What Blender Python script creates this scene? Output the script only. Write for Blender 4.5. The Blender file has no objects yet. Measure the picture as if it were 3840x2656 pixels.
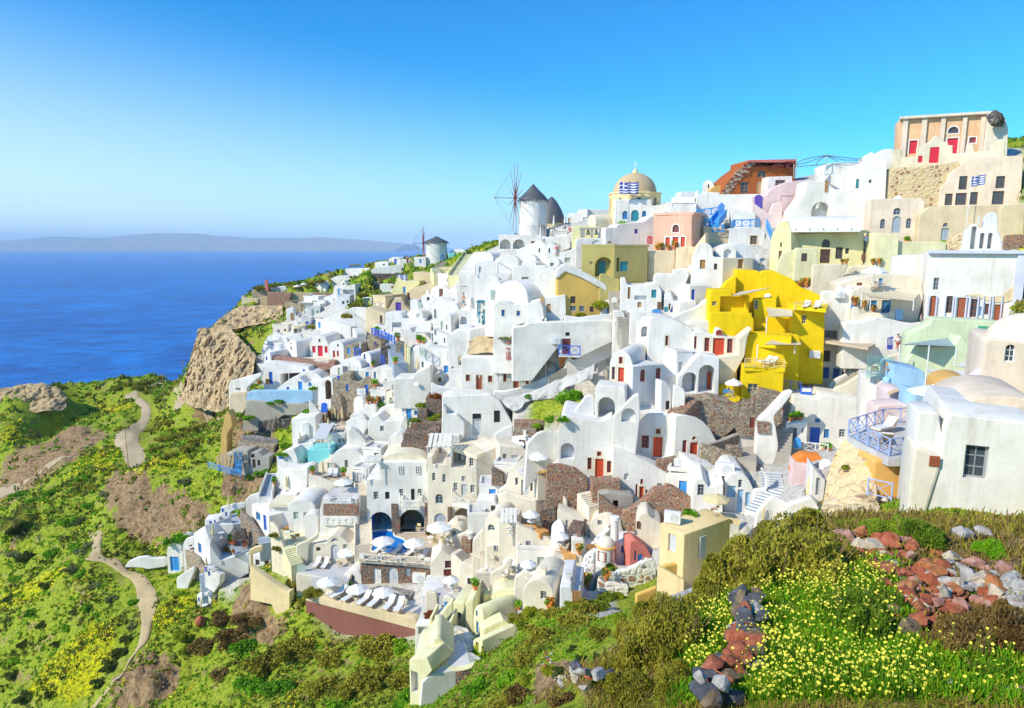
import bpy,bmesh,math,random
import numpy as np
from mathutils import Vector,Matrix,noise
from mathutils.bvhtree import BVHTree
from mathutils.geometry import tessellate_polygon
R=math.radians
rnd=random.Random(7)
sc=bpy.context.scene
COL=sc.collection
FPX,CX,CY,HOR=2560.0,1920.0,1328.0,920.0
PITCH=math.atan((CY-HOR)/FPX)
cam_d=bpy.data.cameras.new('camera')
cam_d.sensor_width=36.0
cam_d.lens=24.0
cam_d.clip_start=0.2
cam_d.clip_end=200000
cam=bpy.data.objects.new('camera',cam_d)
cam.rotation_euler=(math.pi/2-PITCH,0,0)
COL.objects.link(cam)
sc.camera=cam
SUN=Vector((-0.70,-0.40,0.60)).normalized()
w=bpy.data.worlds.new('World')
sc.world=w
w.use_nodes=True
wn,wl=w.node_tree.nodes,w.node_tree.links
bg=wn['Background']
sky=wn.new('ShaderNodeTexSky')
sky.sky_type='NISHITA'
sky.sun_disc=False
sky.sun_elevation=math.asin(SUN.z)
sky.sun_rotation=math.atan2(SUN.x,SUN.y)
sky.altitude=100
sky.air_density=1.0
sky.dust_density=0.6
sky.ozone_density=2.5
hs=wn.new('ShaderNodeHueSaturation')
hs.inputs['Saturation'].default_value=1.25
wl.new(sky.outputs[0],hs.inputs['Color'])
tn=wn.new('ShaderNodeMix');tn.data_type='RGBA';tn.blend_type='MULTIPLY';tn.inputs[0].default_value=1
tn.inputs[7].default_value=(.10,.90,1.24,1)
wl.new(hs.outputs[0],tn.inputs[6])
tc=wn.new('ShaderNodeTexCoord')
sx=wn.new('ShaderNodeSeparateXYZ');wl.new(tc.outputs['Generated'],sx.inputs[0])
a1=wn.new('ShaderNodeMath');a1.operation='MULTIPLY_ADD';a1.inputs[1].default_value=.17;a1.inputs[2].default_value=0
wl.new(sx.outputs[0],a1.inputs[0])
a2=wn.new('ShaderNodeMath');a2.operation='ADD';wl.new(sx.outputs[2],a2.inputs[0]);wl.new(a1.outputs[0],a2.inputs[1])
hz=wn.new('ShaderNodeValToRGB');hz.color_ramp.interpolation='EASE'
hz.color_ramp.elements[0].position=0.0;hz.color_ramp.elements[0].color=(.93,.93,.93,1)
hz.color_ramp.elements[1].position=.40;hz.color_ramp.elements[1].color=(0,0,0,1)
a3=wn.new('ShaderNodeMath');a3.operation='ADD';a3.inputs[1].default_value=.16;wl.new(a2.outputs[0],a3.inputs[0])
wl.new(a3.outputs[0],hz.inputs[0])
hm=wn.new('ShaderNodeMix');hm.data_type='RGBA';hm.inputs[7].default_value=(6.0,6.8,7.0,1)
wl.new(hz.outputs[0],hm.inputs[0]);wl.new(tn.outputs[2],hm.inputs[6])
wl.new(hm.outputs[2],bg.inputs['Color'])
bg.inputs['Strength'].default_value=0.15
sun_d=bpy.data.lights.new('sun','SUN')
sun_d.energy=4.2
sun_d.angle=R(0.5)
sun_d.color=(1.0,0.89,0.71)
sun=bpy.data.objects.new('sun',sun_d)
sun.rotation_euler=(-SUN).to_track_quat('-Z','Y').to_euler()
sun.location=(-60,-20,60)
COL.objects.link(sun)
sc.view_settings.view_transform='Standard'
sc.view_settings.look='None'
sc.view_settings.exposure=0.2
sc.view_settings.gamma=1.0
sc.cycles.use_denoising=True
sc.cycles.max_bounces=6
sc.cycles.diffuse_bounces=3
sc.cycles.glossy_bounces=2
sc.cycles.transmission_bounces=4
sc.cycles.volume_bounces=1
sc.cycles.caustics_reflective=False
sc.cycles.caustics_refractive=False
SP,CP=math.sin(PITCH),math.cos(PITCH)
TX,TY,TS,YS=0.0,0.0,1.0,1.0
def tile(x,y,s):
 global TX,TY,TS
 TX,TY,TS=x,y,s
def px(x,y):
 return TX+x/TS,TY+y/TS
def ray(x,y):
 u,v=(x-CX)/FPX,(y-CY)/FPX
 return Vector((u,CP-v*SP,-SP-v*CP))
def P0(x,y,Y):
 d=ray(x,y)
 return d*(Y/d.y)
def P(x,y,Y):
 return P0(*px(x,y),Y*YS)
MATS={}
def nm(name):
 m=bpy.data.materials.new(name)
 m.use_nodes=True
 nt=m.node_tree
 b=nt.nodes['Principled BSDF']
 return m,nt.nodes,nt.links,b
def ramp(n,stops,interp='LINEAR'):
 r=n.new('ShaderNodeValToRGB')
 r.color_ramp.interpolation=interp
 e=r.color_ramp.elements
 while len(e)<len(stops):e.new(0.5)
 for i,(p,c)in enumerate(stops):
  e[i].position=p
  e[i].color=(*c,1)if len(c)==3 else c
 return r
def tex(n,l,kind,scale,src=None,**kw):
 t=n.new('ShaderNodeTex'+kind)
 t.inputs['Scale'].default_value=scale
 for k,v in kw.items():
  if k in t.inputs:t.inputs[k].default_value=v
  else:setattr(t,k,v)
 if src:l.new(src,t.inputs['Vector'])
 return t
def geo(n):
 return n.new('ShaderNodeNewGeometry').outputs['Position']
def mixc(n,l,fac,a,b,typ='MIX'):
 m=n.new('ShaderNodeMix')
 m.data_type='RGBA'
 m.blend_type=typ
 for s,v in((m.inputs[0],fac),(m.inputs[6],a),(m.inputs[7],b)):
  if hasattr(v,'is_output'):l.new(v,s)
  else:s.default_value=v if isinstance(v,(int,float))else(*v[:3],1)
 return m.outputs[2]
def bump(n,l,b,h,strength,dist):
 bp=n.new('ShaderNodeBump')
 bp.inputs['Strength'].default_value=strength
 bp.inputs['Distance'].default_value=dist
 l.new(h,bp.inputs['Height'])
 l.new(bp.outputs[0],b.inputs['Normal'])
def plaster(name,c,stain=0.5,rough=0.9,dirt=None):
 m,n,l,b=nm(name)
 g=geo(n)
 t1=tex(n,l,'Noise',0.35,g,Detail=6,Roughness=0.65)
 t2=tex(n,l,'Noise',3.0,g,Detail=5,Roughness=0.6)
 mp=n.new('ShaderNodeMapping')
 mp.inputs['Scale'].default_value=(1.6,1.6,0.18)
 l.new(g,mp.inputs[0])
 t3=tex(n,l,'Noise',1.0,mp.outputs[0],Detail=5,Roughness=0.7)
 r1=ramp(n,[(0.40,(1,1,1)),(0.72,(0,0,0))])
 l.new(t1.outputs[0],r1.inputs[0])
 r3=ramp(n,[(0.52,(0,0,0)),(0.80,(1,1,1))])
 l.new(t3.outputs[0],r3.inputs[0])
 d=dirt or tuple(x*k for x,k in zip(c,(0.72,0.68,0.60)))
 hi=tuple(min(0.93,x*1.05)for x in c)
 c1=mixc(n,l,r1.outputs[0],tuple(x*(1-0.17*stain)for x in c),hi)
 ml=n.new('ShaderNodeMath');ml.operation='MULTIPLY'
 ml.inputs[1].default_value=0.75*stain
 l.new(r3.outputs[0],ml.inputs[0])
 c2=mixc(n,l,ml.outputs[0],c1,d)
 oi=n.new('ShaderNodeObjectInfo')
 ro=ramp(n,[(0,(1,1,1)),(.55,(.985,.965,.93)),(1,(.93,.94,.965))]);l.new(oi.outputs['Random'],ro.inputs[0])
 c2=mixc(n,l,1.0,c2,ro.outputs[0],'MULTIPLY')
 vo=tex(n,l,'Voronoi',.55,g,feature='DISTANCE_TO_EDGE')
 wb=tex(n,l,'Noise',1.3,g,Detail=4)
 vm=n.new('ShaderNodeMix');vm.data_type='VECTOR';vm.inputs[0].default_value=.5;l.new(g,vm.inputs[4]);l.new(wb.outputs[1],vm.inputs[5]);l.new(vm.outputs[1],vo.inputs['Vector'])
 rc=ramp(n,[(.0,(.55,.55,.55)),(.012,(0,0,0))]);l.new(vo.outputs['Distance'],rc.inputs[0])
 mk=n.new('ShaderNodeMath');mk.operation='MULTIPLY';l.new(rc.outputs[0],mk.inputs[0]);l.new(r3.outputs[0],mk.inputs[1])
 c2=mixc(n,l,mk.outputs[0],c2,tuple(x*.45 for x in c))
 l.new(c2,b.inputs['Base Color'])
 b.inputs['Roughness'].default_value=rough
 b.inputs['Specular IOR Level'].default_value=0.2
 bump(n,l,b,t2.outputs[0],0.35,0.05)
 return m
def plain(name,c,rough=0.6,metal=0.0,var=0.12,scale=4.0):
 m,n,l,b=nm(name)
 t=tex(n,l,'Noise',scale,geo(n),Detail=4)
 c2=mixc(n,l,t.outputs[0],tuple(x*(1-var)for x in c),tuple(min(1,x*(1+var))for x in c))
 l.new(c2,b.inputs['Base Color'])
 b.inputs['Roughness'].default_value=rough
 b.inputs['Metallic'].default_value=metal
 return m
def stone(name,cols,mortar,scale=2.6,joint=0.05,stretch=1.3,bmp=0.6):
 m,n,l,b=nm(name)
 g=geo(n)
 mp=n.new('ShaderNodeMapping')
 mp.inputs['Scale'].default_value=(1,1,stretch)
 l.new(g,mp.inputs[0])
 wob=tex(n,l,'Noise',1.8,mp.outputs[0],Detail=3)
 vv=n.new('ShaderNodeMix');vv.data_type='VECTOR';vv.inputs[0].default_value=0.10
 l.new(mp.outputs[0],vv.inputs[4]);l.new(wob.outputs[1],vv.inputs[5])
 v=tex(n,l,'Voronoi',scale,vv.outputs[1])
 ve=tex(n,l,'Voronoi',scale,vv.outputs[1],feature='DISTANCE_TO_EDGE')
 sp=n.new('ShaderNodeSeparateColor')
 l.new(v.outputs['Color'],sp.inputs[0])
 k=len(cols)
 rp=ramp(n,[(i/k,c)for i,c in enumerate(cols)],'CONSTANT')
 l.new(sp.outputs[0],rp.inputs[0])
 fn=tex(n,l,'Noise',9.0,g,Detail=5)
 cc=mixc(n,l,0.35,rp.outputs[0],fn.outputs[0],'OVERLAY')
 re=ramp(n,[(joint*0.6,(0,0,0)),(joint*1.8,(1,1,1))])
 l.new(ve.outputs['Distance'],re.inputs[0])
 c2=mixc(n,l,re.outputs[0],mortar,cc)
 l.new(c2,b.inputs['Base Color'])
 b.inputs['Roughness'].default_value=0.92
 b.inputs['Specular IOR Level'].default_value=0.15
 r2=ramp(n,[(0.0,(0,0,0)),(0.22,(1,1,1))])
 l.new(ve.outputs['Distance'],r2.inputs[0])
 bump(n,l,b,r2.outputs[0],bmp,0.12)
 return m
def leafm(name,cols,scale=2.2,trans=0.25):
 m,n,l,b=nm(name)
 g=geo(n)
 t=tex(n,l,'Noise',scale,g,Detail=4,Roughness=0.7)
 oi=n.new('ShaderNodeObjectInfo')
 ad=n.new('ShaderNodeMath');ad.operation='MULTIPLY_ADD'
 ad.inputs[1].default_value=0.22;
 l.new(oi.outputs['Random'],ad.inputs[0]);
 sb=n.new('ShaderNodeMath');sb.operation='SUBTRACT';sb.inputs[1].default_value=0.11
 l.new(t.outputs[0],sb.inputs[0]);l.new(sb.outputs[0],ad.inputs[2])
 k=len(cols)
 rp=ramp(n,[(0.28+0.44*i/max(1,k-1),c)for i,c in enumerate(cols)])
 l.new(ad.outputs[0],rp.inputs[0])
 l.new(rp.outputs[0],b.inputs['Base Color'])
 b.inputs['Roughness'].default_value=0.7
 b.inputs['Specular IOR Level'].default_value=0.2
 tr=n.new('ShaderNodeBsdfTranslucent')
 l.new(rp.outputs[0],tr.inputs[0])
 mx=n.new('ShaderNodeMixShader');mx.inputs[0].default_value=trans
 out=n['Material Output']
 l.new(b.outputs[0],mx.inputs[1]);l.new(tr.outputs[0],mx.inputs[2])
 l.new(mx.outputs[0],out.inputs[0])
 return m
PL=dict(white=(.84,.81,.755),cool=(.81,.80,.79),warm=(.83,.75,.61),cream=(.82,.74,.56),sand=(.76,.62,.40),ochre=(.72,.47,.16),gold=(.72,.48,.13),yellow=(.91,.63,.008),paleyellow=(.83,.77,.42),butter=(.88,.70,.38),olive=(.55,.47,.17),oliveshade=(.42,.36,.14),pink=(.84,.50,.36),rose=(.80,.60,.60),orange=(.80,.30,.06),rust=(.46,.13,.035),peach=(.86,.55,.32),blush=(.86,.71,.56),mint=(.70,.78,.52),sky=(.38,.62,.86),palepink=(.84,.66,.62),grey=(.55,.54,.52),lavender=(.66,.68,.86),apricot=(.84,.48,.14),dustyred=(.70,.22,.18),lemon=(.84,.80,.50),concrete=(.46,.42,.36),floor=(.60,.59,.60),bluefloor=(.42,.48,.55),tan=(.62,.47,.28),browncliff=(.30,.17,.09),maroonwall=(.29,.12,.095),poolblue=(.02,.36,.88),plum=(.22,.13,.30),terracottafloor=(.74,.40,.14),clayfloor=(.62,.50,.38))
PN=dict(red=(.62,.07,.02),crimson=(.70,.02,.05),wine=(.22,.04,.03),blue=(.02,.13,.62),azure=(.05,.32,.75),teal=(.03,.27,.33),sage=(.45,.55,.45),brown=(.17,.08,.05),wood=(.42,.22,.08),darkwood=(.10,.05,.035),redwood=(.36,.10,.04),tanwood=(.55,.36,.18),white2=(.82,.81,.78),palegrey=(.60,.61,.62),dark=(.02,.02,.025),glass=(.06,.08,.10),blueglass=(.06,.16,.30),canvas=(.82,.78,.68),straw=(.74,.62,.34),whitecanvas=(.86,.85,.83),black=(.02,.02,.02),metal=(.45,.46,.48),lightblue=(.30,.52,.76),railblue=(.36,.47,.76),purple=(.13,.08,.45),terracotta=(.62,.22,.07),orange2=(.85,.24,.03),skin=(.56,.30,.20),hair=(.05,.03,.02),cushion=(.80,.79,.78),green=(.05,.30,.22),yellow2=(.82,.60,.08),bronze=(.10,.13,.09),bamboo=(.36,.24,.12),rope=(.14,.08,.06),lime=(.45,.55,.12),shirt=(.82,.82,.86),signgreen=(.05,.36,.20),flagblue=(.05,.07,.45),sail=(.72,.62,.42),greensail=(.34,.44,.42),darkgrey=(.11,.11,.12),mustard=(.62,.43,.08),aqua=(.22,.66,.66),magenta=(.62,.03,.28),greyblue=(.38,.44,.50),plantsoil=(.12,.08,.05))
ST=dict(lava=([(.20,.08,.05),(.12,.09,.08),(.30,.13,.07),(.16,.13,.12),(.24,.18,.13),(.10,.08,.08)],(.36,.30,.23),3.6,.04),redstone=([(.36,.13,.07),(.28,.10,.06),(.42,.20,.10),(.20,.12,.09),(.34,.22,.14),(.24,.18,.14)],(.52,.42,.32),3.8,.04),mixstone=([(.30,.24,.17),(.22,.19,.16),(.38,.28,.18),(.28,.12,.07),(.18,.16,.15),(.44,.36,.26)],(.46,.39,.30),3.7,.04),tanstone=([(.42,.32,.19),(.34,.27,.19),(.48,.38,.24),(.30,.22,.14),(.24,.20,.17),(.52,.43,.30)],(.46,.38,.27),3.4,.04),darkstone=([(.14,.12,.11),(.09,.08,.08),(.20,.15,.12),(.25,.22,.19),(.12,.09,.08),(.17,.16,.15)],(.10,.08,.06),2.0,.04),rubble=([(.72,.54,.30),(.66,.46,.22),(.76,.60,.36),(.42,.20,.10),(.70,.52,.28),(.36,.22,.14)],(.74,.58,.34),1.7,.16),pebble=([(.76,.72,.64),(.42,.24,.16),(.80,.77,.70),(.78,.74,.66),(.30,.26,.25),(.80,.76,.68)],(.82,.79,.72),1.5,.10),cobble=([(.24,.23,.23),(.34,.33,.33),(.42,.42,.43),(.28,.22,.19),(.36,.36,.38),(.46,.42,.38)],(.80,.78,.74),1.6,.14),marble=([(.70,.68,.60),(.45,.45,.42),(.76,.74,.66),(.72,.66,.48),(.55,.54,.50),(.78,.76,.70)],(.40,.40,.36),1.5,.04),brick=([(.40,.16,.10),(.34,.12,.08),(.44,.20,.13),(.30,.11,.08),(.38,.18,.12),(.46,.24,.16)],(.52,.36,.28),3.2,.06),gravel=([(.34,.31,.28),(.42,.39,.35),(.50,.47,.43),(.30,.27,.25),(.46,.43,.40),(.24,.22,.21)],(.25,.22,.20),5.0,.04))
def M(k):
 if k in MATS:return MATS[k]
 if k in PL:m=plaster('plaster '+k,PL[k],stain=1.0 if k in('gold','olive','oliveshade','tan','concrete','yellow','pink','rust','apricot','maroonwall','ochre','browncliff')else 1.2)
 elif k in PN:
  m=plain('paint '+k,PN[k],rough=0.08 if k in('glass','blueglass')else 0.6,metal=0.6 if k=='metal' else 0)
 elif k in ST:
  a=ST[k];m=stone('stone '+k,a[0],a[1],a[2],a[3])
 else:raise KeyError(k)
 MATS[k]=m
 return m
def link(o,parent=None):
 COL.objects.link(o)
 if parent:o.parent=parent
 return o
def tag(o,label=None,cat=None,group=None,kind=None):
 if label:o['label']=label
 if cat:o['category']=cat
 if group:o['group']=group
 if kind or label:o['kind']=kind or 'thing'
 return o
def empty(name,loc=(0,0,0),rz=0.0):
 o=bpy.data.objects.new(name,None)
 o.empty_display_size=0.3
 o.location=loc;o.rotation_euler=(0,0,rz)
 return link(o)
class MB:
 ""
 def __init__(s):s.v,s.f,s.mi=[],[],[]
 def add(s,vs,fs,mi=0):
  o=len(s.v);s.v+=[tuple(v)for v in vs]
  s.f+=[tuple(i+o for i in f)for f in fs];s.mi+=[mi]*len(fs)
 def box(s,x0,y0,z0,x1,y1,z1,mi=0):
  s.add([(x0,y0,z0),(x1,y0,z0),(x1,y1,z0),(x0,y1,z0),(x0,y0,z1),(x1,y0,z1),(x1,y1,z1),(x0,y1,z1)],[(0,3,2,1),(4,5,6,7),(0,1,5,4),(1,2,6,5),(2,3,7,6),(3,0,4,7)],mi)
 def bar(s,a,b,r=0.03,n=5,r2=None,mi=0):
  a,b=Vector(a),Vector(b)
  d=b-a
  if d.length<1e-6:return
  q=d.to_track_quat('Z','Y');r2=r if r2 is None else r2
  vs=[]
  for c,rr in((a,r),(b,r2)):
   for i in range(n):
    t=2*math.pi*(i+.5)/n
    vs.append(c+q@Vector((math.cos(t)*rr,math.sin(t)*rr,0)))
  fs=[(i,(i+1)%n,n+(i+1)%n,n+i)for i in range(n)]
  fs+=[tuple(range(n))[::-1],tuple(range(n,2*n))]
  s.add(vs,fs,mi)
 def tube(s,pts,r=0.03,n=5,mi=0):
  for a,b in zip(pts,pts[1:]):s.bar(a,b,r,n,None,mi)
 def lathe(s,prof,n=16,c=(0,0,0),cap=True,mi=0,sx=1,sy=1,a0=0,a1=2*math.pi):
  full=abs(a1-a0-2*math.pi)<1e-6
  k=n if full else n+1
  vs=[]
  for r,z in prof:
   for i in range(k):
    t=a0+(a1-a0)*i/n
    vs.append((c[0]+r*math.cos(t)*sx,c[1]+r*math.sin(t)*sy,c[2]+z))
  fs=[]
  for j in range(len(prof)-1):
   for i in range(n if full else n):
    i2=(i+1)%k if full else i+1
    fs.append((j*k+i,j*k+i2,(j+1)*k+i2,(j+1)*k+i))
  if cap and full:
   if prof[0][0]>1e-4:fs.append(tuple(range(k))[::-1])
   if prof[-1][0]>1e-4:fs.append(tuple((len(prof)-1)*k+i for i in range(k)))
  s.add(vs,fs,mi)
 def build(s,name,mats,parent=None,smooth=None,loc=None,rz=None):
  me=bpy.data.meshes.new(name)
  me.from_pydata(s.v,[],s.f)
  if not isinstance(mats,(list,tuple)):mats=[mats]
  for m in mats:me.materials.append(M(m)if isinstance(m,str)else m)
  if any(s.mi):me.polygons.foreach_set('material_index',s.mi)
  if smooth is not None:
   me.polygons.foreach_set('use_smooth',[True]*len(me.polygons))
   if smooth<180:me.set_sharp_from_angle(angle=R(smooth))
  me.update()
  o=link(bpy.data.objects.new(name,me),parent)
  if loc is not None:o.location=loc
  if rz is not None:o.rotation_euler=(0,0,rz)
  return o
def copy_tree(o,parent=None):
 c=o.copy();COL.objects.link(c)
 if parent:c.parent=parent
 for ch in[x for x in KIDS.get(o,o.children)]:copy_tree(ch,c)
 return c
KIDS={}
CPTS=[(3200,2640,7),(3700,2640,7.5),(2900,2640,7.5),(3300,2250,9.5),(3600,2250,10.5),(3800,2250,11),(3500,2100,12.5),(3750,2080,14),(2950,2250,10.5),(3000,2500,8),(3600,2450,8.5),(2600,2640,8),(2550,2450,10),(2450,2350,13),(2700,2180,13),(2900,2040,15.5),(3100,1920,18),(3300,1910,19),(3500,1980,17),(3800,1985,18),(2650,2300,11.5),(2800,2400,9.5),(2400,2640,14),(2250,2640,20),(2300,2500,21),(2150,2400,33),(2020,2550,32),(2000,2640,28),(1900,2400,42),(1750,2560,44),(1620,2645,52),(1900,2260,57),(2050,2280,52),(2200,2330,42),(2350,2300,47),(2500,2270,51),(2600,2240,46),(1750,2350,66),(1700,2450,65),(1560,2590,60),(1450,2640,57),(1500,2480,64),(1300,2560,65),(1130,2450,71),(1300,2360,74.5),(1050,2640,62),(850,2640,68),(1000,2350,78),(900,2250,85),(800,2450,79),(600,2640,72),(300,2640,78),(0,2640,88),(550,2450,80),(300,2400,87),(0,2400,97),(300,2200,99),(100,2200,107),(0,2000,121),(100,1900,128),(100,1700,165),(500,2300,88),(530,2100,105),(350,1970,122),(395,1945,116),(600,2000,108),(700,2080,101),(457,1770,122),(560,1745,120),(650,1800,116),(740,1900,108),(800,1980,103),(520,1850,117),(760,1830,113),(560,1690,148),(450,1680,152),(400,1760,139),(510,1620,165),(540,1560,178),(480,1510,192),(600,1465,205),(700,1470,196),(830,1570,163),(680,1560,175),(760,1650,140),(660,1700,142),(300,1500,205),(0,1480,195),(0,1560,180),(200,1540,190),(300,1560,186),(200,1640,172),(0,1760,158),(300,1700,155),(250,1500,222),(450,1472,224),(620,1436,226),(100,1475,205),(200,1800,143),(745,1238,178),(868,1175,188),(690,1440,176),(703,1515,172),(850,1535,157),(720,1300,174),(950,1180,186),(930,1110,205),(1000,1095,212),(900,1350,163),(830,1400,166),(1500,2325,74),(1200,2250,77),(1450,2170,80),(1600,2200,77),(1450,2010,88),(1600,2020,87),(1180,2143,84),(1100,2000,92),(950,2060,94),(760,2150,94),(680,2140,98),(1060,1900,99),(1250,1870,97),(1150,1750,104),(900,1775,112),(1000,1640,118),(1030,1510,125),(850,1640,124),(2246,1800,71),(2463,1718,72),(2050,1950,74),(1850,2150,73),(1950,2080,71),(2200,2050,65),(2361,2176,58),(2690,1920,62),(2900,1960,56),(3012,1682,74),(2760,1640,75),(2700,1480,81),(2560,1560,77),(2900,1760,68),(3060,1490,82),(3148,1431,84),(3360,1310,78),(3440,1210,80),(3700,1210,72),(3094,988,95),(3150,1170,87),(3500,890,96),(3361,878,98),(3498,611,102),(2816,727,118),(2650,840,114),(2830,850,107),(2500,900,113),(2560,1010,101),(2380,830,120),(2300,920,113),(1990,880,141),(1900,925,139),(1700,1010,145),(1640,990,187),(1400,990,207),(1300,1030,215),(1150,1130,190),(1350,1200,152),(1500,1150,142),(1450,1280,130),(1750,1150,120),(1900,1250,106),(2150,1220,100),(2300,1120,99),(2400,1200,93),(2450,1080,99),(2600,1180,89),(2650,1350,80),(1800,1465,97),(2150,1440,92),(2080,1560,88),(1787,1632,93),(1560,1640,98),(1400,1600,108),(1300,1560,115),(1200,1500,122),(1100,1460,126),(1200,1350,136),(1000,1420,145),(1930,1745,82),(1700,1300,112),(3840,640,97),(3840,900,86),(3840,1200,66),(3700,1480,50),(3400,1560,57),(3350,1650,44),(3500,1740,39),(3250,1760,45),(3450,1905,30),(3800,1960,27),(3200,1850,46),(3840,1700,34)]
XY,ZZ=[],[]
for a in CPTS:
 p=P0(*a);XY.append((p.x,p.y));ZZ.append(p.z)
for x,y,z in[(0,-30,-3),(40,-20,0),(-40,-20,-12),(0,3,-3.2),(8,3,-3.4),(-8,4,-6.5),(60,10,4),(-60,40,-75),(-110,90,-105),(-150,140,-118),(-190,200,-122),(-120,235,-118),(-90,250,-118),(-60,255,-116),(-40,245,-60),(-20,250,-60),(10,235,-18),(30,200,-4),(60,170,6),(90,150,14),(110,120,22),(120,80,16),(110,40,8),(160,160,20),(0,300,-118),(-200,300,-122),(80,260,-40),(200,260,-20),(-40,20,-45),(-20,22,-30),(-70,60,-74),(-130,190,-90),(-140,235,-118),(-170,170,-117),(-35,235,-18),(-52,228,-30)]:
 XY.append((x,y));ZZ.append(z)
XY=np.array(XY);ZZ=np.array(ZZ)
def _rbf():
 n=len(XY)
 d=np.sqrt(((XY[:,None]-XY[None])**2).sum(-1))
 A=np.zeros((n+3,n+3))
 A[:n,:n]=d-np.eye(n)*0.6
 A[:n,n]=1;A[:n,n+1:]=XY
 A[n,:n]=1;A[n+1:,:n]=XY.T
 b=np.zeros(n+3);b[:n]=ZZ
 return np.linalg.solve(A,b)
WTS=_rbf()
def hgt(q):
 q=np.asarray(q,float).reshape(-1,2);n=len(XY);out=np.empty(len(q))
 for i in range(0,len(q),20000):
  c=q[i:i+20000]
  d=np.sqrt(((c[:,None]-XY[None])**2).sum(-1))
  out[i:i+20000]=d@WTS[:n]+WTS[n]+c@WTS[n+1:]
 return out
NA,NR=760,420
ang=np.linspace(R(-88),R(88),NA)
rad=2.0*(420/2.0)**np.linspace(0,1,NR)
GX=np.outer(rad,np.sin(ang));GY=np.outer(rad,np.cos(ang))-1.0
GZ=hgt(np.stack([GX.ravel(),GY.ravel()],1)).reshape(GX.shape)
def poly_xy(pts):
 return[(lambda p:(p.x,p.y))(P0(*a))for a in pts]
def inside(X,Y,poly):
 r=np.zeros(X.shape,bool)
 for(x1,y1),(x2,y2)in zip(poly,poly[1:]+poly[:1]):
  c=((y1>Y)!=(y2>Y))&(X<(x2-x1)*(Y-y1)/((y2-y1)if abs(y2-y1)>1e-9 else 1e-9)+x1)
  r^=c
 return r
bvh0=None
def _bvh():
 idx=np.arange(NA*NR).reshape(NR,NA)
 q=np.stack([idx[:-1,:-1],idx[:-1,1:],idx[1:,1:],idx[1:,:-1]],-1).reshape(-1,4)
 v=np.stack([GX.ravel(),GY.ravel(),GZ.ravel()],1)
 return v,q,BVHTree.FromPolygons([Vector(a)for a in v],q.tolist())
GV,GQ,bvh0=_bvh()
def ground0(x,y):
 h=bvh0.ray_cast(Vector((0,0,0)),ray(x,y).normalized())
 return h[0]if h[0]else P0(x,y,150)
def ground(x,y):return ground0(*px(x,y))
def zat(x,y):return float(hgt([(x,y)])[0])
def gpoly(pts):return[(lambda p:(p.x,p.y))(ground0(*a))for a in pts]
TOWN=gpoly([(1300,1020),(1180,1120),(1080,1200),(1000,1290),(980,1370),(920,1430),(1030,1480),(1220,1530),(1220,1640),(1080,1760),(960,1900),(700,2080),(760,2180),(860,2240),(1000,2110),(1160,2210),(1180,2290),(1560,2400),(1700,2420),(1900,2330),(2100,2260),(2350,2290),(2560,2270),(2750,2000),(3020,1930),(3100,1830),(3330,1800),(3840,1650),(3840,560),(3300,520),(2700,600),(2300,760),(1900,830),(1600,960),(1300,990)])
GARDENS=[gpoly(a)for a in([(2000,1440),(2230,1370),(2240,1480),(2130,1600),(1950,1620),(1990,1510)],[(930,1490),(1190,1500),(1220,1640),(1060,1760),(960,1830),(880,1700)],[(1560,1480),(1670,1500),(1660,1700),(1510,1700)],[(2230,2170),(2470,2140),(2450,2260),(2300,2260)])]
SOIL=[gpoly(a)for a in([(395,1800),(470,1760),(560,1790),(700,1850),(840,1950),(780,1990),(640,2000),(520,2040),(410,1960)],[(0,1730),(160,1650),(330,1590),(430,1650),(300,1710),(180,1800),(0,1920)],[(880,2230),(960,2190),(1060,2330),(1110,2400),(960,2420),(870,2330)],[(430,2520),(570,2440),(660,2470),(680,2560),(600,2660),(400,2660)],[(690,1480),(880,1530),(960,1420),(900,1300),(740,1230)],[(860,1480),(1000,1500),(1060,1700),(900,1900),(830,1860),(880,1700)],[(2010,2500),(2200,2480),(2330,2560),(2200,2660),(2000,2660)],[(2440,2480),(2600,2380),(2560,2660),(2380,2660)],[(3250,2060),(3840,2000),(3840,2290),(3400,2330),(3280,2200)])]
GOLDEN=[gpoly(a)for a in([(80,2620),(200,2480),(330,2350),(420,2320),(440,2420),(360,2560),(250,2640)],[(0,2230),(150,2170),(260,2130),(280,2180),(140,2230),(0,2300)],[(560,2300),(700,2200),(740,2260),(640,2360),(570,2370)],[(260,1740),(360,1680),(460,1690),(420,1770),(280,1790)],[(480,1750),(640,1700),(760,1680),(740,1720),(600,1770),(520,1790)],[(150,1560),(400,1500),(520,1520),(440,1560)],[(510,2080),(600,1990),(600,2040),(540,2080)],[(0,1620),(90,1590),(90,1650),(0,1700)])]
mt=inside(GX,GY,TOWN)
for g in GARDENS:mt&=~inside(GX,GY,g)
ms=np.zeros(GX.shape,bool)
for g in SOIL:ms|=inside(GX,GY,g)
my=np.zeros(GX.shape,bool)
for g in GOLDEN:my|=inside(GX,GY,g)
ms|=GZ<-70
def soft(m,k=2):
 a=m.astype(float)
 for _ in range(k):
  a=(a+np.roll(a,1,0)+np.roll(a,-1,0)+np.roll(a,1,1)+np.roll(a,-1,1))/5
 return a
mt,ms,my=soft(mt),soft(ms,4),soft(my,4)
def fbm(X,Y,sc_,o=4,seed=0.0):
 out=np.zeros(X.size)
 xs,ys=X.ravel(),Y.ravel()
 for i in range(X.size):out[i]=noise.fractal(Vector((xs[i]*sc_,ys[i]*sc_,seed)),0.9,2.1,o)
 return out.reshape(X.shape)
NZ=fbm(GX,GY,0.16,5)
rr=np.sqrt(GX**2+GY**2)
amp=(1-mt)*np.clip(rr/60,0.20,1.0)*(0.75+1.0*ms)
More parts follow.
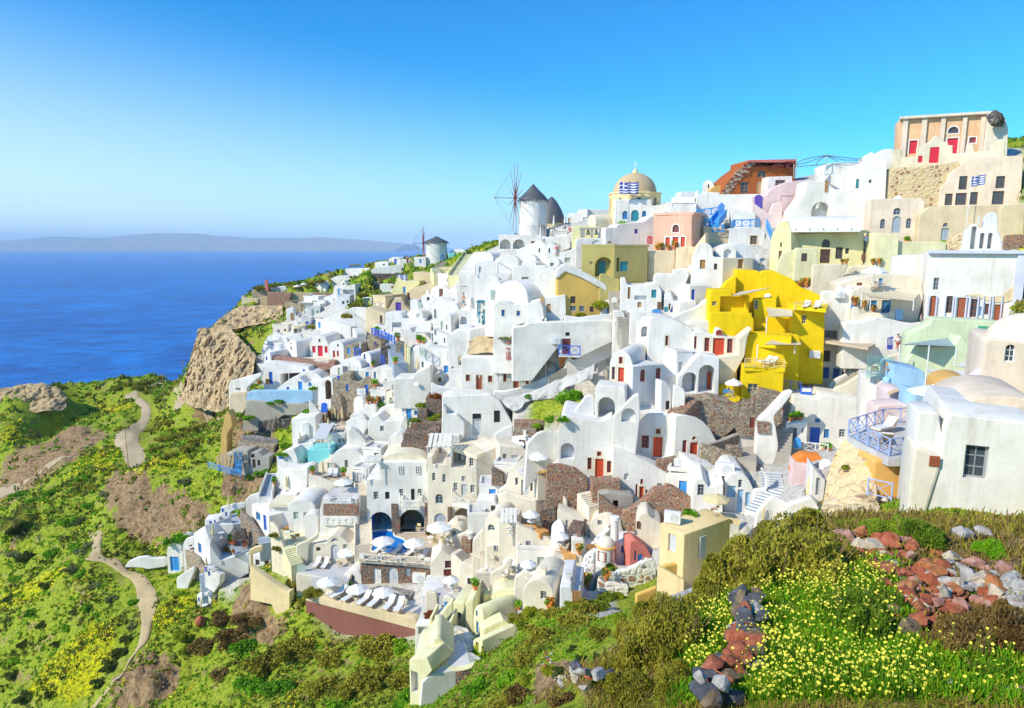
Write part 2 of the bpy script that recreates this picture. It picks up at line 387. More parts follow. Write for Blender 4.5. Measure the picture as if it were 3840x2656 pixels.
NZ2=-np.abs(fbm(GX,GY,0.42,4,7.0))+.3
NZ3=fbm(GX,GY,0.065,3,15.0)
GZ=GZ+NZ3*(1-mt)*np.clip((rr-60)/30,0,1.5)+NZ*amp+NZ2*ms*1.3*np.clip(rr/60,.08,1)
me=bpy.data.meshes.new('hillside')
GV[:,2]=GZ.ravel()
me.from_pydata(GV.tolist(),[],GQ.tolist())
me.polygons.foreach_set('use_smooth',[True]*len(me.polygons))
at=me.color_attributes.new('cover','FLOAT_COLOR','POINT')
cc=np.ones((NA*NR,4));cc[:,0]=mt.ravel();cc[:,1]=ms.ravel();cc[:,2]=my.ravel()
at.data.foreach_set('color',cc.ravel())
bvh0=BVHTree.FromPolygons([Vector(a)for a in GV],GQ.tolist())
def terrain_mat():
 m,n,l,b=nm('hillside ground')
 g=geo(n)
 va=n.new('ShaderNodeVertexColor');va.layer_name='cover'
 sp=n.new('ShaderNodeSeparateColor');l.new(va.outputs[0],sp.inputs[0])
 n1=tex(n,l,'Noise',0.30,g,Detail=7,Roughness=0.7)
 n2=tex(n,l,'Noise',2.0,g,Detail=6,Roughness=0.7)
 n3=tex(n,l,'Noise',0.12,g,Detail=5)
 green=ramp(n,[(0.30,(.09,.12,.018)),(0.45,(.21,.28,.02)),(0.56,(.36,.42,.03)),(0.70,(.42,.34,.11))])
 l.new(n2.outputs[0],green.inputs[0])
 earth=ramp(n,[(0.28,(.13,.075,.045)),(0.45,(.30,.19,.10)),(0.6,(.44,.31,.17)),(0.75,(.54,.43,.27))])
 l.new(n2.outputs[0],earth.inputs[0])
 yel=ramp(n,[(0.36,(.12,.18,.012)),(0.50,(.42,.42,.012)),(0.62,(.70,.62,.015))])
 l.new(n2.outputs[0],yel.inputs[0])
 bare=ramp(n,[(0.55,(0,0,0)),(0.66,(1,1,1))])
 l.new(n1.outputs[0],bare.inputs[0])
 c=mixc(n,l,bare.outputs[0],green.outputs[0],earth.outputs[0])
 def thr(s,w):
  a=n.new('ShaderNodeMath');a.operation='ADD'
  x=n.new('ShaderNodeMath');x.operation='MULTIPLY_ADD';x.inputs[1].default_value=w;x.inputs[2].default_value=-w/2
  l.new(n1.outputs[0],x.inputs[0]);l.new(s,a.inputs[0]);l.new(x.outputs[0],a.inputs[1])
  r=ramp(n,[(0.42,(0,0,0)),(0.60,(1,1,1))]);l.new(a.outputs[0],r.inputs[0]);return r.outputs[0]
 c=mixc(n,l,thr(sp.outputs[2],2.0),c,yel.outputs[0])
 n4=tex(n,l,'Noise',.9,g,Detail=8,Roughness=.8)
 el=ramp(n,[(.36,(.42,.40,.42)),(.5,(.9,.9,.9)),(.66,(1.25,1.2,1.1))]);l.new(n4.outputs[0],el.inputs[0])
 c=mixc(n,l,thr(sp.outputs[1],2.6),c,mixc(n,l,1.0,earth.outputs[0],el.outputs[0],'MULTIPLY'))
 town=ramp(n,[(0.35,(.46,.42,.36)),(0.6,(.68,.65,.60))])
 l.new(n2.outputs[0],town.inputs[0])
 c=mixc(n,l,sp.outputs[0],c,town.outputs[0])
 l.new(c,b.inputs['Base Color'])
 b.inputs['Roughness'].default_value=0.95
 b.inputs['Specular IOR Level'].default_value=0.1
 bump(n,l,b,n2.outputs[0],0.8,0.35)
 return m
me.materials.append(terrain_mat())
hill=link(bpy.data.objects.new('hillside',me));tag(hill,kind='structure')
SEA=-115.0
def sea():
 m,n,l,b=nm('sea water')
 g=geo(n)
 mp=n.new('ShaderNodeMapping');mp.inputs['Scale'].default_value=(0.55,1.0,1.0);mp.inputs['Rotation'].default_value=(0,0,R(25))
 l.new(g,mp.inputs[0])
 w1=tex(n,l,'Noise',0.055,mp.outputs[0],Detail=8,Roughness=0.62)
 w2=tex(n,l,'Noise',0.004,g,Detail=4)
 rp=ramp(n,[(0.3,(.000,.11,.44)),(0.7,(.001,.19,.62))])
 l.new(w2.outputs[0],rp.inputs[0])
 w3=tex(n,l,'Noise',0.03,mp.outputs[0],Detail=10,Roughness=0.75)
 r3=ramp(n,[(.38,(.45,.5,.6)),(.62,(1.35,1.3,1.2))]);l.new(w3.outputs[0],r3.inputs[0])  # light and dark sides of the ripples painted into the water colour
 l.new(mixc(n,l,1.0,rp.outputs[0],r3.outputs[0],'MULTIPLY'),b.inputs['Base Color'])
 b.inputs['Roughness'].default_value=0.35
 b.inputs['IOR'].default_value=1.33
 b.inputs['Specular IOR Level'].default_value=0.16
 bump(n,l,b,w1.outputs[0],0.9,6.0)
 mb=MB()
 s=40000
 mb.add([(-s,-2000,SEA),(s,-2000,SEA),(s,32000,SEA),(-s,32000,SEA)],[(0,1,2,3)])
 return tag(mb.build('sea',m),kind='structure')
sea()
def islands():
 m,n,l,b=nm('island rock')
 t=tex(n,l,'Noise',0.004,geo(n),Detail=6)
 r=ramp(n,[(0.35,(.16,.15,.10)),(0.65,(.34,.28,.20))]);l.new(t.outputs[0],r.inputs[0])
 l.new(r.outputs[0],b.inputs['Base Color']);b.inputs['Roughness'].default_value=1
 Y=16000.0
 prof=[(-900,912),(-300,905),(0,900),(150,888),(250,876),(330,884),(450,880),(530,866),(600,860),(740,862),(800,873),(870,876),(930,886),(1000,882),(1080,884),(1220,881),(1300,888),(1400,897),(1470,905),(1540,915)]
 X,Hh=[],[]
 for x,y in prof:
  p=P0(x,y,Y);X.append(p.x);Hh.append(p.z*.75)
 xs=np.linspace(X[0],X[-1],160);top=np.interp(xs,X,Hh)
 vs,fs=[],[]
 rows=12;zb=SEA-8
 for j in range(rows+1):
  t=j/rows
  for i,x in enumerate(xs):
   k=math.sin(math.pi*t)
   rid=(top[i]-zb)*(k**0.8)
   nz=1+0.25*noise.fractal(Vector((x*.0016,t*5,3)),1,2,4)*(1-k)
   vs.append((x,Y+(t-0.5)*4600,zb+rid*nz))
 k=len(xs)
 for j in range(rows):
  for i in range(k-1):fs.append((j*k+i,j*k+i+1,(j+1)*k+i+1,(j+1)*k+i))
 mb=MB();mb.add(vs,fs)
 tag(mb.build('far_island_hills',m,smooth=180),kind='structure')
islands()
def arc(x0,x1,yb,yt,n=12,ends=True):
 ""
 out=[]
 for i in range(n+1):
  t=math.pi*(1-i/n)
  out.append(((x0+x1)/2+(x1-x0)/2*math.cos(t),yb-(yb-yt)*math.sin(t)))
 return out if ends else out[1:-1]
LAB=[]
def pts_of(p):
 if not isinstance(p,str):return p
 q=[float(v)for v in p.split()]
 return list(zip(q[::2],q[1::2]))
def vault(x0,x1,y0,y1,ysp,yt,n=12):
 ""
 if not isinstance(ysp,tuple):ysp=(ysp,ysp)
 a=[]
 for i in range(n+1):
  t=math.pi*(1-i/n);k=i/n
  yb=ysp[0]*(1-k)+ysp[1]*k
  a.append(((x0+x1)/2+(x1-x0)/2*math.cos(t),yb-((ysp[0]+ysp[1])/2-yt)*math.sin(t)))
 return[(x0,y0)]+a+[(x1,y1)]
def rect(x0,yt0,yb0,x1,yt1=None,yb1=None):
 return[(x0,yb0),(x0,yt0),(x1,yt0 if yt1 is None else yt1),(x1,yb0 if yb1 is None else yb1)]
class Fr:
 ""
 def __init__(s,o,yaw):
  s.o=Vector(o);s.yaw=R(yaw)
  s.u=Vector((math.cos(s.yaw),math.sin(s.yaw),0));s.i=Vector((-math.sin(s.yaw),math.cos(s.yaw),0))
 def loc(s,x,y,off=0.0):
  d=ray(*px(x,y));den=d.dot(s.i)
  k=(s.o.dot(s.i)+off)/(den if abs(den)>1e-6 else 1e-6)
  p=d*k-s.o
  return p.dot(s.u),p.z
 def world(s,a,d,z):return s.o+s.u*a+s.i*d+Vector((0,0,z))
def area2(p):return sum(a[0]*b[1]-b[0]*a[1]for a,b in zip(p,p[1:]+p[:1]))
def clean(p,e=0.01):
 out=[]
 for q in p:
  if not out or math.hypot(q[0]-out[-1][0],q[1]-out[-1][1])>e:out.append(q)
 if math.hypot(out[0][0]-out[-1][0],out[0][1]-out[-1][1])<=e:out.pop()
 return out
def fillet(p,r,keep=()):
 out=[];n=len(p)
 for i,q in enumerate(p):
  a,b=p[i-1],p[(i+1)%n]
  v1=(a[0]-q[0],a[1]-q[1]);v2=(b[0]-q[0],b[1]-q[1])
  l1,l2=math.hypot(*v1),math.hypot(*v2)
  if i in keep or l1<1e-6 or l2<1e-6:out.append(q);continue
  cs=(v1[0]*v2[0]+v1[1]*v2[1])/(l1*l2)
  if cs<-0.94:out.append(q);continue
  rr=min(r,l1*.4,l2*.4)
  A=(q[0]+v1[0]/l1*rr,q[1]+v1[1]/l1*rr);B=(q[0]+v2[0]/l2*rr,q[1]+v2[1]/l2*rr)
  for t in(0,.33,.67,1):
   out.append(((1-t)**2*A[0]+2*t*(1-t)*q[0]+t*t*B[0],(1-t)**2*A[1]+2*t*(1-t)*q[1]+t*t*B[1]))
 return clean(out)
def inset(p,d):
 n=len(p);out=[]
 for i in range(n):
  a,q,b=p[i-1],p[i],p[(i+1)%n]
  e1=(q[0]-a[0],q[1]-a[1]);e2=(b[0]-q[0],b[1]-q[1])
  l1=math.hypot(*e1)or 1;l2=math.hypot(*e2)or 1
  n1=(-e1[1]/l1,e1[0]/l1);n2=(-e2[1]/l2,e2[0]/l2)
  k=max(0.35,1+n1[0]*n2[0]+n1[1]*n2[1])
  out.append((q[0]+(n1[0]+n2[0])/k*d,q[1]+(n1[1]+n2[1])/k*d))
 return out
def inpoly(q,p):
 c=False
 for a,b in zip(p,p[1:]+p[:1]):
  if(a[1]>q[1])!=(b[1]>q[1])and q[0]<(b[0]-a[0])*(q[1]-a[1])/(b[1]-a[1])+a[0]:c=not c
 return c
def prism(mb,prof,holes,depth,r=0.12,mi=0,y0=0.0):
 ""
 ri=inset(prof,r)
 ri=ri if abs(area2(ri))>0.2*abs(area2(prof))and area2(ri)>0 else prof
 mid=[((a[0]*.7+b[0]*.3),(a[1]*.7+b[1]*.3))for a,b in zip(prof,ri)]
 r2=min(r,depth*.3)
 rings=[(ri,0),(mid,r2*.3),(prof,r2),(prof,depth-r2),(mid,depth-r2*.3),(ri,depth)]
 n=len(prof);o=len(mb.v)
 vs=[(x,y0+y,z)for ring,y in rings for x,z in ring]
 fs=[]
 for j in range(5):
  for i in range(n):
   k=(i+1)%n
   fs.append((j*n+i,j*n+k,(j+1)*n+k,(j+1)*n+i))
 mb.add(vs,fs,mi)
 ok=[h for h in holes if all(inpoly(q,ri)for q in h[0])]
 loops=[[Vector((x,z,0))for x,z in ri]]+[[Vector((x,z,0))for x,z in h[0]]for h in ok]
 flat=[q for lp in loops for q in lp]
 tri=tessellate_polygon(loops)
 fv=[(q.x,y0,q.y)for q in flat]
 ff=[]
 for t in tri:
  a,b,c=(flat[i]for i in t)
  ff.append(tuple(t)if(b-a).cross(c-a).z>0 else tuple(t)[::-1])
 mb.add(fv,ff,mi)
 tri=tessellate_polygon([loops[0]])
 bf=[]
 for t in tri:
  a,b,c=(loops[0][i]for i in t)
  bf.append(tuple(t)[::-1]if(b-a).cross(c-a).z>0 else tuple(t))
 mb.add([(q.x,y0+depth,q.y)for q in loops[0]],bf,mi)
 for lp,dh,hm in ok:
  k=len(lp)
  if area2(lp)<0:lp=lp[::-1]
  vs=[(x,y0,z)for x,z in lp]+[(x,y0+dh,z)for x,z in lp]
  mb.add(vs,[(i,k+i,k+(i+1)%k,(i+1)%k)for i in range(k)],hm)
  mb.add([(x,y0+dh,z)for x,z in lp],[tuple(range(k))],hm)
 return ok
def oploop(kind,a0,z0,a1,z1):
 ""
 if kind in 'aAN':
  n=8;rr=(a1-a0)/2;h=min(z1-z0,rr*(1.0 if kind!='N' else 1.0))
  zs=z1-h
  pts=[(a0,z0),(a1,z0)]
  for i in range(n+1):
   t=math.pi*i/n
   pts.append(((a0+a1)/2+rr*math.cos(t),zs+h*math.sin(t)))
  return clean(pts,.005)
 return[(a0,z0),(a1,z0),(a1,z1),(a0,z1)]
def fit_opening(root,fr,kind,col,a0,z0,a1,z1,y,trim=None,flip=False):
 ""
 w_,h_=a1-a0,z1-z0
 arch=kind in 'aA'
 name='door' if kind in 'dA' else 'window'
 lp=oploop(kind,a0,z0,a1,z1)
 def plate(nm_,lp,d0,d1,mats,parent):
  mb=MB();k=len(lp)
  vs=[(x,y+d0,z)for x,z in lp]+[(x,y+d1,z)for x,z in lp]
  mb.add(vs,[tuple(range(k))]+[(i,k+i,k+(i+1)%k,(i+1)%k)for i in range(k)])
  return mb,nm_,mats,parent
 def bars(mb,d0,d1,t,nx,nz):
  for i in range(1,nx):mb.box(a0+w_*i/nx-t/2,y+d0,z0,a0+w_*i/nx+t/2,y+d1,z1-(w_*.06 if arch else 0))
  for i in range(1,nz):mb.box(a0,y+d0,z0+h_*i/nz-t/2,a1,y+d1,z0+h_*i/nz+t/2)
 t=max(0.05,min(0.10,w_*.13))
 if name=='door':
  mb,*_=plate('door',lp,-0.06,-0.005,col,root)
  o=mb.build('door',col,root)
  fb=MB()
  fb.box(a0,y-.10,z0,a0+t,y-.064,z1-(w_/2 if arch else 0));fb.box(a1-t,y-.10,z0,a1,y-.064,z1-(w_/2 if arch else 0))
  if arch:fb.tube([(x,y-.08,z)for x,z in lp[2:]],t*.5,4)
  else:fb.box(a0+t,y-.10,z1-t,a1-t,y-.064,z1)
  if w_>.55:
   fb.box((a0+a1)/2-t*.3,y-.09,z0+.05,(a0+a1)/2+t*.3,y-.064,z1-(w_/2 if arch else t))
   for q in(.36,.72):fb.box(a0+t,y-.085,z0+h_*q,a1-t,y-.064,z0+h_*q+t*.8)
  fb.build('door_frame',col,o)
  hb=MB();hx=a0+w_*.68
  hb.box(hx-.03,y-.15,z0+1.0*min(1,h_/2.2),hx+.03,y-.092,z0+1.12*min(1,h_/2.2));hb.build('handle','metal',o)
 elif kind=='b':
  mb,*_=plate('window',lp,-.05,-.005,col,root)
  o=mb.build('window',col,root)
  fb=MB()
  for i in range(1,6):fb.box(a0+.04,y-.07,z0+h_*i/6-.02,a1-.04,y-.052,z0+h_*i/6+.02)
  fb.build('shutter_slats',col,o)
 else:
  fb=MB()
  fb.box(a0,y-.08,z0,a0+t,y-.03,z1-(w_/2 if arch else 0));fb.box(a1-t,y-.08,z0,a1,y-.03,z1-(w_/2 if arch else 0))
  fb.box(a0+t,y-.08,z0,a1-t,y-.03,z0+t)
  if arch:fb.tube([(x,y-.05,z)for x,z in lp[2:]],t*.6,4)
  else:fb.box(a0+t,y-.08,z1-t,a1-t,y-.03,z1)
  nz=3 if h_>w_*1.15 else 2
  bars(fb,-.065,-.035,t*.55,2 if w_>.4 else 1,nz if h_>.5 else 1)
  o=fb.build('window',col,root)
  mb,*_=plate('pane',lp,-.025,-.005,'glass',o)
  mb.build('pane','glass' if col not in('blue','azure','lightblue')else 'blueglass',o)
 return o
def trim_mesh(root,col,kind,a0,z0,a1,z1,tw=0.16,y=-0.03):
 lp=oploop(kind,a0,z0,a1,z1);lo=oploop(kind,a0-tw,z0-(tw if kind not in 'dA' else 0),a1+tw,z1+tw)
 if len(lp)!=len(lo):return
 mb=MB();k=len(lp)
 vs=[(x,y,z)for x,z in lp]+[(x,y,z)for x,z in lo]+[(x,.0,z)for x,z in lo]+[(x,.0,z)for x,z in lp]
 fs=[]
 for i in range(k):
  j=(i+1)%k
  if kind in 'dA' and i==0:continue
  fs+=[(k+i,k+j,j,i),(2*k+i,2*k+j,k+j,k+i),(i,j,3*k+j,3*k+i)]
 mb.add(vs,fs)
 return mb.build('trim',col,root)
def parse(ops):
 for s in(ops or '').split(';'):
  q=s.split()
  if not q:continue
  yield q[0][0],('+' in q[0]),('^' in q[0]),q[1],[float(v)for v in q[2:6]],(float(q[6])if len(q)>6 else None)
def PA(x,y,Y):
 if not Y:return ground(x,y)
 return P(x,y,Y)
EXC=[]
def cutting(pts,o,fwd=9.0):
 ""
 EXC.append(([Vector((q.x,q.y))for q in pts],o.z,math.hypot(o.x,o.y),fwd))
def excavate():
 global bvh0
 az,rd=np.arctan2(GX[0],GY[0]+1.0),np.log(rad)
 for pts,z,r,fwd in EXC:
  L=[q*max(.5,1-fwd/max(q.length,1))for q in pts]
  q=pts+L;cx_,cy_=sum(a.x for a in q)/len(q),sum(a.y for a in q)/len(q)
  th=[math.atan2(a.x,a.y+1)for a in q];rr_=[math.hypot(a.x,a.y+1)for a in q]
  i0,i1=np.searchsorted(rd,[math.log(max(2.1,min(rr_)-.5)),math.log(max(rr_)+.5)]);j0,j1=np.searchsorted(ang,[min(th),max(th)])
  if i1-i0<1 or j1-j0<1:continue
  X,Y_=GX[i0:i1,j0:j1],GY[i0:i1,j0:j1];D=np.hypot(X,Y_)
  lim=np.where((D<r)&(z<0),z*D/r,z+0*D)-.2
  Z=GZ[i0:i1,j0:j1]
  hull=sorted(((a.x,a.y)for a in q),key=lambda a:math.atan2(a[1]-cy_,a[0]-cx_))
  mk=inside(X,Y_,hull)&(Z>lim);Z[mk]=lim[mk]
 GV[:,2]=GZ.ravel();hill.data.vertices.foreach_set('co',GV.ravel());hill.data.update()
 bvh0=BVHTree.FromPolygons([Vector(a)for a in GV],GQ.tolist())
def B(label,poly,Y=None,yaw=0,d=5.0,m='white',at=None,ops='',sops='',name='house',cat='house',r=0.08,fnd=4.0,rf=0.16,roof=None,group=None,smooth=38,rec=0.24,sm=None,deco=None):
 ""
 poly=pts_of(poly)
 xa,ya=at or((poly[0][0]+poly[-1][0])/2,max(poly[0][1],poly[-1][1]))
 o=PA(xa,ya,Y)
 fr=Fr(o,yaw)
 pr=[fr.loc(x,y)for x,y in poly]
 pr[0]=(pr[0][0],pr[0][1]-fnd);pr[-1]=(pr[-1][0],pr[-1][1]-fnd)
 zb=min(pr[0][1],pr[-1][1])-(1.5 if fnd>=3 else 0);pr[0]=(pr[0][0],zb);pr[-1]=(pr[-1][0],zb)
 pr=clean(pr)
 if area2(pr)<0:pr=pr[::-1]
 low=[i for i,q in enumerate(pr)if abs(q[1]-zb)<1e-6]
 pr=fillet(pr,rf*.7,low)
 a_min=min(q[0]for q in pr);a_max=max(q[0]for q in pr)
 root=empty(name,fr.o,fr.yaw)
 tag(root,label,cat,group);LAB.append((*px(xa,sum(q[1]for q in poly)/len(poly)),label))
 holes,todo,mats=[],[],[m]
 for kind,plus,proud,col,(x0,y0,x1,y1),dep in parse(ops):
  A=fr.loc(x0,y0);Bq=fr.loc(x1,y0);Cq=fr.loc(x0,y1);D=fr.loc(x1,y1)
  a0,a1=(A[0]+Cq[0])/2,(Bq[0]+D[0])/2
  z1,z0=(A[1]+Bq[1])/2,(Cq[1]+D[1])/2
  if a1-a0<.05 or z1-z0<.05:continue
  dd=dep if dep is not None else(rec if kind not in 'nN' else 1.4)
  dd=min(dd,d*.8)
  if kind in 'nN' and col!=m and col not in mats:mats.append(col)
  hm=mats.index(col)if(kind in 'nN' and col!=m)else 0
  holes.append((oploop(kind,a0,z0,a1,z1),dd,hm));todo.append((kind,plus,col,a0,z0,a1,z1,dd))
 if Y:cutting([fr.world(a_min,0,0),fr.world(a_max,0,0),fr.world(a_max,min(d,4),0),fr.world(a_min,min(d,4),0)],fr.o)
 mb=MB()
 ok=prism(mb,pr,holes,d,r)
 okl=[h[0]for h in ok]
 wall=mb.build('wall',mats,root,smooth=smooth)
 for(kind,plus,col,a0,z0,a1,z1,dd),h in zip(todo,holes):
  cut=h[0]in okl
  if kind not in 'nN':fit_opening(root,fr,kind,col,a0,z0,a1,z1,dd-.01 if cut else-.01)
  if plus:trim_mesh(root,'white2' if m not in('white','cool')else 'cream',kind,a0,z0,a1,z1)
 if sops:
  for kind,plus,proud,col,(x0,y0,x1,y1),dep in parse(sops):
   base=fr.world(a_max,0,0)
   f2=Fr(base,yaw+90)
   left=f2.i.dot(base)<=0
   if left:
    base=fr.world(a_min,0,0);f2=Fr(base,yaw-90)
   A=f2.loc(x0,y0);Bq=f2.loc(x1,y0);Cq=f2.loc(x0,y1);D=f2.loc(x1,y1)
   a0,a1=(A[0]+Cq[0])/2,(Bq[0]+D[0])/2
   z1,z0=(A[1]+Bq[1])/2,(Cq[1]+D[1])/2
   if a1-a0<.05 or z1-z0<.05 or a1-a0>2.4 or min(abs(a0),abs(a1))>d:continue
   o2=fit_opening(root,f2,kind,col,a0,z0,a1,z1,-.005)
   if o2:
    mloc=Matrix.Rotation(R(90 if not left else-90),4,'Z');mloc.translation=Vector((a_max if not left else a_min,0,0))
    o2.matrix_local=mloc
 if roof:
  zt=max(q[1]for q in pr);h=roof if not isinstance(roof,tuple)else roof[0];tw=.24
  rb=MB()
  A0,A1=a_min-.03,a_max+.03
  for(xa_,ya_,xb_,yb_)in((A0,-.03,A1,tw),(A0,d-tw,A1,d+.03),(A0,tw,A0+tw,d-tw),(A1-tw,tw,A1,d-tw)):
   rb.box(xa_,ya_,zt-.05,xb_,yb_,zt+h)
  rb.build('parapet',m,root)
  fb=MB();fb.box(A0+tw,tw,zt-.06,A1-tw,d-tw,zt+.012);fb.build('roof','floor' if m in('white','cool')else m,root)
 return root
def W(label,poly,Y=None,yaw=0,d=0.45,m='white',at=None,ops='',name='wall',cat='wall',fnd=3.0,r=.12,rf=.35,group=None,kid='wall'):
 ""
 poly=pts_of(poly)
 xa,ya=at or((poly[0][0]+poly[-1][0])/2,max(poly[0][1],poly[-1][1]))
 o=PA(xa,ya,Y)
 fr=Fr(o,yaw)
 pr=[fr.loc(x,y)for x,y in poly]
 zb=min(pr[0][1],pr[-1][1])-fnd
 pr[0]=(pr[0][0],zb);pr[-1]=(pr[-1][0],zb)
 pr=clean(pr)
 if area2(pr)<0:pr=pr[::-1]
 pr=fillet(pr,rf,[i for i,q in enumerate(pr)if abs(q[1]-zb)<1e-6])
 holes,todo,mats=[],[],[m]
 for kind,plus,proud,col,(x0,y0,x1,y1),dep in parse(ops):
  A=fr.loc(x0,y0);Bq=fr.loc(x1,y0);Cq=fr.loc(x0,y1);D=fr.loc(x1,y1)
  h=((A[0]+Cq[0])/2,(Cq[1]+D[1])/2,(Bq[0]+D[0])/2,(A[1]+Bq[1])/2)
  if h[2]-h[0]<.05 or h[3]-h[1]<.05:continue
  dd=min(dep or.15,d*.8)
  if kind in 'nN' and col not in mats:mats.append(col)
  holes.append((oploop(kind,*h),dd,mats.index(col)if kind in 'nN' else 0));todo.append((kind,col,h,dd))
 am=[q[0]for q in pr]
 if Y and fnd:cutting([fr.world(min(am),0,0),fr.world(max(am),0,0),fr.world(max(am),d,0),fr.world(min(am),d,0)],fr.o)
 mb=MB()
 ok=prism(mb,pr,holes,d,min(r,d*.35))
 if todo:
  root=empty(name,fr.o,fr.yaw);tag(root,label,cat,group)
  mb.build('wall_face',mats,root,smooth=38)
  okl=[q[0]for q in ok]
  for(kind,col,h,dd),hh in zip(todo,holes):
   if kind not in 'nN':fit_opening(root,fr,kind,col,*h,dd-.01 if hh[0]in okl else-.01)
  return root
 ob=mb.build(name,m,None,smooth=38,loc=fr.o,rz=fr.yaw)
 return tag(ob,label,cat,group)
def catmull(pts,n=4):
 out=[]
 for i in range(len(pts)-1):
  p0,p1,p2,p3=pts[max(0,i-1)],pts[i],pts[i+1],pts[min(len(pts)-1,i+2)]
  for k in range(n):
   t=k/n
   out.append(p1*(0.5*(2-5*t*t+3*t**3))+p2*(0.5*(t+4*t*t-3*t**3))+p0*(0.5*(-t+2*t*t-t**3))+p3*(0.5*(t**3-t*t)))
 out.append(pts[-1]);return out
def RW(label,pts,h=1.0,th=.35,m='white',name='wall',cat='wall',n=4,group=None,cap=None):
 ""
 q=[]
 for a in pts:
  if len(a)>2 and a[2]:q.append(P(a[0],a[1],a[2]))
  else:
   g=ground(a[0],a[1]);q.append(g+Vector((0,0,h*.8))*0+Vector((0,0,.6)))
 o=q[len(q)//2].copy()
 c=catmull(q,n)if n>1 else q
 mb=MB();vs,fs=[],[]
 k=len(c)
 sec=[(-.5,-1),(-.5,-.10),(-.32,0),(.32,0),(.5,-.10),(.5,-1)]
 for i,p in enumerate(c):
  t=(c[min(k-1,i+1)]-c[max(0,i-1)]);t.z=0;t.normalize()
  s=Vector((-t.y,t.x,0))
  for a,b in sec:
   z=-h if b==-1 else b*min(1,th*1.5)
   vs.append(p-o+s*(a*th)+Vector((0,0,z)))
 m_=len(sec)
 for i in range(k-1):
  for j in range(m_-1):fs.append((i*m_+j,(i+1)*m_+j,(i+1)*m_+j+1,i*m_+j+1))
 fs+=[tuple(range(m_)),tuple((k-1)*m_+j for j in range(m_))[::-1]]
 mb.add(vs,fs)
 if cap:
  ob=empty(name,o);tag(ob,label,cat,group)
  mb.build('wall_face',m,ob,smooth=45)
  cb=MB();vs,fs=[],[]
  sec=[(-.62,-.08),(-.62,.03),(-.5,.07),(.5,.07),(.62,.03),(.62,-.08)]
  for i,p in enumerate(c):
   t=(c[min(k-1,i+1)]-c[max(0,i-1)]);t.z=0;t.normalize();s=Vector((-t.y,t.x,0))
   for a,b in sec:vs.append(p-o+s*(a*th)+Vector((0,0,b)))
  for i in range(k-1):
   for j in range(6):fs.append((i*6+j,(i+1)*6+j,(i+1)*6+(j+1)%6,i*6+(j+1)%6))
  fs+=[tuple(range(6)),tuple((k-1)*6+j for j in range(6))[::-1]]
  cb.add(vs,fs);cb.build('coping',cap,ob,smooth=30)
  return ob
 ob=mb.build(name,m,None,smooth=45,loc=o)
 return tag(ob,label,cat,group)
def SL(name,pts,at=None,Y=None,th=3.0,m='floor',label=None,cat=None,kind='structure',dz=0.0):
 ""
 pts=pts_of(pts);a=at or pts[0]
 z=PA(a[0],a[1],Y).z+dz
 w_=[]
 for x,y in pts:
  d=ray(*px(x,y));w_.append(d*(z/d.z))
 if sum(a.x*b.y-b.x*a.y for a,b in zip(w_,w_[1:]+w_[:1]))<0:w_=w_[::-1]
 cutting(w_,min(w_,key=lambda q:q.length)*1.0,5.0)
 o=w_[0].copy();k=len(w_)
 top=[q-o for q in w_]
 tri=tessellate_polygon([top])
 mb=MB()
 ff=[]
 for t in tri:
  A,Bq,Cq=(top[i]for i in t)
  ff.append(tuple(t)if(Bq-A).cross(Cq-A).z>0 else tuple(t)[::-1])
 mb.add(top,ff)
 mb.add(top+[q-Vector((0,0,th))for q in top],[(i,k+i,k+(i+1)%k,(i+1)%k)for i in range(k)])
 ob=mb.build(name,m,loc=o)
 return tag(ob,label,cat,None,kind)
def STAIR(label,a,b,w_,n,m='white',Ya=None,Yb=None,side=None,sw=.22,sh=.55,tread=None,base=2.5,group=None,sides=(1,1)):
 ""
 A=PA(a[0],a[1],Ya);Bq=PA(b[0],b[1],Yb)
 d=Bq-A;run=Vector((d.x,d.y,0));L=run.length;rise=d.z
 yaw=math.atan2(run.y,run.x)
 sd=Vector((-math.sin(yaw),math.cos(yaw),0))*w_/2
 for i in range(4):
  a_,b_=A.lerp(Bq,i/4),A.lerp(Bq,(i+1)/4);cutting([a_-sd,a_+sd,b_+sd,b_-sd],a_,3.0)
 root=empty('stairs',A,yaw);tag(root,label,'stairs',group)
 mb=MB();
 for i in range(n):
  x0,x1=L*i/n,L*(i+1)/n
  z=rise*(i+1)/n
  mb.box(x0,-w_/2,z-base-rise/n,x1+(.02 if i<n-1 else.5),w_/2,z)
 mb.build('steps',m,root)
 if tread:
  tb=MB()
  for i in range(n):
   tb.box(L*i/n+.02,-w_/2+.02,rise*(i+1)/n+.004,L*(i+1)/n-.01,w_/2-.02,rise*(i+1)/n+.03)
  tb.build('treads',tread,root)
 if side:
  for s,on in((-1,sides[0]),(1,sides[1])):
   if not on:continue
   sb=MB();pr=[(0,-base),(L,rise-base),(L,rise+sh),(0,sh+.15)]
   pr=fillet(pr,.2)
   prism(sb,pr,[],sw,.06)
   ob=sb.build('parapet',side,root,smooth=38);ob.location=(0,s*(w_/2)+(0.002 if s>0 else-sw-.002),0)
 return root
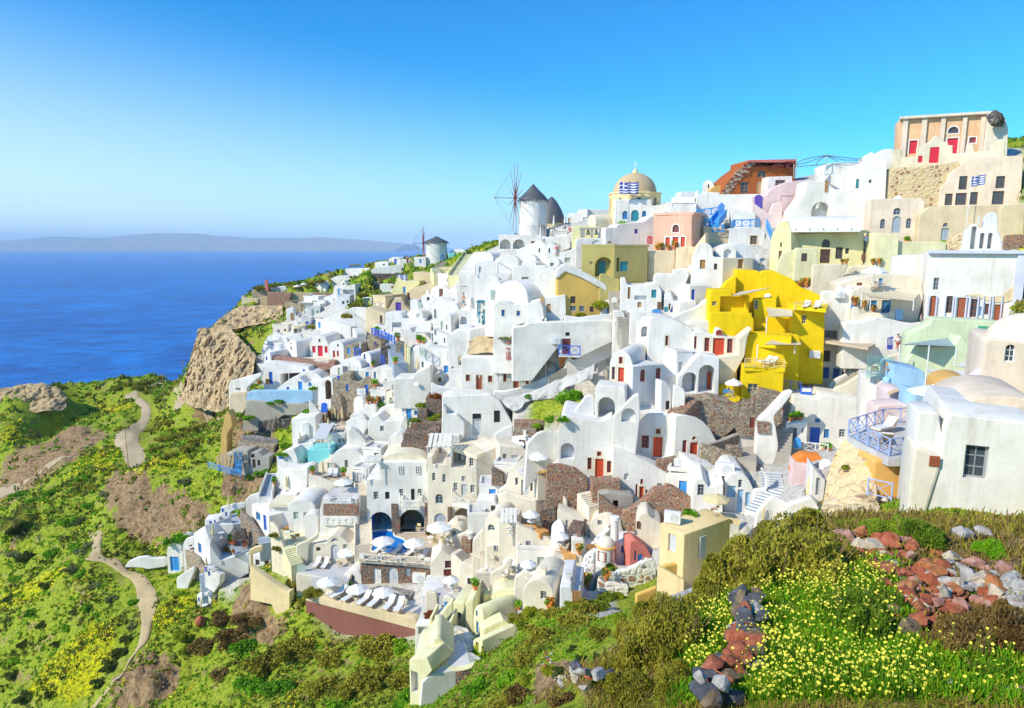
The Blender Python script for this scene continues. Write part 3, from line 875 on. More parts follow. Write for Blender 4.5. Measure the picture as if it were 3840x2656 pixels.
def RAIL(label,pts,h=.95,m='railblue',post=1.2,style='x',group=None,name='railing',r=.028):
 ""
 q=[a if isinstance(a,Vector)else P(*a)for a in pts]
 r=max(r,q[0].y*(.0006 if style!='h' else.0004))
 root=empty(name,q[0]);tag(root,label,'railing',group)
 rail,lat=MB(),MB()
 up=Vector((0,0,h))
 for a,b in zip(q,q[1:]):
  a,b=a-q[0],b-q[0]
  n=max(1,round((b-a).length/post))
  rail.bar(a+up,b+up,r*1.3,6);rail.bar(a+up*.12,b+up*.12,r,5)
  for i in range(n):
   s,e=a.lerp(b,i/n),a.lerp(b,(i+1)/n)
   if style=='x':
    lat.bar(s+up*.12,e+up,r*.7,4);lat.bar(s+up,e+up*.12,r*.7,4)
   elif style=='v':
    for k in range(1,7):lat.bar(s.lerp(e,k/7)+up*.12,s.lerp(e,k/7)+up,r*.5,4)
   else:
    for k in(.35,.6,.8):lat.bar(s+up*k,e+up*k,r*.8,4)
 rail.build('rail',m,root);lat.build('lattice',m,root)
 for a,b in zip(q,q[1:]):
  n=max(1,round((b-a).length/post))
  for i in range(n+1):
   if i==n and b is not q[-1]:continue
   pb=MB();pb.bar((0,0,0),up*1.04,r*1.5,6)
   ob=pb.build('post',m,root);ob.location=a.lerp(b,i/n)-q[0]
 return root
def LOFT(name,rows,nu=40,nv=24,m='tan',rough=.6,ns=.35,label=None,cat=None,kind=None,smooth=60,th=None):
 ""
 net=[[P(*a)for a in r_]for r_ in rows]
 o=net[0][0].copy()
 def at(cs,t):
  k=len(cs)-1;i=min(int(t*k),k-1);f=t*k-i
  p0,p1,p2,p3=cs[max(0,i-1)],cs[i],cs[i+1],cs[min(k,i+2)]
  return p1*(0.5*(2-5*f*f+3*f**3))+p2*(0.5*(f+4*f*f-3*f**3))+p0*(0.5*(-f+2*f*f-f**3))+p3*(0.5*(f**3-f*f))
 vs,fs=[],[]
 for j in range(nv+1):
  row=[at([r_[i]for r_ in net],j/nv)if len(net)>1 else net[0][i]for i in range(len(net[0]))]
  for i in range(nu+1):
   p=at(row,i/nu)
   e=min(1,4*min(j/nv,1-j/nv)+.25)
   q=p*ns
   d=noise.fractal(q,.8,2.1,5)*rough+abs(noise.noise(q*2.3))*rough*.8
   dr=p.normalized()
   vs.append(p-dr*d*e+Vector((0,0,noise.noise(q*1.7+Vector((9,3,1)))*rough*.5))-o)
 k=nu+1
 for j in range(nv):
  for i in range(nu):fs.append((j*k+i,(j+1)*k+i,(j+1)*k+i+1,j*k+i+1))
 mb=MB();mb.add(vs,fs)
 ob=mb.build(name,m,smooth=smooth,loc=o)
 return tag(ob,label,cat,None,kind)
def PATH(name,pts,m,lift=.06,n=6,kind='structure'):
 ""
 Lp=catmull([ground(a[0],a[1])for a in pts],n);Rp=catmull([ground(a[2],a[3])for a in pts],n)
 vs,fs=[],[]
 o=Lp[0].copy();W_=6
 for a,b in zip(Lp,Rp):
  for j in range(W_+1):
   p=a.lerp(b,j/W_)
   h_=bvh0.ray_cast(Vector((p.x,p.y,60)),Vector((0,0,-1)))
   z=h_[0].z if h_[0]else p.z
   vs.append(Vector((p.x,p.y,z+lift+(.05 if 0<j<W_ else-.1)))-o)
 k=W_+1
 for i in range(len(Lp)-1):
  for j in range(W_):fs.append((i*k+j,i*k+j+1,(i+1)*k+j+1,(i+1)*k+j))
 mb=MB();mb.add(vs,fs)
 return tag(mb.build(name,m,smooth=60,loc=o),kind=kind)
def text_mesh(t,size,m,parent):
 cu=bpy.data.curves.new('lettering','FONT');cu.body=t;cu.size=size;cu.extrude=.004;cu.align_x='CENTER'
 o=bpy.data.objects.new('lettering_curve',cu);COL.objects.link(o)
 me=bpy.data.meshes.new_from_object(o.evaluated_get(bpy.context.evaluated_depsgraph_get()))
 bpy.data.objects.remove(o)
 me.materials.clear();me.materials.append(M(m))
 return link(bpy.data.objects.new('lettering',me),parent)
def windmill(label,cx,yb,yt,halfw,Y,apex,hub,wheel,tail,ops):
 c=P(cx,yb,Y);top=P(cx,yt,Y);r=abs(P(cx+halfw,yb,Y).x-c.x);h=top.z-c.z
 root=empty('windmill',c);tag(root,label,'windmill')
 mb=MB();mb.lathe([(r,-2),(r*.99,0),(r*.93,h)],32);mb.build('tower','white',root,smooth=40)
 ha=P(cx,apex,Y).z-c.z;rb=MB();rr=random.Random(3)
 k=40;prof=[(r*1.05,h-.25),(r*1.0,h+.02),(r*.72,h+(ha-h)*.30),(r*.40,h+(ha-h)*.58),(r*.14,h+(ha-h)*.84),(0.02,ha)]
 rb.lathe(prof,k);
 for i in range(150):
  t=rr.random()*6.283;q=rr.random()*.85;j=q*4.9;a=int(j);f=j-a
  pr=prof[a][0]*(1-f)+prof[a+1][0]*f;pz=prof[a][1]*(1-f)+prof[a+1][1]*f
  rb.bar((pr*math.cos(t),pr*math.sin(t),pz+.02),(pr*1.1*math.cos(t+.05),pr*1.1*math.sin(t+.05),pz-.5),.05,4)
 rb.build('thatched_roof','darkgrey',root,smooth=50)
 H=P(hub[0],hub[1],Y-.5)-c
 ax=Vector((-math.cos(R(tail)),-math.sin(R(tail)),0));side=Vector((-ax.y,ax.x,0));up=Vector((0,0,1))
 sb=MB();sb.bar(Vector((0,0,H.z)),H+ax*wheel*.62,.11,8,.05);sb.build('axle','wine',root)
 sb=MB();sb.bar(H-ax*.25,H+ax*.3,.34,10);sb.build('hub','wine',root)
 for i in range(12):
  t=2*math.pi*(i+.3)/12
  d=side*math.cos(t)+up*math.sin(t)
  ob=MB();ob.bar(H+d*.2,H+d*wheel*.45,.10,5,.08,0);ob.bar(H+d*wheel*.42,H+d*wheel,.065,5,.04,1)
  ob.build('sail_spar',['wine','redwood'],root)
 rope=MB()
 for i in range(12):
  t=2*math.pi*(i+.3)/12;t2=2*math.pi*(i+1.3)/12
  d=side*math.cos(t)+up*math.sin(t);d2=side*math.cos(t2)+up*math.sin(t2)
  rope.bar(H+d*wheel,H+ax*wheel*.62,.012,3)
 rope.build('rigging','rope',root)
 for kind,col,x0,y0,x1,y1 in ops:
  d0=P((x0+x1)/2,(y0+y1)/2,Y)-c
  a=math.asin(max(-.95,min(.95,d0.x/r)))
  hgt_=P(x0,y0,Y).z-P(x0,y1,Y).z;wd=abs(P(x1,y0,Y).x-P(x0,y0,Y).x)/math.cos(a)
  ob=fit_opening(root,None,kind,col,-wd/2,d0.z-hgt_/2,wd/2,d0.z+hgt_/2,.12)
  m_=Matrix.Rotation(a,4,'Z');rad_=r*(1-.06*max(0,d0.z)/h)
  m_.translation=Vector((math.sin(a)*rad_,-math.cos(a)*rad_,0));ob.matrix_local=m_
 return root
tile(1800,580,2.85)
windmill('tall white windmill with dark thatched cone and twelve bare spars',567,862,478,152,141,310,(378,465),7.0,12,[('d','greyblue',548,762,582,824),('A','wood',652,755,690,840),('w','brown',488,490,508,518),('w','brown',512,555,532,587)])
tile(1200,900,2.85)
windmill('smaller squat white windmill by the sea with red spars',1248,268,18,119,187,-42,(1105,35),4.6,14,[('A','blue',1304,160,1340,222),('w','brown',1320,65,1338,90)])
tile(1800,580,2.85)
def cone_hut():
 c=P(762,770,152);root=empty('cone_roofed_hut',c);tag(root,'round hut with a dark cone roof half hidden behind the tall windmill','hut')
 mb=MB();mb.lathe([(2.9,-2),(2.8,1.0)],24);mb.build('wall','sand',root,smooth=40)
 mb=MB();mb.lathe([(3.1,.8),(2.9,1.9),(2.2,3.6),(1.2,5.3),(.4,6.2),(.02,6.4)],24);mb.build('roof','darkgrey',root,smooth=50)
cone_hut()
B('flat roofed white house with grey roof tanks between windmill and domed church',rect(1145,585,760,1385,592,760),150,6,5,ops='d grey 1098 668 1140 750'.replace('1098','1160').replace('1140','1195'))
B('stepped white house with two pale doors left of the domed church','932 775 932 635 1040 622 1050 588 1150 582 1150 770',148,-18,5,ops='d palegrey 1100 668 1142 752;d tanwood 940 680 962 760')
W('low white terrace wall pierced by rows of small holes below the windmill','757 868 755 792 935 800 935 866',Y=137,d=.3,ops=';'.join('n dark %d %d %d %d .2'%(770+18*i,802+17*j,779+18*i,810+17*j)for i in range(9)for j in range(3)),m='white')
B('white arcaded house with two round arches under the tall windmill','200 1012 200 856 480 856 600 858 722 880 722 1000',138,-4,3.0,ops='N white 212 905 326 1008 1.6;N white 352 905 478 1008 1.6;w wood 545 925 586 952')
def domed_church():
 c=P(1645,700,121);k=2560/121*2.85
 root=empty('domed_church',c);tag(root,'big sand coloured church dome on a yellow octagonal drum','church')
 r=258/k*1.0;z0=0;zt=P(1645,415,121).z-c.z
 mb=MB();mb.lathe([(r*1.06,-4),(r*1.06,zt-.25),(r*1.1,zt-.2),(r*1.1,zt),(0.01,zt+.02)],8,a0=R(22.5),a1=R(382.5));mb.build('drum','butter',root,smooth=20)
 R0=224/k*1.0;hh=208/k
 mb=MB();mb.lathe([(R0*1.02,zt-.05)]+[(R0*math.cos(t*math.pi/28),zt+hh*math.sin(t*math.pi/28))for t in range(14)]+[(.02,zt+hh)],40);dm=mb.build('dome','tan',root,smooth=60)
 mb=MB();mb.lathe([(.5,zt+hh-.15),(.42,zt+hh+.35),(.18,zt+hh+.6),(.12,zt+hh+.7),(.01,zt+hh+.75)],12);lt=mb.build('lantern','butter',dm,smooth=50)
 mb=MB();z=zt+hh+.7;mb.box(-.05,-.05,z,.05,.05,z+1.2);mb.box(-.35,-.045,z+.7,.35,.045,z+.82);mb.build('cross','whitecanvas',dm)
 for a in range(8):
  t=R(45*a)
  ob=fit_opening(root,None,'a','tanwood',-.35,zt-3.4,.35,zt-.9,.02)
  rr=r*1.06*math.cos(R(22.5));m_=Matrix.Rotation(t+math.pi/2,4,'Z');m_.translation=Vector((rr*math.cos(t),rr*math.sin(t),0));ob.matrix_local=m_
domed_church()
B('white house with teal door and arched windows in front of the big dome','1425 780 1450 478 1842 478 1846 545 2042 520 2042 800',116.5,-2,4,ops='A teal 1615 592 1698 710;a azure 1522 602 1578 690;a azure 1732 600 1778 690',r=.2)
B('small cream barrel vault between the bells and the domed church',vault(1150,1235,770,780,705,642),118,-58,4.0,'cream',rf=.1)
B('cream yellow bell tower block with a flat roof left of the dome','972 1005 985 765 1130 758 1340 782 1342 900',115,-8,4,'paleyellow')
def belfry():
 c=P(1200,895,112.6);root=empty('belfry',c);tag(root,'weathered stone bell frame with two green bells on the cream block','belfry')
 q=lambda x,y:P(x,y,112.6)-c
 for a,b in((1072,1120),(1183,1210),(1282,1334)):
  A,Bq=q(a,890),q(b,800);mb=MB();mb.box(A.x,-.25,A.z,Bq.x,.25,Bq.z);mb.build('pillar','concrete',root)
 mb=MB();A,Bq=q(1066,800),q(1338,790);mb.box(A.x,-.3,A.z,Bq.x,.3,Bq.z+.1);mb.build('lintel','concrete',root)
 for x in(1155,1243):
  A=q(x,850);mb=MB();mb.lathe([(.36,A.z-.12),(.30,A.z+.05),(.2,A.z+.5),(.14,A.z+.8),(.03,A.z+.95),(.03,A.z+1.6)],14,(A.x,0,0));mb.build('bell','bronze',root,smooth=50)
belfry()
W('long pale blue shaded white wall with one small purple window','1340 985 1340 780 1458 776 1462 755 1492 740 1760 716 1815 665 1900 640 1990 600 2075 640 2075 1000',112,14,3.5,ops='b purple 1650 795 1688 845;b tanwood 1370 925 1406 950',name='house',cat='house')
W('low white wall with a shallow arch below the two bells','1022 1000 1025 905 1080 896 1338 896 1338 985',Y=111,yaw=4,d=.5,ops='N cool 1190 915 1300 985 .12')
B('stepped white house with a satellite dish high left of the orange ruin','2045 660 2045 458 2120 452 2300 455 2300 660',116,-14,5)
B('grey blue roofed white house on the skyline right of the dome','2110 460 2145 396 2300 398 2320 460',121,0,4,'cool')
tile(2500,580,2.85)
B('salmon pink house with orange border, fanlight and three red openings',rect(-140,660,1000,272,640,1000),104,-30,7.5,'pink',ops='a+ red 62 748 132 832;d+ red 62 880 125 990;d+ red -14 884 34 985;d+ red 150 880 196 985',roof=.35)
tile(1800,580,2.85)
B('olive yellow house with a deep arched porch and teal door',rect(1088,982,1320,1432,985,1300),100.5,-12,5,'olive',ops='N olive 1228 1095 1415 1305 1.3;b tanwood 1175 1145 1200 1172',roof=.3)
B('shaded olive wing with teal shutters beside the arched porch',rect(1433,985,1330,1797,985,1330),100,12,4,'oliveshade',ops='N olivedark 1458 1100 1492 1250 .5;b teal 1492 1143 1582 1246',roof=.3)  # darker copy of the olive plaster, the wing's shade put into its colour
def porch_door():
 c=P(1302,1312,101.6);ob=empty('porch_door',c);tag(ob,'teal plank door at the back of the olive arched porch','door')
 mb=MB();k=P(1335,1312,101.6).x-c.x;h=P(1302,1140,101.6).z-c.z
 mb.box(-k,-.06,0,k,0,h);mb.build('panel','teal',ob)
 mb=MB();mb.box(-k,-.1,0,-k+.1,-.062,h);mb.box(k-.1,-.1,0,k,-.062,h);mb.box(-k+.1,-.1,h-.1,k-.1,-.062,h);mb.build('frame','teal',ob)
porch_door()
W('low olive wall with a rounded end beside the stone steps','1278 1400 1280 1278 1340 1270 1395 1320 1500 1330 1480 1450',Y=97.6,yaw=5,d=.6,m='olive')
B('plain tan wall house with flat top right of the olive wing',rect(1797,1030,1330,2085,1025,1300),101,-8,4,'sand')
tile(2500,580,2.85)
B('tan retaining block under the salmon house','80 1290 98 995 300 985 420 830 420 1000 270 1240',100,-22,4,'sand')
W('red topped terrace parapet with potted plants in front of the salmon house','-160 1060 -160 1020 165 1030 165 985 275 965 275 1000',Y=102,yaw=-20,d=.5,m='sand')
B('roofless orange house with a broken stone gable and arched window','605 425 650 290 760 190 862 120 868 62 1380 50 1380 425',119,6,7,'rust',rf=.05,r=.08,ops='a tanwood 968 168 1070 245;d tanwood 960 278 1072 415;w wood 790 290 880 415',name='ruined_house')
def ruin_stones():
 Yr=PA(990,425,119).y-.35;c=P(760,420,Yr);ob=empty('broken_wall_edge',c);tag(ob,'crumbling rubble edge and lava band on the orange ruin','rubble')
 rr=random.Random(5);a,b=MB(),MB()
 for i in range(260):
  t=rr.random();x=600+t*270+rr.uniform(-12,70);y=420-(420-90)*t**.75+rr.uniform(-10,25)
  p=P(x,y,Yr)-c;s=rr.uniform(.1,.28)
  (a if rr.random()<.6 else b).box(p.x-s,-s,p.z-s*.6,p.x+s,s,p.z+s*.6)
 for i in range(330):
  x=rr.uniform(865,1375);y=rr.gauss(98,13)+(25 if x>1250 and rr.random()<.4 else 0)
  p=P(x,y,Yr)-c;s=rr.uniform(.08,.22)
  b.box(p.x-s,-.10,p.z-s*.5,p.x+s,.3,p.z+s*.5)
 a.build('tan_rubble','tanstone',ob);b.build('lava_rubble','wine',ob)
ruin_stones()
W('dark red coping course along the top of the orange ruin','862 80 864 58 1382 48 1382 72',Y=118.3,yaw=6,d=.5,m='dustyred',fnd=0,r=.04,rf=.02)
B('white annexe with brown shutters against the orange ruin',rect(1082,238,425,1345,230,425),116.5,2,3,ops='w tanwood 1160 270 1270 350')
B('small white vaulted chapel with one slit window left of the ruin',vault(385,505,420,420,330,275),123,-24,6,ops='w brown 440 318 456 362')
B('tan stone fragment beside the little skyline chapel','445 425 470 370 530 330 610 335 610 425',121,0,2,'ochre')
W('white battlemented terrace wall below the orange ruin','312 640 318 385 345 385 350 420 385 420 392 400 560 405 575 425 680 425 1040 420 1040 520 700 570',115,-8,3,name='terrace_wall',cat='wall')
tile(2500,580,2.85)
B('white cube house with a red chimney step left of the blue stair',rect(-5,510,640,320,510,650),113,-14,4,ops='n cool 60 520 310 560 .1')
B('rose pink house with curved ramp and a dark purple doorway','905 690 908 445 1050 445 1130 360 1290 290 1480 270 1480 690',111,-6,6,'rose',ops='A purple 938 432 1018 600;n rose 1215 440 1355 620 .1')
W('pink curved stair wall stepping down beside the purple doorway','905 690 910 500 990 560 1060 610 1095 640 1140 520 1240 500 1240 800 1110 790',Y=109.5,yaw=-4,d=.8,m='palepink',rf=.5)
B('white vaulted house behind the blue railing terrace','685 760 688 600 720 585 930 600 950 640 950 760',109,-10,5,ops='d blue 645 705 682 770'.replace('645','700').replace('682','735'))
B('white house with a wood framed window under the blue railing','665 960 668 790 1000 775 1050 830 1075 960',106,-6,5,ops='w+ wood 892 866 968 960')
B('tan stone stub wall below the blue stair landing',rect(402,760,945,660,800,945),106.5,4,3,'sand')
B('tall white cube house with a teal door and a stair wall','1700 330 1702 100 1820 85 2095 80 2100 370 2100 470',108,-8,6,ops='d teal 2022 262 2072 362')
B('white cube tower house with one tiny square window',rect(2100,80,470,2300,70,475),106,-10,6,ops='w palegrey 2158 268 2190 306')
B('white house with curved buttress and recessed green door','1240 705 1350 600 1430 500 1480 420 1500 280 1700 290 1800 370 1810 700',104.5,-6,5,ops='N white 1548 505 1740 690 1.3;d wood 1690 280 1722 400')
W('white wall with a gooseneck pipe below the tall cube house','1745 705 1800 370 2100 372 2100 470 2290 480 2150 800',103,-8,2.5,rf=.3)
B('white vault with a pale gable left of the battlements','2130 60 2150 20 2210 -10 2260 10 2290 60',108,-8,4)
STAIR('white outside steps climbing to the roof of the tall cube house',(1575,400),(1700,230),1.2,11,'white',105,107,side='white',sides=(1,0))
B('pale yellow house with long white barrel roof and brown doors',[(1090,1060),(1120,860),(1200,730),(1250,702)]+[(1300,740),(1330,830),(1330,1200),(1250,1300)],97,-48,13,'paleyellow',rf=.5,ops='d brown 1195 1028 1228 1155;w brown 1212 938 1230 990')
B('pale yellow front wall with arched fanlight and creeper',rect(1385,845,1250,2112,832,1210),96,-14,5,'paleyellow',ops='a darkwood 1660 905 1745 992;d darkwood 1640 1012 1745 1160;w brown 1805 990 1882 1115;w brown 1908 1002 1948 1060;b brown 2082 1062 2115 1130',roof=.3)
def barrel_cap():
 c=P(1330,838,96);e=P(2070,832,93);f=e-c;L=f.length;yaw=math.atan2(f.y,f.x)
 root=empty('barrel_roof',c,yaw);tag(root,'long white barrel vault roof over the pale yellow house','roof')
 mb=MB();n=14;vs=[]
 for x in(-.4,L):
  for i in range(n+1):
   t=math.pi*i/n;vs.append((x,2.4-2.6*math.cos(t),2.2*math.sin(t)+.1))
 mb.add(vs,[(i,n+1+i,n+2+i,i+1)for i in range(n)]+[tuple(range(n+1)),tuple(range(n+1,2*n+2))[::-1]])
 mb.build('vault','cool',root,smooth=50)
 mb=MB()
 for i in range(5):mb.bar((L*(i+.3)/5,-.35,.55),(L*(i+.3)/5,.3,.7),.09,6)
 mb.build('rain_spouts','white',root)
barrel_cap()
W('cream garden wall with a small framed niche below the yellow house','1350 1320 1385 1000 1400 996 1610 1000 1615 1180 1560 1330',93,-10,1.2,'lemon',ops='w brown 1440 1055 1502 1142')
W('cream terrace wall rounded at its right end','1555 1430 1562 1185 1600 1175 1930 1170 1945 1190 1880 1330 1820 1400 1790 1440',Y=91,yaw=-6,d=.6,m='cream')
W('pale cream sweeping wall rising to the right of the terrace','1790 1430 1880 1330 1945 1215 1990 1190 2290 1180 2300 1330',92,-10,1.5,'cream')
W('yellow outdoor stair wall at the left of the yellow house','1160 1250 1180 1200 1250 1040 1370 1020 1390 1000 1360 1310',94.5,-10,1,'lemon')
tile(3140,380,2.85)
B('peach mansion with pale pilasters, red doors and broken right corner',rect(675,182,590,1600,118,590),104,-22,6,'peach',fnd=6,rf=.05,ops='d+ crimson 768 420 852 560;d+ crimson 1170 395 1285 560;w+ crimson 1410 385 1482 445;a+ wine 1185 272 1296 342',name='mansion',cat='mansion')
def pilasters():
 c=P(1140,590,103.7);fr=Fr(c,-22)
 root=empty('pilaster_trim',c,R(-22));tag(root,'four pale pilaster strips and cornice on the peach mansion','trim')
 for x0,x1 in((706,762),(908,966),(1112,1162),(1345,1392),(1540,1590)):
  a,zt=fr.loc(x0,170);b,_=fr.loc(x1,170)
  mb=MB();mb.box(a,-.05,-.5,b,.02,zt);mb.build('pilaster','blush',root)
 mb=MB();a,z=fr.loc(680,184);b,z2=fr.loc(1640,120);zt=max(z,z2);mb.box(a-.2,-.4,zt-.2,b,.2,zt+.15);mb.build('cornice','warm',root)
pilasters()
W('broken dark rubble corner of the peach mansion against the sky','1555 580 1600 240 1610 170 1650 115 1700 100 1760 125 1800 190 1830 300 1830 590',101,-20,3,'warm',rf=.3,name='ruined_corner',cat='ruin')
LOFT('exposed_rubble',[[(1600,180,100.4),(1650,112,100.4),(1710,100,100.2),(1770,130,100)],[(1610,215,100.3),(1660,190,100),(1720,190,99.8),(1790,190,99.8)],[(1640,255,100.2),(1680,270,100),(1730,280,100),(1780,280,100)]],26,20,'darkstone',.5,.8,'dark exposed rubble core in the broken mansion corner','rubble',None)
W('cream forecourt wall with iron grilles and red plaque by the mansion','590 720 600 520 690 515 690 600 850 590 852 500 925 490 930 450 980 440 1060 358 1125 430 1180 430 1190 470 1235 470 1235 560 1405 545 1410 455 1465 445 1465 540 1645 525 1648 430 1800 420 1800 590',Y=100,yaw=-17,d=.7,m='cream',rf=.05,ops='d crimson 985 490 1085 660;b crimson 862 583 910 655',name='forecourt_wall')
B('small white gabled roof hut with a flat chimney left of the mansion','300 620 302 595 370 540 412 580 480 520 560 505 600 520 600 640',105,-14,4,'white')
B('white cube house with tiny window at the foot of the mansion rubble wall',rect(278,645,1035,535,610,925),100,-26,5,ops='w palegrey 335 838 368 876')
W('rubble stone retaining wall of tan and red stones below the mansion','520 1010 545 715 640 710 900 690 1310 640 1330 700 1200 800 1150 900 1100 1000',99,-14,2.5,'rubble',r=.3,rf=.5)
B('blush coloured house with rows of tall brown windows','1090 1120 1095 930 1150 880 1200 770 1330 680 1420 600 1990 580 1990 1110',96,-22,6,'blush',rf=.5,fnd=6,ops='w brown 1300 800 1388 945;w brown 1695 800 1790 930;w brown 1150 988 1230 1112;w brown 1262 980 1380 1110;w brown 1418 970 1500 1106;w brown 1655 960 1780 1104')
B('blush house with arched blue door and two small arched windows','330 1420 355 1045 900 1035 940 1080 930 1200 870 1400',96.5,-16,5,'blush',fnd=5,ops='A greyblue 585 1228 680 1405;a greyblue 600 1140 678 1215;a greyblue 458 1258 512 1362;a greyblue 735 1250 790 1360')
B('sand coloured house with slim arched door behind the flagpole','860 1490 880 1220 1000 1120 1760 1110 1750 1250 1560 1400 1350 1500',93,-18,5,'sand',fnd=5,rf=.5,ops='d greyblue 1108 1358 1190 1480;a greyblue 1130 1300 1182 1345')
W('rubble patch of tan stones left of the white bell gable','1160 1585 1165 1510 1290 1425 1360 1390 1360 1585',90,-20,1,'rubble',r=.2)
W('tan plastered wall with a small round hole behind the bell gable','1730 1480 1740 1140 1780 1110 2010 1080 2010 1480',88,-22,2,'sand')
W('strip of red rubble under the tan wall behind the bells','1790 1550 1800 1430 2010 1420 2010 1560',85,-22,1,'redstone')
W('cream parapet with terracotta pots below the blush houses','395 1600 460 1452 650 1452 665 1500 1170 1500 1170 1590',Y=91,yaw=-12,d=.8,m='lemon')
tile(2900,860,2.418)
B('tall cream stepped block right of the yellow creeper wall','905 330 915 30 1140 50 1140 330',91,-14,4,'lemon')
B('wide blue edged white house with red grille doors and peeling plaster','1360 800 1395 500 1412 215 2250 215 2190 800',76,-26,8,'white',fnd=6,rf=.05,at=(1780,830),ops='d redwood 1420 605 1482 795;w lavender 1452 440 1502 552;w redwood 1568 605 1632 760;d redwood 1668 620 1752 830;w redwood 1790 632 1858 798;b lightblue 1868 702 1900 785;w redwood 1918 675 1968 775;d redwood 2000 682 2076 860'.replace('lavender','palegrey'))
def blue_edges():
 c=P(1780,830,75.8);fr=Fr(c,-26);root=empty('blue_edge_paint',c,R(-26));tag(root,'pale blue cornice and corner bands on the wide white house','trim')
 a,zt=fr.loc(1408,190);b,_=fr.loc(2262,205)
 mb=MB();mb.box(a,-.3,zt-.35,b+.4,.3,zt);mb.build('cornice','lavender',root)
 x,z=fr.loc(2240,230);mb=MB();mb.box(x-.2,-.08,-1,x+.6,.2,zt-.36);mb.build('corner_band','lavender',root)
 for x0,x1 in((1408,1488),(1560,1640),(1655,1760),(1783,1866),(1905,1975),(1992,2082)):
  a,z=fr.loc(x0,600);b,_=fr.loc(x1,600);mb=MB();mb.box(a-.02,-.06,-.2,a+.1,-.02,z);mb.box(b-.1,-.06,-.2,b+.02,-.02,z);mb.build('jamb_band','lavender',root)
blue_edges()
W('tan patch of peeled plaster across the wide white house','1735 575 1850 585 1960 612 2080 600 2195 500 2190 640 2080 668 1960 655 1860 622 1760 600',75.9,-26,.06,'sand',at=(1780,830),fnd=0,rf=.2,r=.02,name='plaster_patch',cat='plaster patch')
tile(3140,380,2.85)
W('white three arched bell gable with a small cross on top','1310 1590 1350 1500 1368 1375 1412 1370 1430 1310 1500 1310 1510 1350 1560 1360 1565 1260 1600 1215 1640 1180 1700 1190 1722 1230 1722 1400 1760 1480 1800 1590',79,-24,1.3,'white',rf=.2,ops='N white 1425 1335 1482 1580 1.0;N white 1520 1405 1570 1575 1.0;N white 1605 1405 1655 1575 1.0;N white 1590 1215 1640 1365 1.0',name='bell_gable',cat='bell gable')
def small_cross(label,x,y,Y,h=.9):
 c=P(x,y,Y);mb=MB();mb.box(-.05,-.05,0,.05,.05,h);mb.box(-.25,-.045,h*.55,.25,.045,h*.55+.1)
 tag(mb.build('cross','whitecanvas',loc=c),label,'cross')
small_cross('small white cross on the left arch of the bell gable',1505,1310,79)
tile(2900,860,2.418)
B('white vaulted house with striped shutter behind the tan awning','590 560 598 495 760 440 950 415 1150 410 1280 420 1350 520 1360 720 1280 760',83,-12,5,'warm',rf=.6,ops='b redwood 755 485 806 548;d azure 955 445 990 520')
B('white terrace house with blue shutters under the tan awning','700 760 705 560 810 520 1340 555 1360 620 1270 740',80.5,-10,4,'warm',ops='w azure 862 645 940 735;w azure 982 642 1065 760;d azure 705 630 740 725')
W('white rounded terrace parapet with blue gate and flower pots','712 830 720 705 785 705 790 770 900 755 1040 770 1105 725 1112 820',Y=79,yaw=-8,d=.5,m='warm')
W('curved white wall notched like battlements by the awning','430 660 445 560 590 560 600 495 640 530 680 545 690 510 715 515 720 560 800 560 800 650 720 700',82,-10,1,'white')
B('white rock like chimney house above the striped shutter','1110 420 1130 260 1180 240 1250 230 1252 380',85,-14,3)
W('pale wall stepping between chimney house and the wide white house','1160 500 1165 375 1250 375 1255 235 1400 230 1390 560',84,-12,2,'white')
W('broad white retaining wall with a rounded left corner under the awning terrace','640 1010 640 850 780 840 1000 800 1200 850 1330 870 1440 850 1440 1010 1000 1040',77.5,-10,2.5,'white',rf=.6)
B('pale mint wall house with green name sign right of the stairs','1200 1110 1220 950 1430 860 1440 810 2080 840 2080 1120',68,-20,3,'mint',rf=.4)
def name_sign():
 c=P(2010,930,64.0);root=empty('name_sign',c,R(-20));tag(root,'small green sign with white lettering on the pale mint wall','sign')
 mb=MB();mb.box(-1.4,-.04,-.5,1.1,.0,.5);mb.build('board','signgreen',root)
 for i,t in enumerate(('YALOS','MEZZO','570')):
  o=text_mesh(t,.36,'whitecanvas',root);o.location=(-.15,-.045,.14-.3*i);o.rotation_euler=(math.pi/2,0,0)
name_sign()
B('pale mint lower house with open terrace bays under shade sails','1130 1260 1210 1200 1290 1060 1640 1060 1700 960 1830 1130 1830 1240 1600 1250',64,-16,3,'mint',rf=.3)
B('bright sky blue house beside the glass terrace','1085 1420 1090 1235 1370 1290 1380 1440 1320 1500',58,-14,4,'sky')
W('deep blue shaded wall end of the sky blue house','1040 1510 1045 1345 1100 1340 1115 1400 1085 1490',Y=58.5,yaw=30,d=.6,m='sky')
B('flat roofed white house with blue shutters and a brown roof deck','305 1290 330 1000 420 1005 880 1075 920 1040 985 980 1040 985 1050 1130 800 1250 560 1370',81.5,-16,5.5,'white',rf=.12,ops='w brown 455 1100 518 1202;w brown 783 1148 850 1235;d blue 448 1252 505 1355;w blue 540 1262 600 1360;w azure 622 1292 645 1330',at=(560,1390))
SL('roof_deck','340 1000 420 1004 860 1072 925 1040 520 985',Y=80.5,th=.3,m='clayfloor')
B('small white cube house with a blue door and terracotta roof deck',rect(148,1185,1420,300,1195,1420),81,-20,4.5,ops='w palegrey 182 1230 210 1262;d blue 240 1245 282 1385',sops='',roof=.12)
W('white stair parapet sweeping up to the right past the blue doors','480 1500 505 1430 560 1360 780 1260 960 1170 1020 1110 1030 1150 800 1290 620 1400 560 1480',Y=79,yaw=-8,d=.5,m='white')
W('tall grey white stair side wall below the glass terrace','545 1540 550 1440 640 1410 830 1290 1050 1150 1200 1110 1210 1200 830 1340 830 1540',Y=76,yaw=-8,d=.5,m='warm')
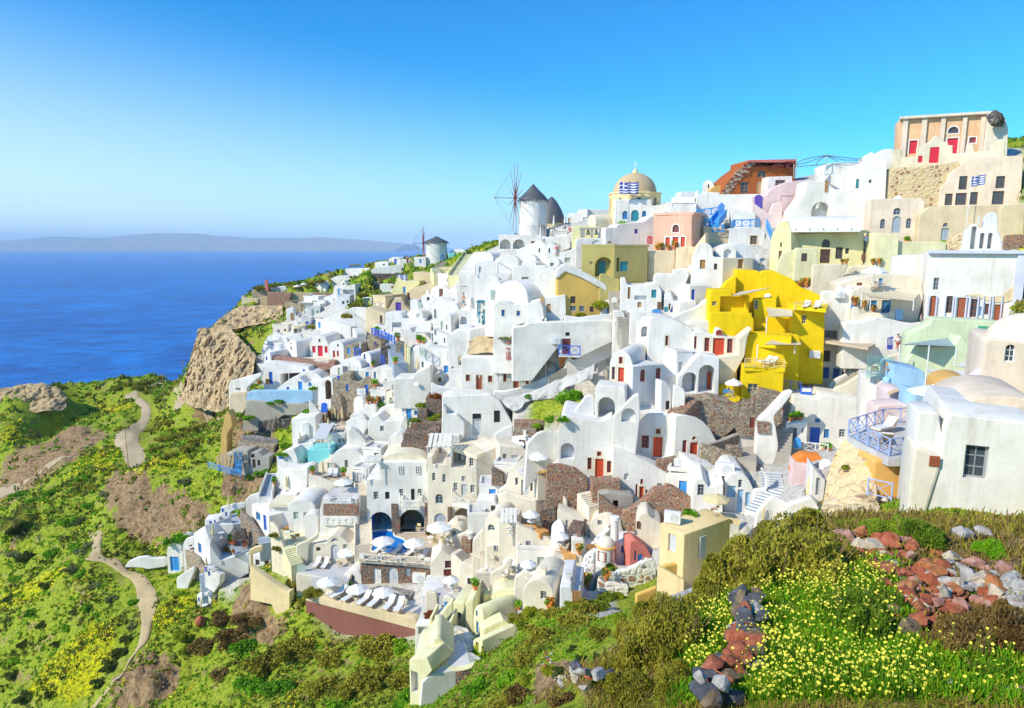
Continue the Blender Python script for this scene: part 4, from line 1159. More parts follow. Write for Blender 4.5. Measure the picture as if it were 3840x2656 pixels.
STAIR('grey stone flight between two white parapets by the blue doors',(600,1430),(1010,1150),1.8,16,'concrete',77.2,77.6)
B('white box house under the glass terrace',rect(805,1335,1560,1000,1345,1560),62,-22,4,ops='',roof=None)
B('pale pink house side with a red window under the glass terrace','985 1600 990 1370 1090 1390 1090 1600',60.5,-6,3,'palepink',ops='b crimson 945 1565 1002 1600'.replace('945','995').replace('1002','1040'))
tile(3040,1380,2.85)
B('little pink house with a curved tiled top and red window',vault(835,1045,400,400,290,238),50,-12,3,'palepink',ops='w red 935 310 982 380')
W('scalloped roof tiles along the little pink house',arc(835,1050,290,236)+[(1040,290),(940,250),(850,290)],Y=49.6,yaw=-12,d=.4,m='tan',fnd=0,r=.04,rf=.02)
W('lattice screen panel beside the little pink house',rect(1012,280,400,1082,300,400),Y=49.6,yaw=10,d=.1,m='white',ops=';'.join('n dark %d %d %d %d .06'%(1018+11*i,292+13*j,1025+11*i,300+13*j)for i in range(5)for j in range(7)))
B('pale pink arched wall with a round bump below the lattice','690 620 705 410 830 395 960 385 1060 400 1120 470 1120 620',47.5,-8,2,'palepink',rf=.5,ops='b crimson 822 520 902 580')
B('light blue shaded wall house behind the grey parasol',rect(1115,250,560,1480,370,560),46.5,-10,3,'sky')
tile(2900,860,2.418)
B('peach house with an arched white window below its dome','1870 1480 1920 1010 2010 995 2300 1030 2420 1060 2420 1500',46,-26,7,'blush',rf=.3,ops='a whitecanvas 2100 1045 2192 1205',fnd=5,at=(2150,1490))
def peach_dome():
 c=P(2290,1040,48);root=empty('peach_dome',c);tag(root,'large peach plaster dome at the right edge','dome')
 r=(2290-1960)/2.418*48/2560
 mb=MB();mb.lathe([(r*1.01,-1),(r,0)]+[(r*math.cos(t*math.pi/24),r*.86*math.sin(t*math.pi/24))for t in range(1,12)]+[(.02,r*.86)],40);mb.build('shell','blush',root,smooth=60)
peach_dome()
B('apricot orange vault house below the peach dome',vault(1620,1990,1600,1640,1530,1425),40,-18,6,'apricot',rf=.2)
W('peach sloping buttress wall left of the dome house','1780 1430 1790 1370 1900 1270 1960 1300 1960 1440',47,-10,1,'rose')
tile(3040,1380,2.85)
B('big plain white house nearest the camera with one barred window','1110 1420 1160 1240 1200 1050 1370 1030 1400 780 1420 640 1500 490 1900 540 2320 592 2480 615 2480 1560',29.5,-24,7,'white',fnd=5,rf=.12,r=.08,at=(1700,1500),ops='w metal 1640 830 1895 1190 .35')
B('white corner block with a square opening beside the nearest house','1112 830 1150 475 1370 475 1410 790 1400 1000 1290 960',30.5,-20,2.5,'white',rf=.12,fnd=.2,ops='n warm 1195 520 1365 690 1.2')
W('pale lower wall of the nearest house with a brick patch','1055 1360 1110 830 1260 880 1400 960 1380 1100 1180 1420',30.2,-20,2,'warm',fnd=2,ops='b redwood 1265 940 1380 1050')
B('wide sand coloured vault roof over the nearest white house',vault(1500,2560,620,640,520,300),32.2,-22,6,'blush',fnd=.2,rf=.1)
SL('lounger_terrace','395 730 760 590 1140 560 1140 960 830 960 600 840',at=(830,950),Y=37,th=.5,m='floor')
B('orange retaining wall under the blue railed terrace','680 1350 682 1000 760 975 1090 962 1095 1360',37.3,-6,4,'apricot',rf=.4)
LOFT('earth_bank',[[(360,760,41.5),(480,800,40.5),(600,870,39),(700,960,38)],[(260,930,41),(400,950,40),(560,980,39),(690,1010,38)],[(180,1150,40),(330,1160,39),(520,1180,38),(690,1200,37.5)],[(130,1450,38),(300,1440,37),(500,1430,36),(720,1420,36)],[(60,1600,34),(300,1600,33),(500,1590,32),(760,1580,31)]],60,60,'rubble',.35,.9,'tan earth and rubble bank under the blue railed terrace','earth bank')
tile(2500,580,2.85)
B('white vaulted house with two small wooden shutters above the yellow house','245 1400 270 1100 300 1040 335 975 385 945 440 945 485 990 500 1095 600 1100 610 1400',92,-16,8,'white',rf=.3,ops='b wood 355 1125 412 1222;w brown 505 1165 540 1230')
B('white annexe with a brown shuttered window and long eave',rect(600,1100,1330,930,1105,1240),91.4,16,5,'warm',ops='b wood 762 1118 822 1215')
B('rounded white vault roof with a hooded dormer',vault(600,930,1110,1100,1080,945),93.5,-4,6,'cool')
B('small white hooded dormer on the white vault roof',vault(595,745,1120,1120,1010,968),91.5,-10,2.5,'white',ops='N cool 610 1010 690 1110 .5')
B('white tower house with a blue door and rounded shoulder left of the yellow house','240 1600 245 1400 330 1398 480 1400 480 1590',88,8,4,ops='d blue 265 1440 302 1560')
tile(2200,1000,2.85)
B('low white vaulted house with an arched side and blue shutter','825 470 830 290 850 262 900 280 925 370 1095 360 1095 470',90,-14,5,ops='w tanwood 875 395 898 468;b teal 828 430 865 480;b blue 893 412 920 488')
B('white two level house with teal door and a numbered wall','360 480 365 135 415 130 430 190 505 205 640 200 665 190 760 190 800 260 815 480',93,-8,6,ops='d wood 438 220 468 345;d teal 692 248 745 333;b tanwood 543 380 586 437;d brown 755 378 798 460;n cool 510 310 640 355 .5')
B('white stepped house with rounded top below the tan wall','700 260 720 110 760 75 935 85 930 40 1060 30 1095 90 1060 180 1040 250',95,-10,4)
W('low white wall with a blue picket gate between two posts','460 590 465 455 600 495 690 465 700 535 800 540 805 470 830 475 835 545',Y=88,yaw=-4,d=.5)
W('white wall topped by a white step block beside the blue door','960 640 985 420 1000 375 1100 370 1110 350 1180 370 1190 420',87,-4,1.5)
W('white wall swooping up to the right beside the yellow house','900 700 910 555 1050 480 1180 440 1270 360 1312 345 1330 560 1200 640',85,4,1.0,rf=.5)
B('tall bright yellow cube at the top of the yellow terraces',rect(1595,35,330,1845,50,330),87,-14,6,'yellow',rf=.15,sops='')
B('bright yellow curved shoulder wall left of the yellow cube','1440 330 1445 235 1500 160 1600 95 1600 330',86.5,-10,2,'yellow',rf=.3)
W('huge bright yellow sloping wall sweeping down to the right','1845 480 1850 50 1990 40 2100 90 2210 140 2275 215 2400 260 2580 350 2620 420 2650 640 2300 640 2000 560',85,-16,3,'yellow',rf=.6)
B('bright yellow house with a recessed porch and awning','1310 590 1312 350 1330 250 1550 250 1555 315 1740 310 1745 590',82.5,-8,4,'yellow',rf=.15,ops='n yellow 1425 318 1700 488 1.2;w cream 1340 370 1390 418'.replace('cream','straw'))
B('bright yellow low room with a cream window beside the white door','1790 580 1795 345 1900 345 2030 345 2035 580',82,-12,3,'yellow',rf=.15,ops='w straw 1790 362 1832 455')
W('bright yellow rounded parapet in front of the recessed porch','1310 640 1315 480 1700 500 1760 520 1790 560 1800 700',Y=80.5,yaw=-6,d=.5,m='yellow',rf=.5)
B('bright yellow terrace block with loungers and tan blind above','2190 760 2195 410 2300 400 2540 440 2545 600 2560 760',79.5,-10,4,'yellow',rf=.1,ops='w straw 2385 520 2440 590'.replace('2385 520 2440 590','2300 520 2350 610'))
W('bright yellow back wall behind the striped cushions','1890 740 1895 440 2000 440 2200 440 2200 740',81.6,-10,1,'yellow')
B('bright yellow terrace back wall under the large tan awning','1700 1060 1705 720 1800 715 2280 740 2280 1060',78,-10,3,'yellow')
B('bright yellow bottom house with a cream two leaf window','1645 1420 1668 1060 1890 1075 1960 1080 2110 1090 2110 1300',75.5,-14,4,'yellow',rf=.15,ops='w straw 1720 1252 1832 1352')
W('bright yellow wavy garden wall around the blue table','1340 1420 1345 1330 1400 1290 1480 1245 1640 1220 1650 1400',Y=77,yaw=-8,d=.6,m='yellow',rf=.5)
SL('yellow_terrace','1345 1400 1640 1330 1640 1430 1590 1445 1400 1425',Y=75.5,m='yellow',th=1.5)
SL('yellow_terrace','1680 1070 1960 1075 2120 1085 2160 1000 1850 985',Y=75.7,m='yellow',th=.5)
SL('yellow_terrace','1800 720 2190 745 2200 660 1880 650',Y=78.5,m='yellow',th=1.5)
SL('yellow_terrace','1430 500 1760 505 1780 470 1420 470',Y=81,m='yellow',th=1)
SL('yellow_terrace','2200 420 2560 455 2580 400 2250 365',Y=79.6,m='yellow',th=.4)
B('white house with three red windows and red double door under the yellow house','1140 960 1142 700 1250 690 1370 745 1380 680 1410 660 1450 680 1465 745 1620 770 1622 960',79,-10,7,'white',rf=.3,ops='a red 1380 678 1448 732;d+ red 1348 765 1470 960;w+ red 1258 760 1312 908;w+ red 1500 770 1560 925;w red 1148 745 1175 880')
W('white curved roof crest above the red double door','1000 700 1030 640 1100 605 1400 590 1770 635 1770 700 1620 790 1380 740 1150 720',82.5,-8,3,'white',rf=.6,fnd=.5)
W('tall pale cream rounded end wall between red door house and yellow terraces','1410 1250 1418 960 1620 945 1622 770 1770 650 1720 760 1690 960 1600 1120 1500 1210',78,-4,2,'cream',rf=.2,fnd=1)
B('white arcade with two big arches and stair under the red double door','965 1360 975 1190 1190 950 1240 945 1420 965 1420 1340',76.5,-4,3.0,'cool',rf=.3,ops='N cool 1195 1050 1370 1345 2.2;N cool 1020 1130 1178 1350 2.0')
def arcade_door():
 c=P(1330,1345,78.3);ob=empty('arcade_door',c,R(-14));tag(ob,'dark red door leaf inside the right white arch','door')
 k=P(1375,1345,78.3).x-c.x;h=P(1330,1130,78.3).z-c.z
 mb=MB();mb.box(-k,-.06,0,k,0,h);mb.build('panel','red',ob)
 mb=MB();mb.box(-k,-.1,0,-k+.1,-.062,h);mb.box(k-.1,-.1,0,k,-.062,h);mb.box(-k+.1,-.1,h-.1,k-.1,-.062,h);mb.build('frame','red',ob)
arcade_door()
B('white block house with one red slit window left of the red double door','640 900 665 640 670 590 700 540 900 560 1120 650 1140 700 1130 915 960 910',81,-6,6,'white',rf=.3,ops='w+ red 840 740 872 845')
W('white niche wall with a tall arched recess by the stone path','525 760 530 590 580 585 585 535 680 530 680 770',83,-16,2,'white',ops='N cool 580 638 665 752 1.0')
B('shaded white cube house under the red slit window',rect(962,915,1200,1140,920,1190),78,10,4,'cool',ops='b grey 980 1018 1022 1142',roof=.15)
B('white barrel vaulted house with a red door and gable window',vault(245,490,1290,1290,1060,900),76,-24,8.5,'white',rf=.1,ops='d+ red 335 1078 398 1285;w+ red 345 965 385 1040;w+ red 268 1072 302 1208;w+ red 425 1105 460 1240',at=(400,1290),sops='a red 572 1098 625 1230;a red 738 1080 790 1208')
W('long white shaded side wall below the red arched windows','485 1596 490 1065 700 1045 820 1040 950 1160 980 1200 900 1596',76.2,28,3,'white',ops='a red 572 1098 625 1230;a red 738 1080 790 1208',name='house',cat='house',rf=.1)
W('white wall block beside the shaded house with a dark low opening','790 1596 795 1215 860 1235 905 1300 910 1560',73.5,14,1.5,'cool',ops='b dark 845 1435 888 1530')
W('white pier with a rounded shoulder next to the stone steps','905 1596 930 1280 1000 1280 1058 1330 1058 1440',73,-8,1.2,'white')
tile(1860,1440,2.85)
B('white open arch tower with a curved shoulder and side stair','1060 410 1062 60 1070 10 1380 40 1385 250 1380 420',73,-14,3.2,'white',rf=.3,ops='N cool 1088 140 1270 400 2.4')
W('white curving wall stepping down left of the open arch','840 330 850 270 920 190 960 130 1050 115 1060 300',Y=74,yaw=4,d=.6,m='cool',rf=.4)
W('white stair parapet with an opening descending left from the red arched windows','1245 520 1250 350 1330 270 1470 130 1530 100 1545 330 1500 360',Y=70.5,yaw=-6,d=.8,m='white',rf=.3,ops='N cool 1340 260 1490 410 .7')
B('tall round cornered white house with a red door and two red windows','650 850 665 560 690 350 720 325 960 375 1140 400 1250 350 1250 690 1245 1010',72,-8,7,'white',rf=.5,fnd=5,ops='d+ red 1058 800 1148 1015;w+ red 1080 722 1125 775;w+ red 978 788 1022 918;w+ red 1185 822 1230 952;N cool 690 632 835 805 1.0')
B('white house with a red four pane window and red door in the centre right','1240 700 1250 410 1500 380 1530 310 1920 330 1920 770',72.5,-4,6,'white',rf=.4,fnd=5,ops='d+ red 1678 568 1778 785;w+ red 1708 480 1758 535;w red 1555 550 1635 688;a cool 1320 578 1398 660;n cool 1450 618 1485 660 .2'.replace('a cool','N cool'))
B('white house with red double door and half round fanlight by the lava wall','1900 850 1920 340 2030 335 2200 390 2290 480 2330 560 2400 690 2400 820 2180 850',71,8,5,'white',rf=.4,ops='d red 2072 625 2155 825;a+ red 2095 560 2138 598;w red 1992 602 2040 742')
B('long white sloping front with red door and windows below the terraces','1245 1130 1250 680 1400 740 1640 850 1860 980 1930 1030 1930 1130 1820 1250 1500 1285',69.5,-6,2.5,'white',rf=.3,fnd=5,ops='d+ red 1530 1095 1578 1278;w red 1543 1018 1572 1075;w red 1490 1072 1512 1208;w red 1592 1132 1620 1212;N cool 1368 955 1418 1025 .25;n grey 1722 1062 1775 1118 .2')
W('white curved wall hooding a shady yard left of the red doors','300 720 330 640 440 530 510 505 660 545 660 800 620 830 300 880',Y=73.5,yaw=10,d=.6,m='white',rf=.4)
W('curved lava stone wall with pale coping under the round cornered house','530 960 540 860 700 860 850 900 980 1000 990 1090 940 1130',Y=70.4,yaw=2,d=.5,m='redstone',rf=.2)
W('lava stone terrace block in front of the red doors','1035 1240 1035 1040 1110 1060 1325 1035 1325 1130 1110 1170',68.3,2,2,'redstone',rf=.05,r=.04)
W('lava stone stair wall descending left of the plunge pool','1100 1420 1105 1180 1200 1260 1300 1330 1370 1340 1370 1410',Y=66.5,yaw=0,d=.5,m='redstone',rf=.05,r=.04)
B('small grey plunge pool tank by the lava steps','1110 1300 1112 1180 1210 1160 1470 1200 1470 1290 1310 1330',67.2,4,2.4,'concrete',rf=.06,fnd=1,ops='n dark 1250 1245 1305 1310 .6',name='plunge_pool',cat='pool')
W('broad brown lava stone wall rising to the right behind the chimneys','1350 1560 1355 1385 1450 1350 1600 1230 1700 1130 1820 1120 1830 1095 1900 1110 2090 1230 2100 1420 1500 1560',65.5,-2,1.2,'redstone',rf=.2,r=.1)
W('lava stone stepped pier behind the red fanlight house','2060 1160 2065 840 2110 830 2110 1170',Y=67.5,yaw=4,d=.8,m='redstone',rf=.05,r=.04)
W('low lava stone seat wall beside an air conditioner','1720 890 1722 820 1930 775 1935 830 1850 870 1850 920',Y=69.6,yaw=8,d=.5,m='redstone',rf=.05,r=.04)
tile(2440,1380,2.85)
W('wide multicoloured stone wall below the bright yellow house','405 520 410 350 590 340 640 320 950 380 1260 400 1260 740 950 740 900 640 640 600',73.5,-4,3,'mixstone',rf=.06,r=.05,ops='w red 1060 530 1110 640')
W('stone wall block with a vent grille left of the sweeping white ramp','1100 380 1105 280 1190 270 1190 235 1420 290 1430 410',73,-8,2,'mixstone',rf=.05,r=.04)
STAIR('brown stone steps rising right beside the white pier',(260,490),(420,335),2.0,7,'redstone',72,73.8)
W('low stone wall with grey coping across the grey terrace','535 1010 540 815 700 850 850 905 1010 1010 1180 1040 1190 1080 880 1060 720 1060',Y=69,yaw=0,d=.6,m='tanstone',rf=.08,r=.06)
RW('upper stone terrace wall with grey coping in front of the stone house',[(610,815,70.5),(760,770,72),(920,705,73.5),(955,700,73.6)],h=1.1,th=.45,m='mixstone',cap='concrete')
W('short stone pier on the grey terrace',rect(845,850,960,985,855,960),69.5,4,1.2,'mixstone',rf=.06,r=.05)
SL('grey_terrace','550 840 930 720 1130 760 1130 1000 860 960',at=(860,960),Y=69.3,m='concrete',th=2)
W('broad white sculpted ramp wall widening at its foot','1120 950 1130 720 1150 560 1250 470 1400 310 1450 260 1530 245 1500 300 1400 430 1310 520 1340 640 1370 850 1330 1000 1170 1000',70.5,-8,1.2,'white',rf=.5)
W('stone collar on the white ramp wall',rect(1145,570,700,1278,580,700),Y=70.2,yaw=-8,d=.6,m='mixstone',fnd=0,rf=.05,r=.04)
STAIR('worn grey stone steps beside the white ramp',(1410,930),(1470,330),1.6,18,'concrete',70,76)
B('white house with blue door, terracotta pots and a small blue window','1440 850 1450 560 1500 430 1530 310 1800 340 1830 290 2250 350 2300 400 2300 760 1900 830',73.5,-14,5,'white',rf=.2,ops='w azure 1755 540 1812 585;d blue 1700 635 1808 805;w azure 1850 655 1908 752;w palegrey 2012 655 2082 745')
B('small white porch cube with pots on its roof and a blue gate','1440 860 1445 610 1480 600 1680 570 1690 800',72.3,-12,2,'white',rf=.1,ops='n cool 1462 640 1560 790 .8;w palegrey 1612 645 1635 700')
B('white terrace house with the slanted white wall and grey slit by the earth bank','1720 1390 1735 1060 1840 1180 1870 1200 1850 1380 1800 1520',56,-14,3,'white',rf=.2,ops='n grey 1765 1175 1805 1360 .2')
B('white house with a red shutter window under the grey terrace','450 1440 455 1010 700 1060 700 1200 640 1440',66.5,8,4,'white',rf=.12,ops='b red 548 1125 650 1190')
B('white vaulted house with a small square window and blue grey doors','790 1420 795 1210 850 1140 920 1118 1000 1140 1060 1210 1100 1300 1110 1540',63,-8,6,'white',rf=.1,ops='w palegrey 935 1195 980 1282;d lightblue 925 1300 985 1545;b lightblue 815 1260 905 1380;b lightblue 1010 1330 1060 1480')
B('white vault with a black framed window beside the tan parasol','450 1450 455 1250 490 1190 560 1180 620 1280 780 1230 790 1440',62,-12,6,'white',rf=.1,ops='w metal 500 1245 572 1365')
W('white winding parapet left of the blue tread steps','1090 1560 1100 1300 1240 1290 1255 1180 1180 1090 1200 1070 1255 1200 1250 1300 1170 1440',Y=61.5,yaw=-6,d=.5,m='white')
W('white curved garden wall at the foot of the blue tread steps','1110 1640 1130 1560 1250 1420 1310 1370 1420 1420 1480 1450 1440 1520 1430 1640',Y=56.5,yaw=-6,d=.6,m='white',rf=.5)
W('white inner wall on the right of the sunken white yard','1430 1640 1440 1480 1600 1420 1720 1380 1800 1480 1800 1640',55,-20,1,'white',rf=.3)
STAIR('white steps with blue grey treads curving down the middle of the white yard',(1110,1560),(1330,1300),1.9,9,'white',59,61.5,tread='bluefloor')
STAIR('upper white steps with blue grey treads under the orange canopy',(1310,1300),(1280,1130),2.0,6,'white',61.8,64.5,tread='bluefloor')
B('white block with a red painted wall under the orange canopy','1500 1230 1520 1000 1590 1020 1660 1030 1740 1060 1740 1230',60,-14,2,'rose',rf=.1)
SL('cream_roof','360 1596 620 1596 960 1640 900 1560 500 1520',Y=53,m='butter',th=.3)
W('low white terrace wall below the reclining sunbather','500 1640 505 1510 640 1560 800 1596 900 1570 960 1600 950 1680',Y=57.5,yaw=-4,d=.4,m='white')
tile(1800,1720,2.85)
B('plain butter yellow house with grey shuttered window and flat roof','1918 1160 1925 690 2185 815 2178 1160',50,-55,5.5,'butter',rf=.06,fnd=5,at=(2050,1160),r=.05,ops='b palegrey 2010 812 2095 1005',sops='d palegrey 2342 830 2400 1060')
W('butter yellow balcony parapet in front of the butter house','1888 1580 1895 1155 1920 1160 2180 1305 2180 1580',Y=47.5,yaw=-22,d=.3,m='butter',rf=.05,r=.05)
W('butter yellow balcony back wall in shade','1950 1180 1955 1150 2300 1090 2300 1200',Y=49.6,yaw=14,d=.4,m='gold',fnd=2)  # gold instead of butter: the wall's shade is painted into its colour
W('low golden parapet strip above the garden bed','1670 1500 1675 1460 1890 1375 1890 1480 1740 1500',Y=50,yaw=14,d=.4,m='gold',rf=.05)
def cottage_round():
 c=P(1340,1130,61.5);root=empty('round_cottage',c);tag(root,'round white cottage with a domed chimney roof and blue door','house')
 r=108/2.85/2560*61.5;h=P(1340,925,61.5).z-c.z
 mb=MB();mb.lathe([(r*1.05,-3),(r,0),(r*.98,h)],28);mb.build('wall','white',root,smooth=45)
 mb=MB();mb.lathe([(r*1.07,h-.12),(r*1.07,h+.05),(r*.9,h+.12)],28);mb.build('eave_band','apricot',root,smooth=30)
 mb=MB();mb.lathe([(r*.95*math.cos(t*math.pi/16),h+.1+r*.85*math.sin(t*math.pi/16))for t in range(8)]+[(.02,h+.1+r*.85)],28);dm=mb.build('dome','warm',root,smooth=60)
 for x0,y0,x1,y1 in((1262,975,1312,1050),(1395,970,1448,1050)):
  d0=P((x0+x1)/2,(y0+y1)/2,61.5)-c;a=math.asin(max(-.9,min(.9,d0.x/r)))
  ob=fit_opening(root,None,'w','redwood',-.42,d0.z-.5,.42,d0.z+.5,.1);m_=Matrix.Rotation(a,4,'Z');m_.translation=Vector((math.sin(a)*r,-math.cos(a)*r,0));ob.matrix_local=m_
 mb=MB();mb.lathe([(.42,h+r*.5),(.36,h+r*.5+1.9),(.5,h+r*.5+2.0),(.42,h+r*.5+2.3),(.1,h+r*.5+2.35)],12,(r*.95,.3,0));mb.build('chimney','white',root,smooth=45)
cottage_round()
B('white cottage wing with a blue plank door beside the round cottage','1440 1120 1445 900 1600 880 1620 1080',62,-6,2.5,'white',ops='d blue 1508 932 1562 1010')
B('dusty red sloping cottage wall with a blue door by the buttressed chimney','1600 1140 1605 890 1670 870 1770 930 1830 1040 1840 1140',60.5,10,2,'dustyred',rf=.1,ops='d azure 1685 1020 1740 1125;w azure 1650 985 1672 1090')
B('white vaulted chimney building with a red framed niche above the cottage','1665 930 1668 700 1690 630 1720 590 1790 570 1830 640 1935 690 1930 940 1800 930',62.5,-10,3,'warm',rf=.4,ops='a redwood 1672 668 1712 745')
W('white and stone speckled garden wall curling round the flower bed','1440 1260 1450 1210 1560 1190 1680 1140 1780 1075 1860 1070 1890 1120 1890 1180',Y=56,yaw=6,d=.5,m='pebble',rf=.4)
W('stone speckled white garden wall in front with a blue gate post','1250 1420 1255 1290 1350 1310 1460 1330 1590 1360 1600 1440',Y=55,yaw=-8,d=.5,m='pebble',rf=.3)
W('tall narrow white garden gate pier at the cobbled lane','1128 1390 1150 1180 1190 1040 1225 1040 1225 1200 1200 1380',Y=59,yaw=-14,d=.8,m='pebble')
PATH('cobbled_lane',[(980,1390,1100,1400),(1030,1250,1130,1260),(1100,1080,1190,1090),(1140,970,1240,990),(1220,860,1300,870),(1350,720,1420,720)],'cobble',.12)
B('big white vaulted house with a brown framed window beside the cobbled lane','640 1480 650 1230 680 1130 740 1080 900 1090 980 1150 1010 1240 990 1380 970 1420',63.5,-8,4.5,'warm',rf=.3,ops='w brown 742 1265 830 1365')
B('white terrace house with tan awnings and an arched window',vault(48,215,900,900,690,600),70.5,-20,7,'warm',rf=.1,ops='a palegrey 82 705 158 775')
B('white house with deep shaded balcony under tan awnings','198 920 200 660 380 690 380 900 370 1000',69.5,-10,4,'warm',rf=.08,ops='n warm 205 670 370 835 1.6')
B('white two storey block with balcony parapet and small shutters','190 560 195 330 270 310 310 110 340 90 610 190 612 440 530 440',76,-22,6,'warm',rf=.2,ops='w palegrey 375 205 405 285;d palegrey 440 232 528 400;w palegrey 535 262 568 352')
B('shaded white wall with one grey door right of the two storey block','612 440 614 190 920 140 1040 290 1060 370 800 400',74,16,4,'warm',rf=.1,ops='d grey 858 205 925 375')
W('white lower front with a wavy parapet under the two storey block','190 560 195 400 280 350 540 440 605 435 605 600 400 620',Y=74.6,yaw=-16,d=.6,m='warm')
B('lava stone clad cube with a white rim beside the white parasol',rect(640,545,750,810,525,720),69.5,6,2.6,'lava',rf=.04,r=.03,ops='')
B('lava stone clad house with two white windows by the wooden terrace','944 960 946 735 1080 770 1075 980',64.8,-18,3,'lava',rf=.04,r=.03,ops='w white2 980 795 1030 865',sops='w white2 1110 810 1140 880')
B('long white barrel vault sloping down right above the lava stone house',vault(1170,1420,920,660,(720,640),600),66,-16,8,'warm',rf=.1,ops='w palegrey 1255 660 1305 715')
B('white vault shoulder with one small window left of the long barrel',vault(800,930,640,640,480,390),70.5,-30,7,'warm',rf=.1,ops='w palegrey 835 475 860 520')
B('white front with niche below the two barrel vaults','820 800 825 550 870 560 1170 700 1170 800 950 980',67.2,-10,2,'warm',rf=.1,ops='d palegrey 912 660 945 780')
W('white scalloped fin wall between parasol terrace and lava house','740 820 760 720 800 670 860 650 905 740 900 820',Y=66,yaw=-30,d=.4,m='white',rf=.4)
W('long white terrace wall dropping right below the parasols','378 1060 380 700 520 760 640 810 740 850 800 920 815 960 790 1060',Y=67,yaw=-6,d=.8,m='warm',rf=.3,ops='w palegrey 488 880 543 950;d palegrey 412 945 452 1035;d palegrey 480 970 552 1075')
W('white wall curving round the wooden floored terrace','770 1140 780 1000 820 1000 900 1040 1030 1050 1040 1010 1100 1040 1090 1150',Y=63.8,yaw=-4,d=.5,m='warm')
SL('wooden_terrace','790 990 930 870 1040 960 1030 1040 900 1030',Y=64.6,m='terracottafloor',th=.6)
SL('wooden_terrace','510 745 640 800 740 770 650 720 400 690',Y=68,m='terracottafloor',th=.6)
W('white scalloped terrace wall round the lower parasol tables','100 1330 105 1230 250 1150 290 1080 350 1090 310 1250 300 1340',Y=65.5,yaw=-6,d=.5,m='warm',rf=.4)
W('white round ended terrace wall with a yellow lamp','362 1390 365 1270 450 1220 500 1150 560 1160 620 1200 610 1300 600 1400',Y=63,yaw=-6,d=.5,m='warm',rf=.4)
W('white pergola post wall with climbing plant','520 1440 525 1230 650 1190 655 1440 610 1440 610 1240 550 1260 550 1440',Y=61.6,yaw=-4,d=.4,m='warm',rf=.1,fnd=.8)
B('white room with grey door behind the parasol tables','60 1110 65 930 200 920 390 1000 400 1110',70,-8,4,'warm',ops='w palegrey 145 925 182 985;d palegrey 250 925 335 1010')
STAIR('white steps with dark treads left of the lower parasol tables',(50,1400),(50,1230),1.9,8,'warm',66.5,67.6,tread='concrete')
W('white scalloped wall above the lower dining terrace','0 1000 0 790 40 760 100 860 150 930 150 1000',Y=72,yaw=0,d=.5,m='warm')
STAIR('white stair running down between lava wall and shaded white house',(1090,330),(990,170),1.6,9,'warm',71.5,73)
STAIR('white stair dropping beside the long barrel vault',(1250,510),(1150,370),2.0,7,'warm',68,69.5)
SL('flat_roof','340 100 600 185 920 140 700 110 440 85',Y=76.5,m='floor',th=.4)
tile(1680,1000,2.85)
W('big ochre wall with peeling paint and four old windows','1165 500 1168 40 1250 50 1420 120 1560 205 1690 275 1700 510',97.5,4,3,'gold',rf=.2,ops='w darkwood 1308 318 1362 392;w greyblue 1303 420 1370 475;w greyblue 1405 420 1458 480;w darkwood 1515 428 1558 485',name='house',cat='house')
W('thick white sloping coping on top of the ochre wall','1150 120 1165 30 1240 -30 1330 -5 1500 80 1640 160 1690 200 1705 265 1600 215 1420 118 1250 52 1180 45',97,4,1.6,'white',fnd=0,rf=.2)
W('white wall with a slim rounded top left of the ochre wall','900 250 940 120 1000 50 1080 20 1165 40 1165 200',99.5,-10,2,'white',rf=.5)
B('large white barrel vaulted house with a small hooded dormer',vault(500,850,400,400,330,150,16),99,-40,12,'white',rf=.1)
B('white side wall with two tan shuttered openings by the big barrel vault','850 600 858 365 1255 300 1262 500 1040 570',97.3,-6,3,'white',ops='b tanwood 985 318 1030 410;b tanwood 1055 400 1098 495')
B('white cube house with two small blue windows below the big barrel vault','478 720 485 420 540 370 640 380 690 410 830 400 1010 420 1030 560 840 600 700 640 690 740',96,-10,5,'white',rf=.3,ops='w+ azure 572 462 606 532;w+ blue 734 474 768 526')
B('white boxy wing with a curved roof edge right of the blue windows',vault(842,1010,590,570,420,385),95.2,-8,3,'white',rf=.1)
W('long curving white retaining wall with one grey door and blue balcony','690 1000 690 650 820 640 860 600 1340 590 1450 580 1830 575 1870 690 1840 770 1600 880 1400 980 1200 960 1180 860 900 810',93.5,4,2,'white',rf=.4,ops='d wine 1220 770 1310 945;n dark 1255 703 1300 740 .3',name='retaining_wall')
W('white low garden wall with a scalloped top under the ochre wall','1240 590 1245 520 1400 545 1500 530 1750 505 1755 330 1815 335 1815 590',Y=95,yaw=2,d=.6,m='white')
SL('chapel_court','850 590 1340 588 1380 545 1050 540 900 560',Y=94.6,m='floor',th=1)
W('rounded white pier with a blue knob beside the stone stairway','1760 690 1765 480 1800 470 1880 485 1920 660 1900 740',92,-6,1.5,'white',rf=.5)
B('white chapel with two red doors marked with white crosses, left part',rect(140,968,1320,535,972,1330),97,-2,6,'white',rf=.12,ops='b+ wine 190 1155 232 1225;d+ redwood 300 1160 362 1320;b+ wine 428 1166 472 1236')
B('white chapel front with a red door below the red and white bell gable','540 1330 545 965 620 960 930 975 935 1230 780 1300',96.6,6,6,'white',rf=.1,ops='b+ wine 590 1146 626 1232;d+ redwood 698 1158 758 1300;b+ wine 704 1026 744 1112;b+ wine 830 1168 868 1256')
SL('chapel_roof','120 962 535 975 1000 985 1160 920 1180 860 800 790 220 920',at=(535,975),Y=97,m='tan',th=.5)
def chapel_cross(x,y,Y):
 c=P(x,y,Y);mb=MB();mb.box(-.04,-.03,-.22,.04,.0,.22);mb.box(-.14,-.028,.02,.14,.0,.10)
 return mb.build('cross','whitecanvas',loc=c)
